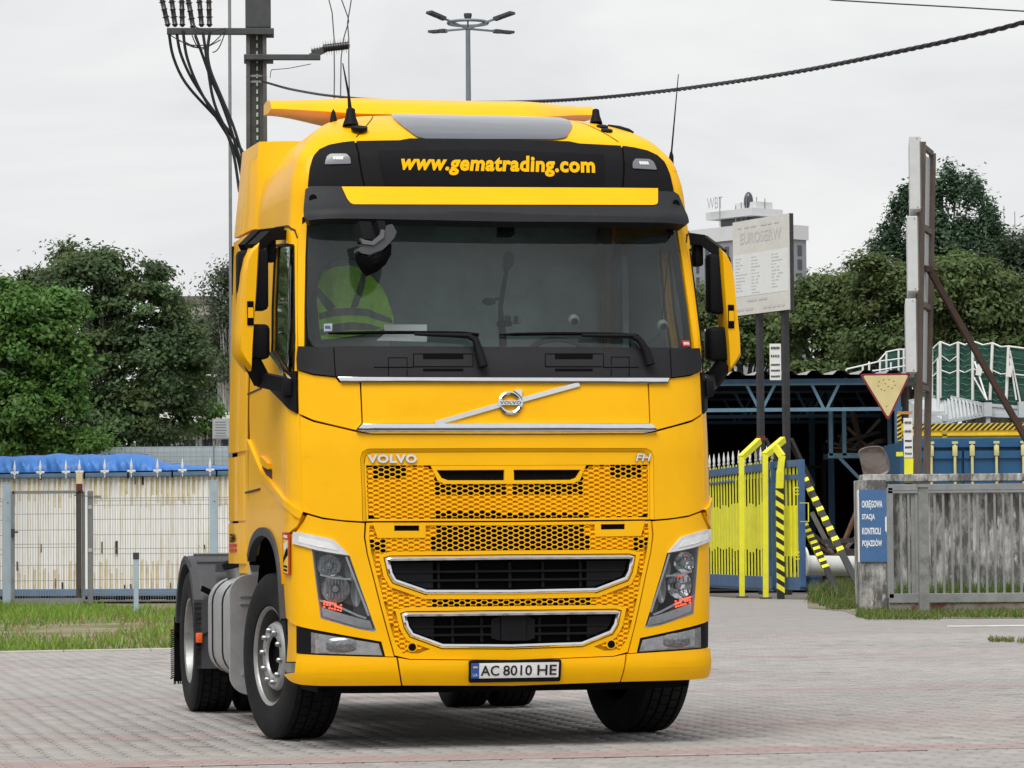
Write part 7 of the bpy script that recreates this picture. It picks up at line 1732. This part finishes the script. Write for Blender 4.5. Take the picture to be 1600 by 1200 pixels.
# ---- rusty sign frame seen edge-on with three light boxes
RST = mat('rusty_post', (.13, .105, .085), rough=.85, var=.25, vscale=6, var2=[((.10, .035, .02), 3, .50, .70, .8), ((.25, .24, .21), 5, .60, .85, .6)], stretch=(6, 6, 1))
YR = 61.5; r0 = at(1436, 850, YR); o = empty('advertising_frame', (r0[0], YR, 0), 0, 'tall rusty sign frame seen edge-on with three white light boxes', 'sign frame'); c = np.array([r0[0], YR, 0]); A4 = lambda x, y, d=0.0: at(x, y, YR + d) - c
b = MB(); b.bar(A4(1430.5, 956, 0) * [1, 1, 0], A4(1440.5, 222, 0), .13, .15, up=(0, 1, 0)); b.build('post', RST, o, None)
b = MB(); b.bar(A4(1444.5, 956, 1.3) * [1, 1, 0], A4(1457, 240, 1.3), .115, .14, up=(0, 1, 0)); b.build('post', RST, o, None)
b = MB()
for y in (228, 354, 474, 604): b.bar(A4(1440 - (y - 228) * .014, y - 1, .02), A4(1456 - (y - 228) * .014, y + 12 - (y - 228) * .02, 1.28), .07, .09)
b.build('crossbar', RST, o, None)
for (y0, y1) in ((240, 350), (360, 470), (480, 595)):
    b = MB(); P4 = [A4(1441.0 - (y0 - 240) * .015, y0, .15), A4(1453.5 - (y0 - 240) * .015, y0 + 8, 1.2), A4(1453.5 - (y1 - 240) * .015, y1 + 4, 1.2), A4(1441.0 - (y1 - 240) * .015, y1 - 2, .15)]; b.add(P4 + [p + [-.05, .02, 0] for p in P4], [(0, 1, 2, 3), (7, 6, 5, 4), (0, 4, 5, 1), (1, 5, 6, 2), (2, 6, 7, 3), (3, 7, 4, 0)]); b.build('back_sheet', mat('back_sheet_grey', (.40, .42, .43), rough=.5, var=.1), o, None)
for (x0, y0, y1) in ((1426.5, 222, 335), (1423, 345, 461), (1420.5, 472, 586)):
    b = MB(); p = (A4(x0, y0, .3) + A4(x0, y1, .3)) / 2; b.box(p + np.array([.025, 0, 0]), (.185, 1.9, A4(x0, y0)[2] - A4(x0, y1)[2]), rotz(-.105), bev=.01); lb = b.build('light_box', mat('light_box_white', (.55, .56, .56), rough=.5, var=.06, var2=((.35, .34, .32), 4, .6, .85, .5)), o, None)
    b = MB()
    for dz in (-1, 1):
        for dx in (-.035, .035): b.box(p + np.array([dx, -.955, dz * (A4(x0, y0)[2] - A4(x0, y1)[2]) * .47]), (.018, .01, .018))
    b.box(p + np.array([.03, -.953, 0]), (.008, .008, (A4(x0, y0)[2] - A4(x0, y1)[2]) * .9)); b.build('rivet', GAL, lb, None)
b = MB(); b.bar(A4(1443, 419, .6), A4(1453, 421, .8), .10, .10); b.bar(A4(1450, 418, .8), A4(1618, 712, 1.2), .11, .10); b.build('brace', mat('brown_rust', (.055, .028, .02), rough=.8, var=.2), o, None)
# ---- give way sign
YG = 60.9; a, b1, c1 = at(1343, 584, YG), at(1424, 583, YG), at(1388, 658, YG); cg = (a + b1 + c1) / 3; o = empty('give_way_sign', (cg[0], YG, 0), 0, 'yellow inverted triangle road sign with red border by the rusty frame', 'road sign')
cc0 = np.array([cg[0], YG, 0]); tri3 = [p - cc0 for p in (a, b1, c1)]
def rtri(k, r):
    P = [(p[0], p[2]) for p in tri3]; m = np.mean(np.array(P), 0); P = [tuple(m + (np.array(p) - m) * k) for p in P]; return rnd(P, r, 5)
b = MB(); b.prism([(x, 0, z) for x, z in rtri(1.0, .07)], (0, 0, 0), (0, .025, 0)); b.build('plate', mat('sign_red', (.20, .012, .025), rough=.5), o, None)
b = MB(); b.prism([(x, -.004, z) for x, z in rtri(.88, .05)], (0, 0, 0), (0, .003, 0)); b.build('face', mat('sign_yellow', (.62, .52, .25), rough=.6, var=.10, vscale=3, var2=((.5, .38, .14), 4, .55, .8, .5)), o, None)
b = MB(); mcz = float(cg[2])
for (dx, dz) in ((-.13, .14), (-.05, .17), (.05, .17), (.13, .14), (-.14, .06), (-.09, .0), (-.03, -.02), (.10, .02), (.15, .07), (.03, .05), (-.02, .10), (0, -.30)): b.lathe([(0, .012), (.003, .012), (.003, 0)], (dx, -.004, mcz + dz), (0, -1, 0), 6)
b.build('bolt_hole', mat('hole_brown', (.12, .08, .03), rough=.8), o, None)
b = MB(); b.bar(A4(1437, 600) + c - cc0 + [0, .1, 0], tri3[1] * .4 + np.mean(tri3, 0) * .6 + [0, .05, 0], .05, .05); b.box(at(1414, 645, YG + .05) - cc0, (.26, .04, .05), mi=1); b.build('bracket', [RST, mat('bracket_orange', (.45, .22, .05), rough=.6)], o, None)
small_sign(1412.5, 653, 1425.5, 715, 60.8, 'narrow white text sign hanging below the yellow triangle', RW)
hz_o = empty('hazard_strip', at(1405, 668, 71.8), 0, 'narrow vertical black and yellow hazard strip at the blue container corner', 'marker'); b = MB(); b.box((0, 0, 0), (.09, .03, .55)); b.build('board', BYL, hz_o, None)
b = MB()
for k in range(6): z = -.27 + k * .09; b.prism([(-.045, -.017, z), (.045, -.017, z + .05), (.045, -.017, z + .095), (-.045, -.017, z + .045)], (0, 0, 0), (0, -.003, 0))
b.build('stripe', BKP, hz_o, None)
# ---- grey concrete wall with blue sign
CONC = mat('stained_concrete', (.40, .395, .375), rough=.95, var=.30, vscale=5, bump=.5, bscale=14, var2=[((.05, .048, .045), 2.2, .43, .56, .85), ((.55, .54, .52), 5.0, .57, .66, .8)], stretch=(1.6, 1.6, .55))
YW = 59.6; wx0, wx1 = at(1343, 850, YW)[0], at(1680, 850, YW)[0]; wz = float(at(1343, 750, YW)[2]); pxw = at(1386, 850, YW)[0] - wx0
o = empty('concrete_wall', (wx0, YW, 0), 0, 'stained grey concrete wall with thick end pillar behind the barred gate', 'wall')
b = MB(); b.box((pxw / 2, .45, wz / 2 - .03), (pxw, .9, wz + .06), bev=.012); b.build('end_pillar', CONC, o, None)
b = MB(); b.box(((wx1 - wx0 + pxw) / 2, .75, (wz - .07) / 2), (wx1 - wx0 - pxw, .25, wz - .07)); b.build('wall_panel', CONC, o, None)
b = MB(); b.box(((wx1 - wx0) / 2 + .1, .60, wz + .035), (wx1 - wx0, .62, .13), bev=.015); b.build('coping', CONC, o, None)
for k in range(9):
    b = MB(); b.box((pxw + .35 + k * .42, .60, (wz - .12) / 2), (.10, .06, wz - .14)); b.build('panel_rib', CONC, o, None)
a, d_ = at(1344.5, 878, YW - .02), at(1387, 765, YW - .02); sgn = empty('direction_sign', ((a[0] + d_[0]) / 2, YW - .02, (a[2] + d_[2]) / 2), 0, 'blue sign with white Polish lettering and an arrow on the concrete pillar', 'sign'); sw, shh = d_[0] - a[0], d_[2] - a[2]
b = MB(); b.box((0, 0, 0), (sw, .025, shh)); b.build('panel', mat('sign_blue', (.055, .14, .31), rough=.5, var=.08, var2=((.10, .18, .33), 3, .5, .8, .5)), sgn, None)
for i, (tx, wfr) in enumerate((('OKRĘGOWA', .73), ('STACJA', .46), ('KONTROLI', .66), ('POJAZDÓW', .70))):
    b = MB(); hh_ = shh * (.085 if tx not in ('OKRĘGOWA', 'POJAZDÓW') else (.115)); dz = -shh * .03 if tx == 'OKRĘGOWA' else 0
    text_on(b, tx, (-sw * .43, -.0135, shh * (.5 - .245 - i * .188) + dz), (1, 0, 0), (0, 0, 1), width=sw * wfr, height=hh_ * 1.12, bold=.028, depth=.002); b.build('lettering', mat('sign_text_white', (.80, .81, .82), rough=.6), sgn, None, fixn=False)
b = MB(); b.prism([(x * sw, -.0145, z * shh) for x, z in ((.47, .20), (.43, .12), (.39, .12), (.39, -.08), (.43, -.08), (.47, -.18), (.485, -.18), (.485, .20))], (0, 0, 0), (0, -.002, 0)); b.build('arrow', mat('sign_text_white', (.72, .73, .74)), sgn, None)
b = MB(); b.box((-sw / 2 - .025, .01, 0), (.03, .02, shh)); b.build('edge_strip', WHT, sgn, None)
# ---- sliding barred gate in front of the wall
GM = mat('gate_grey_steel', (.25, .26, .26), rough=.55, metal=.3, var=.18, vscale=5, var2=((.12, .08, .06), 3.5, .58, .8, .7)); RB = mat('rust_beam', (.22, .20, .185), rough=.8, var=.2, vscale=4, var2=[((.11, .03, .018), 2.0, .47, .60, .95), ((.05, .03, .025), 3, .6, .75, .8)])
YB2 = 56.4; g0 = at(1388, 850, YB2)[0]; XG = lambda p: at(p, 850, YB2)[0] - g0; zg = lambda py: float(at(1500, py, YB2)[2])
o = empty('barred_gate', (g0, YB2, 0), 0, 'grey steel barred sliding gate with a rusty bottom beam before the wall', 'gate'); W2 = XG(1680)
b = MB(); b.box((W2 / 2, 0, zg(761)), (W2, .09, .10), bev=.006); b.box((W2 / 2, -.02, zg(768)), (W2, .05, .04)); b.build('top_rail', GM, o, None)
b = MB(); b.box((W2 / 2, 0, zg(934)), (W2, .09, .15), bev=.006); b.build('lower_rail', GM, o, None)
b = MB(); b.box((W2 / 2, .02, zg(950)), (W2, .07, .15), bev=.006); b.build('bottom_beam', RB, o, None)
b = MB(); b.box((XG(1391), 0, (zg(761) + zg(934)) / 2), (.10, .09, zg(761) - zg(934)), bev=.006); b.build('end_post', GM, o, None)
bm_ = MB(); bm_.box((0, 0, 0), (.036, .036, zg(766) - zg(930))); bme = bm_.mesh('bar', GM)
for p in list(range(1408, 1434, 12)) + [1432] + [1461 + 13.4 * k for k in range(17)]:
    ob = bpy.data.objects.new('bar', bme); COL.objects.link(ob); ob.parent = o; ob.location = (XG(p), 0, (zg(766) + zg(930)) / 2)
b = MB(); b.box((XG(1430), .03, (zg(766) + zg(930)) / 2), (.12, .05, zg(766) - zg(930))); b.build('stiffener', GM, o, None)
q = gnd(1443, 957); po_ = empty('gate_guide_post', (at(1443, 850, 55.4)[0], 55.4, 0), 0, 'square grey weathered guide post standing in front of the barred gate', 'post'); zz_ = float(at(1443, 757, 55.4)[2])
b = MB(); b.box((0, 0, zz_ / 2), (.155, .155, zz_), bev=.012); b.build('shaft', mat('weathered_steel', (.20, .205, .20), rough=.7, var=.3, vscale=5, var2=((.07, .065, .06), 4, .5, .7, .7)), po_, None); b = MB(); b.box((0, 0, zz_ - .02), (.19, .19, .05)); b.build('cap', GM, po_, None)
# ---- grass on the right
def patch(polys, n, h0, h1, wd, name='grass', col=(.085, .15, .024), dry=.25):
    P = []
    for (x0, y0, x1, y1, wt) in polys:
        k = int(n * wt); pxs_ = rng.uniform(x0, x1, k); pys = y0 + (y1 - y0) * rng.uniform(0, 1, k)
        P.append(np.array([gnd(a, b_)[:2] for a, b_ in zip(pxs_, pys)]))
    P = np.concatenate(P); k = len(P); g = np.array(col) * rng.uniform(.55, 1.35, (k, 1)); d = rng.uniform(0, 1, k) < dry; g[d] = np.array([.27, .23, .11]) * rng.uniform(.6, 1.2, (d.sum(), 1)); return grass(name, P, h0, h1, wd, g, .45)
patch([(1280, 936, 1345, 948, .25), (1300, 944, 1345, 952, .12), (1338, 955, 1610, 966, .45), (1352, 962, 1470, 969, .15), (1290, 948, 1330, 953, .05)], 9000, .04, .13, .010)
patch([(1290, 928, 1342, 940, .5), (1305, 915, 1340, 930, .3), (1265, 938, 1285, 944, .2)], 1800, .15, .50, .010)
patch([(1400, 946, 1610, 953, 1.0)], 5200, .25, .62, .012, dry=.12)
patch([(1545, 1001, 1585, 1004, .7), (1590, 1002, 1612, 1006, .3)], 350, .03, .09, .008, dry=.5)
dirt_veil = struct('dirt_strip', sheet_xy([tuple(gnd(*p)[:2]) for p in ((1262, 950), (1320, 955), (1352, 967), (1620, 966), (1620, 948), (1345, 944), (1262, 938))], .002), mat('sandy_dirt', (.24, .20, .145), rough=1, var=.3, vscale=4, bump=.4, bscale=20, var2=((.07, .10, .03), 2.5, .45, .6, .7)))
b = MB(); q0, q1 = gnd(1478, 979), gnd(1640, 977)
struct('painted_line', sheet_xy([tuple(gnd(*p)[:2]) for p in ((1480, 977.4), (1640, 976), (1640, 978.4), (1480, 979.4))], .0005), mat('line_paint', (.52, .51, .48), rough=.8, var=.3, vscale=4))
# ------------------------------------------------------------------ trees on the right
bx = base_at(1462, 128)
tree('tall_maple_tree', bx, [lobe(*q, 128, bx) for q in ((1480, 300, 16, 46), (1466, 320, 16, 50), (1496, 296, 14, 36), (1512, 318, 15, 46), (1530, 300, 14, 34), (1545, 345, 18, 40), (1450, 345, 18, 50), (1432, 330, 14, 40), (1412, 318, 13, 48), (1398, 345, 15, 36), (1383, 372, 18, 30), (1480, 370, 40, 46), (1520, 375, 36, 40), (1440, 385, 36, 40), (1400, 400, 34, 36), (1560, 372, 22, 22), (1560, 400, 36, 30), (1470, 420, 80, 40), (1368, 400, 14, 22))], BG, 'tall dark green tree with upright spiky crown behind the rusty frame', leaf=.17, n=26000, trunk=.35, clump=.30, flat=1.5, gap=.5, colv=.4, inner=.25)
for i, (px, Y, lbs, co, la, nn) in enumerate((
    (1300, 108, ((1300, 490, 70, 60), (1350, 470, 50, 50), (1270, 520, 50, 60), (1325, 440, 24, 22), (1245, 490, 26, 30), (1340, 540, 70, 50), (1262, 450, 16, 16), (1300, 590, 90, 30), (1390, 590, 60, 30)), OL, 'broad olive tree just right of the signboard', 20000),
    (1420, 106, ((1420, 480, 60, 50), (1390, 440, 40, 32), (1460, 500, 60, 60), (1400, 540, 60, 50), (1355, 420, 22, 18), (1375, 470, 40, 40)), OL, 'broad olive tree behind the white light boxes', 20000),
    (1530, 104, ((1520, 480, 70, 60), (1570, 500, 60, 60), (1490, 430, 45, 40), (1540, 550, 80, 50), (1625, 500, 60, 70), (1540, 445, 40, 28)), OL, 'broad olive tree behind the diagonal rusty brace', 22000),
    (1165, 110, ((1165, 540, 60, 50), (1115, 520, 40, 50), (1200, 550, 50, 50), (1105, 480, 20, 30), (1225, 520, 24, 44), (1085, 560, 40, 40)), OL, 'bushy olive tree behind the right door mirror', 14000),
    (1010, 118, ((1010, 560, 120, 70), (900, 570, 100, 70)), DK, 'dark tree hidden behind the lorry cab', 5000))):
    bx = base_at(px, Y); tree('broad_tree', bx, [lobe(*q, Y, bx) for q in lbs], co, la, 'trees behind the shed', leaf=.165, n=int(nn * 1.6), trunk=.25, clump=.5, tip=(.13, .15, .05), flat=.55, colv=.42)
bx = base_at(1600, 116)
tree('willow_tree', bx, [lobe(*q, 116, bx) for q in ((1570, 420, 34, 36), (1610, 410, 40, 40), (1590, 450, 45, 40))], (.045, .07, .035), 'drooping willow at the right edge of the picture', leaf=.20, n=9000, trunk=.2, clump=.5, droop=.5, flat=1.4)
# far wood closing the horizon
m_ = 60000; xw = rng.uniform(-75, 75, m_); yw = rng.uniform(235, 262, m_); hz__ = 7.5 + 3.0 * np.sin(xw * .21) + 2.0 * np.sin(xw * .57 + 1) + 1.0 * np.sin(xw * 1.3); zw = rng.uniform(0, 1, m_) ** .8 * hz__
Nn = rng.normal(0, 1, (m_, 3)) + np.array([0, -.8, .6]); Nn /= np.linalg.norm(Nn, axis=1, keepdims=True); T_ = rng.normal(0, 1, (m_, 3)); T_ -= Nn * np.sum(T_ * Nn, 1, keepdims=True)
cw_ = np.array([.055, .075, .04]) * rng.uniform(.6, 1.3, (m_, 1)) * (.8 + .3 * np.sin(xw * .8 + zw)[:, None])
me = leaves_mesh('distant_wood', np.stack([xw, yw, zw], 1), T_, Nn, rng.uniform(.5, 1.0, m_), .7, cw_, LEAF, .1); o = bpy.data.objects.new('distant_wood', me); COL.objects.link(o); tag(o, kind='stuff')
# ------------------------------------------------------------------ far tower block
YH = 760.0; hc = at(1197, 850, YH); hrz = math.atan2(math.cos(math.radians(40)), -math.sin(math.radians(40))); hz0 = float(at(1197, 348, YH)[2])
ht = empty('tower_block', (hc[0], YH, 0), hrz, 'far grey and white tower block with roof aerials behind the signboard', 'building')
HW_ = mat('render_white', (.60, .61, .62), rough=.8); HG_ = mat('facade_grey', (.25, .265, .285), rough=.7); HD_ = mat('pane_dark', (.05, .06, .075), rough=.2)
LF, RF = 30.0, 13.5     # left facade runs along +x local; right facade along -y local
b = MB(); b.box((LF / 2, -RF / 2, (hz0 - 3) / 2), (LF, RF, hz0 - 3)); b.build('facade', HG_, ht, None)
b = MB(); b.box((LF / 2, -RF / 2, hz0 - 1.6), (LF + .8, RF + .8, 3.2)); b.build('parapet', HW_, ht, None)
b = MB()
fl_ = 3.1
for r in range(16):
    z = hz0 - 5.6 - r * fl_
    for k in range(9):
        if random.random() < .85: b.box((1.8 + k * 3.2, .05, z), (1.3 if k % 2 else .9, .12, 2.2))
    for k in range(4): b.box((-.05, -1.8 - k * 3.2, z), (.12, 1.3, 2.3))
tag(b.build('window', HD_, ht, None), kind='stuff')
b = MB()
for r in (2, 4, 6, 9, 12): b.box((random.choice([6, 11, 17]), .15, hz0 - 5.6 - r * fl_), (4.2, .3, 3.0)); b.box((-.15, -random.choice([3.4, 6.6, 9.0]), hz0 - 5.6 - r * fl_), (.3, 2.2, 3.0))
b.build('white_bay', HW_, ht, None)
b = MB()
for r in range(5, 16): b.box((20, .9, hz0 - 7.0 - r * fl_), (10, 1.8, .25)); b.box((20, 1.8, hz0 - 6.4 - r * fl_), (10, .05, 1.0))
b.build('balcony', mat('balcony_glass', (.42, .45, .48), rough=.4), ht, None)
b = MB(); b.box((11, -6, hz0 + 1.1), (11, 6, 2.2)); b.build('penthouse', HD_, ht, None)
b = MB(); b.box((11.5, -5.5, hz0 + 2.9), (15, 9.5, 1.7)); b.build('penthouse_roof', HW_, ht, None)
b = MB(); b.box((9, -6, hz0 + 4.6), (7, 5, 1.6)); b.build('roof_cabin', HW_, ht, None); b = MB(); b.sphere((8.5, -4, hz0 + 5.6), (1.1, 1.1, 2.2)); b.build('roof_dome', HD_, ht, 60)
for (px, y0) in ((1124.5, 308), (1149.5, 322), (1166, 302), (1182, 308), (1195, 310), (1158, 316)):
    b = MB(); p = at(px, y0, YH + 8); pl_ = local(hc, hrz, p); b.tube([(pl_[0], pl_[1], hz0), (pl_[0], pl_[1], pl_[2])], .11, 5); b.build('aerial', GAL, ht, None)
b = MB(); ux = np.array([-1.0, 0, 0]); text_on(b, 'WBT', (17.2, .5, hz0 + 4.2), ux, (0, 0, 1), width=5.0, height=2.6, bold=.0, depth=.01); b.build('roof_lettering', mat('roof_letter_grey', (.42, .43, .44), rough=.6), ht, None, fixn=False)
hb2 = empty('far_block', (float(at(1600, 850, 600)[0]), 600, 0), .2, 'grey corner of a far block behind the trees at the right edge', 'building'); zf = float(at(1590, 362, 600)[2])
b = MB(); b.box((0, 5, zf / 2), (6.4, 10, zf)); b.build('facade', HG_, hb2, None); b = MB(); b.box((0, 5, zf), (6.8, 10.4, 1.2)); b.build('parapet', HW_, hb2, None); b = MB(); b.tube([(-1, 5, zf), (-1, 5, zf + 5)], .08, 5); b.tube([(1, 5, zf), (1, 5, zf + 4)], .08, 5); b.build('aerial', GAL, hb2, None)
fb_ = empty('far_house', (float(at(296, 850, 420)[0]), 420, 0), 0, 'far brownish roof just showing above the trees left of the lorry', 'building'); zf = float(at(296, 464, 420)[2])
b = MB(); b.box((0, 4, zf / 2 - .5), (5.5, 8, zf - 1)); b.build('wall', mat('far_wall', (.30, .28, .26), rough=.9), fb_, None); b = MB(); b.box((0, 4, zf - .4), (6, 8.4, 1.0)); b.build('roof', mat('far_roof', (.16, .13, .12), rough=.9), fb_, None)
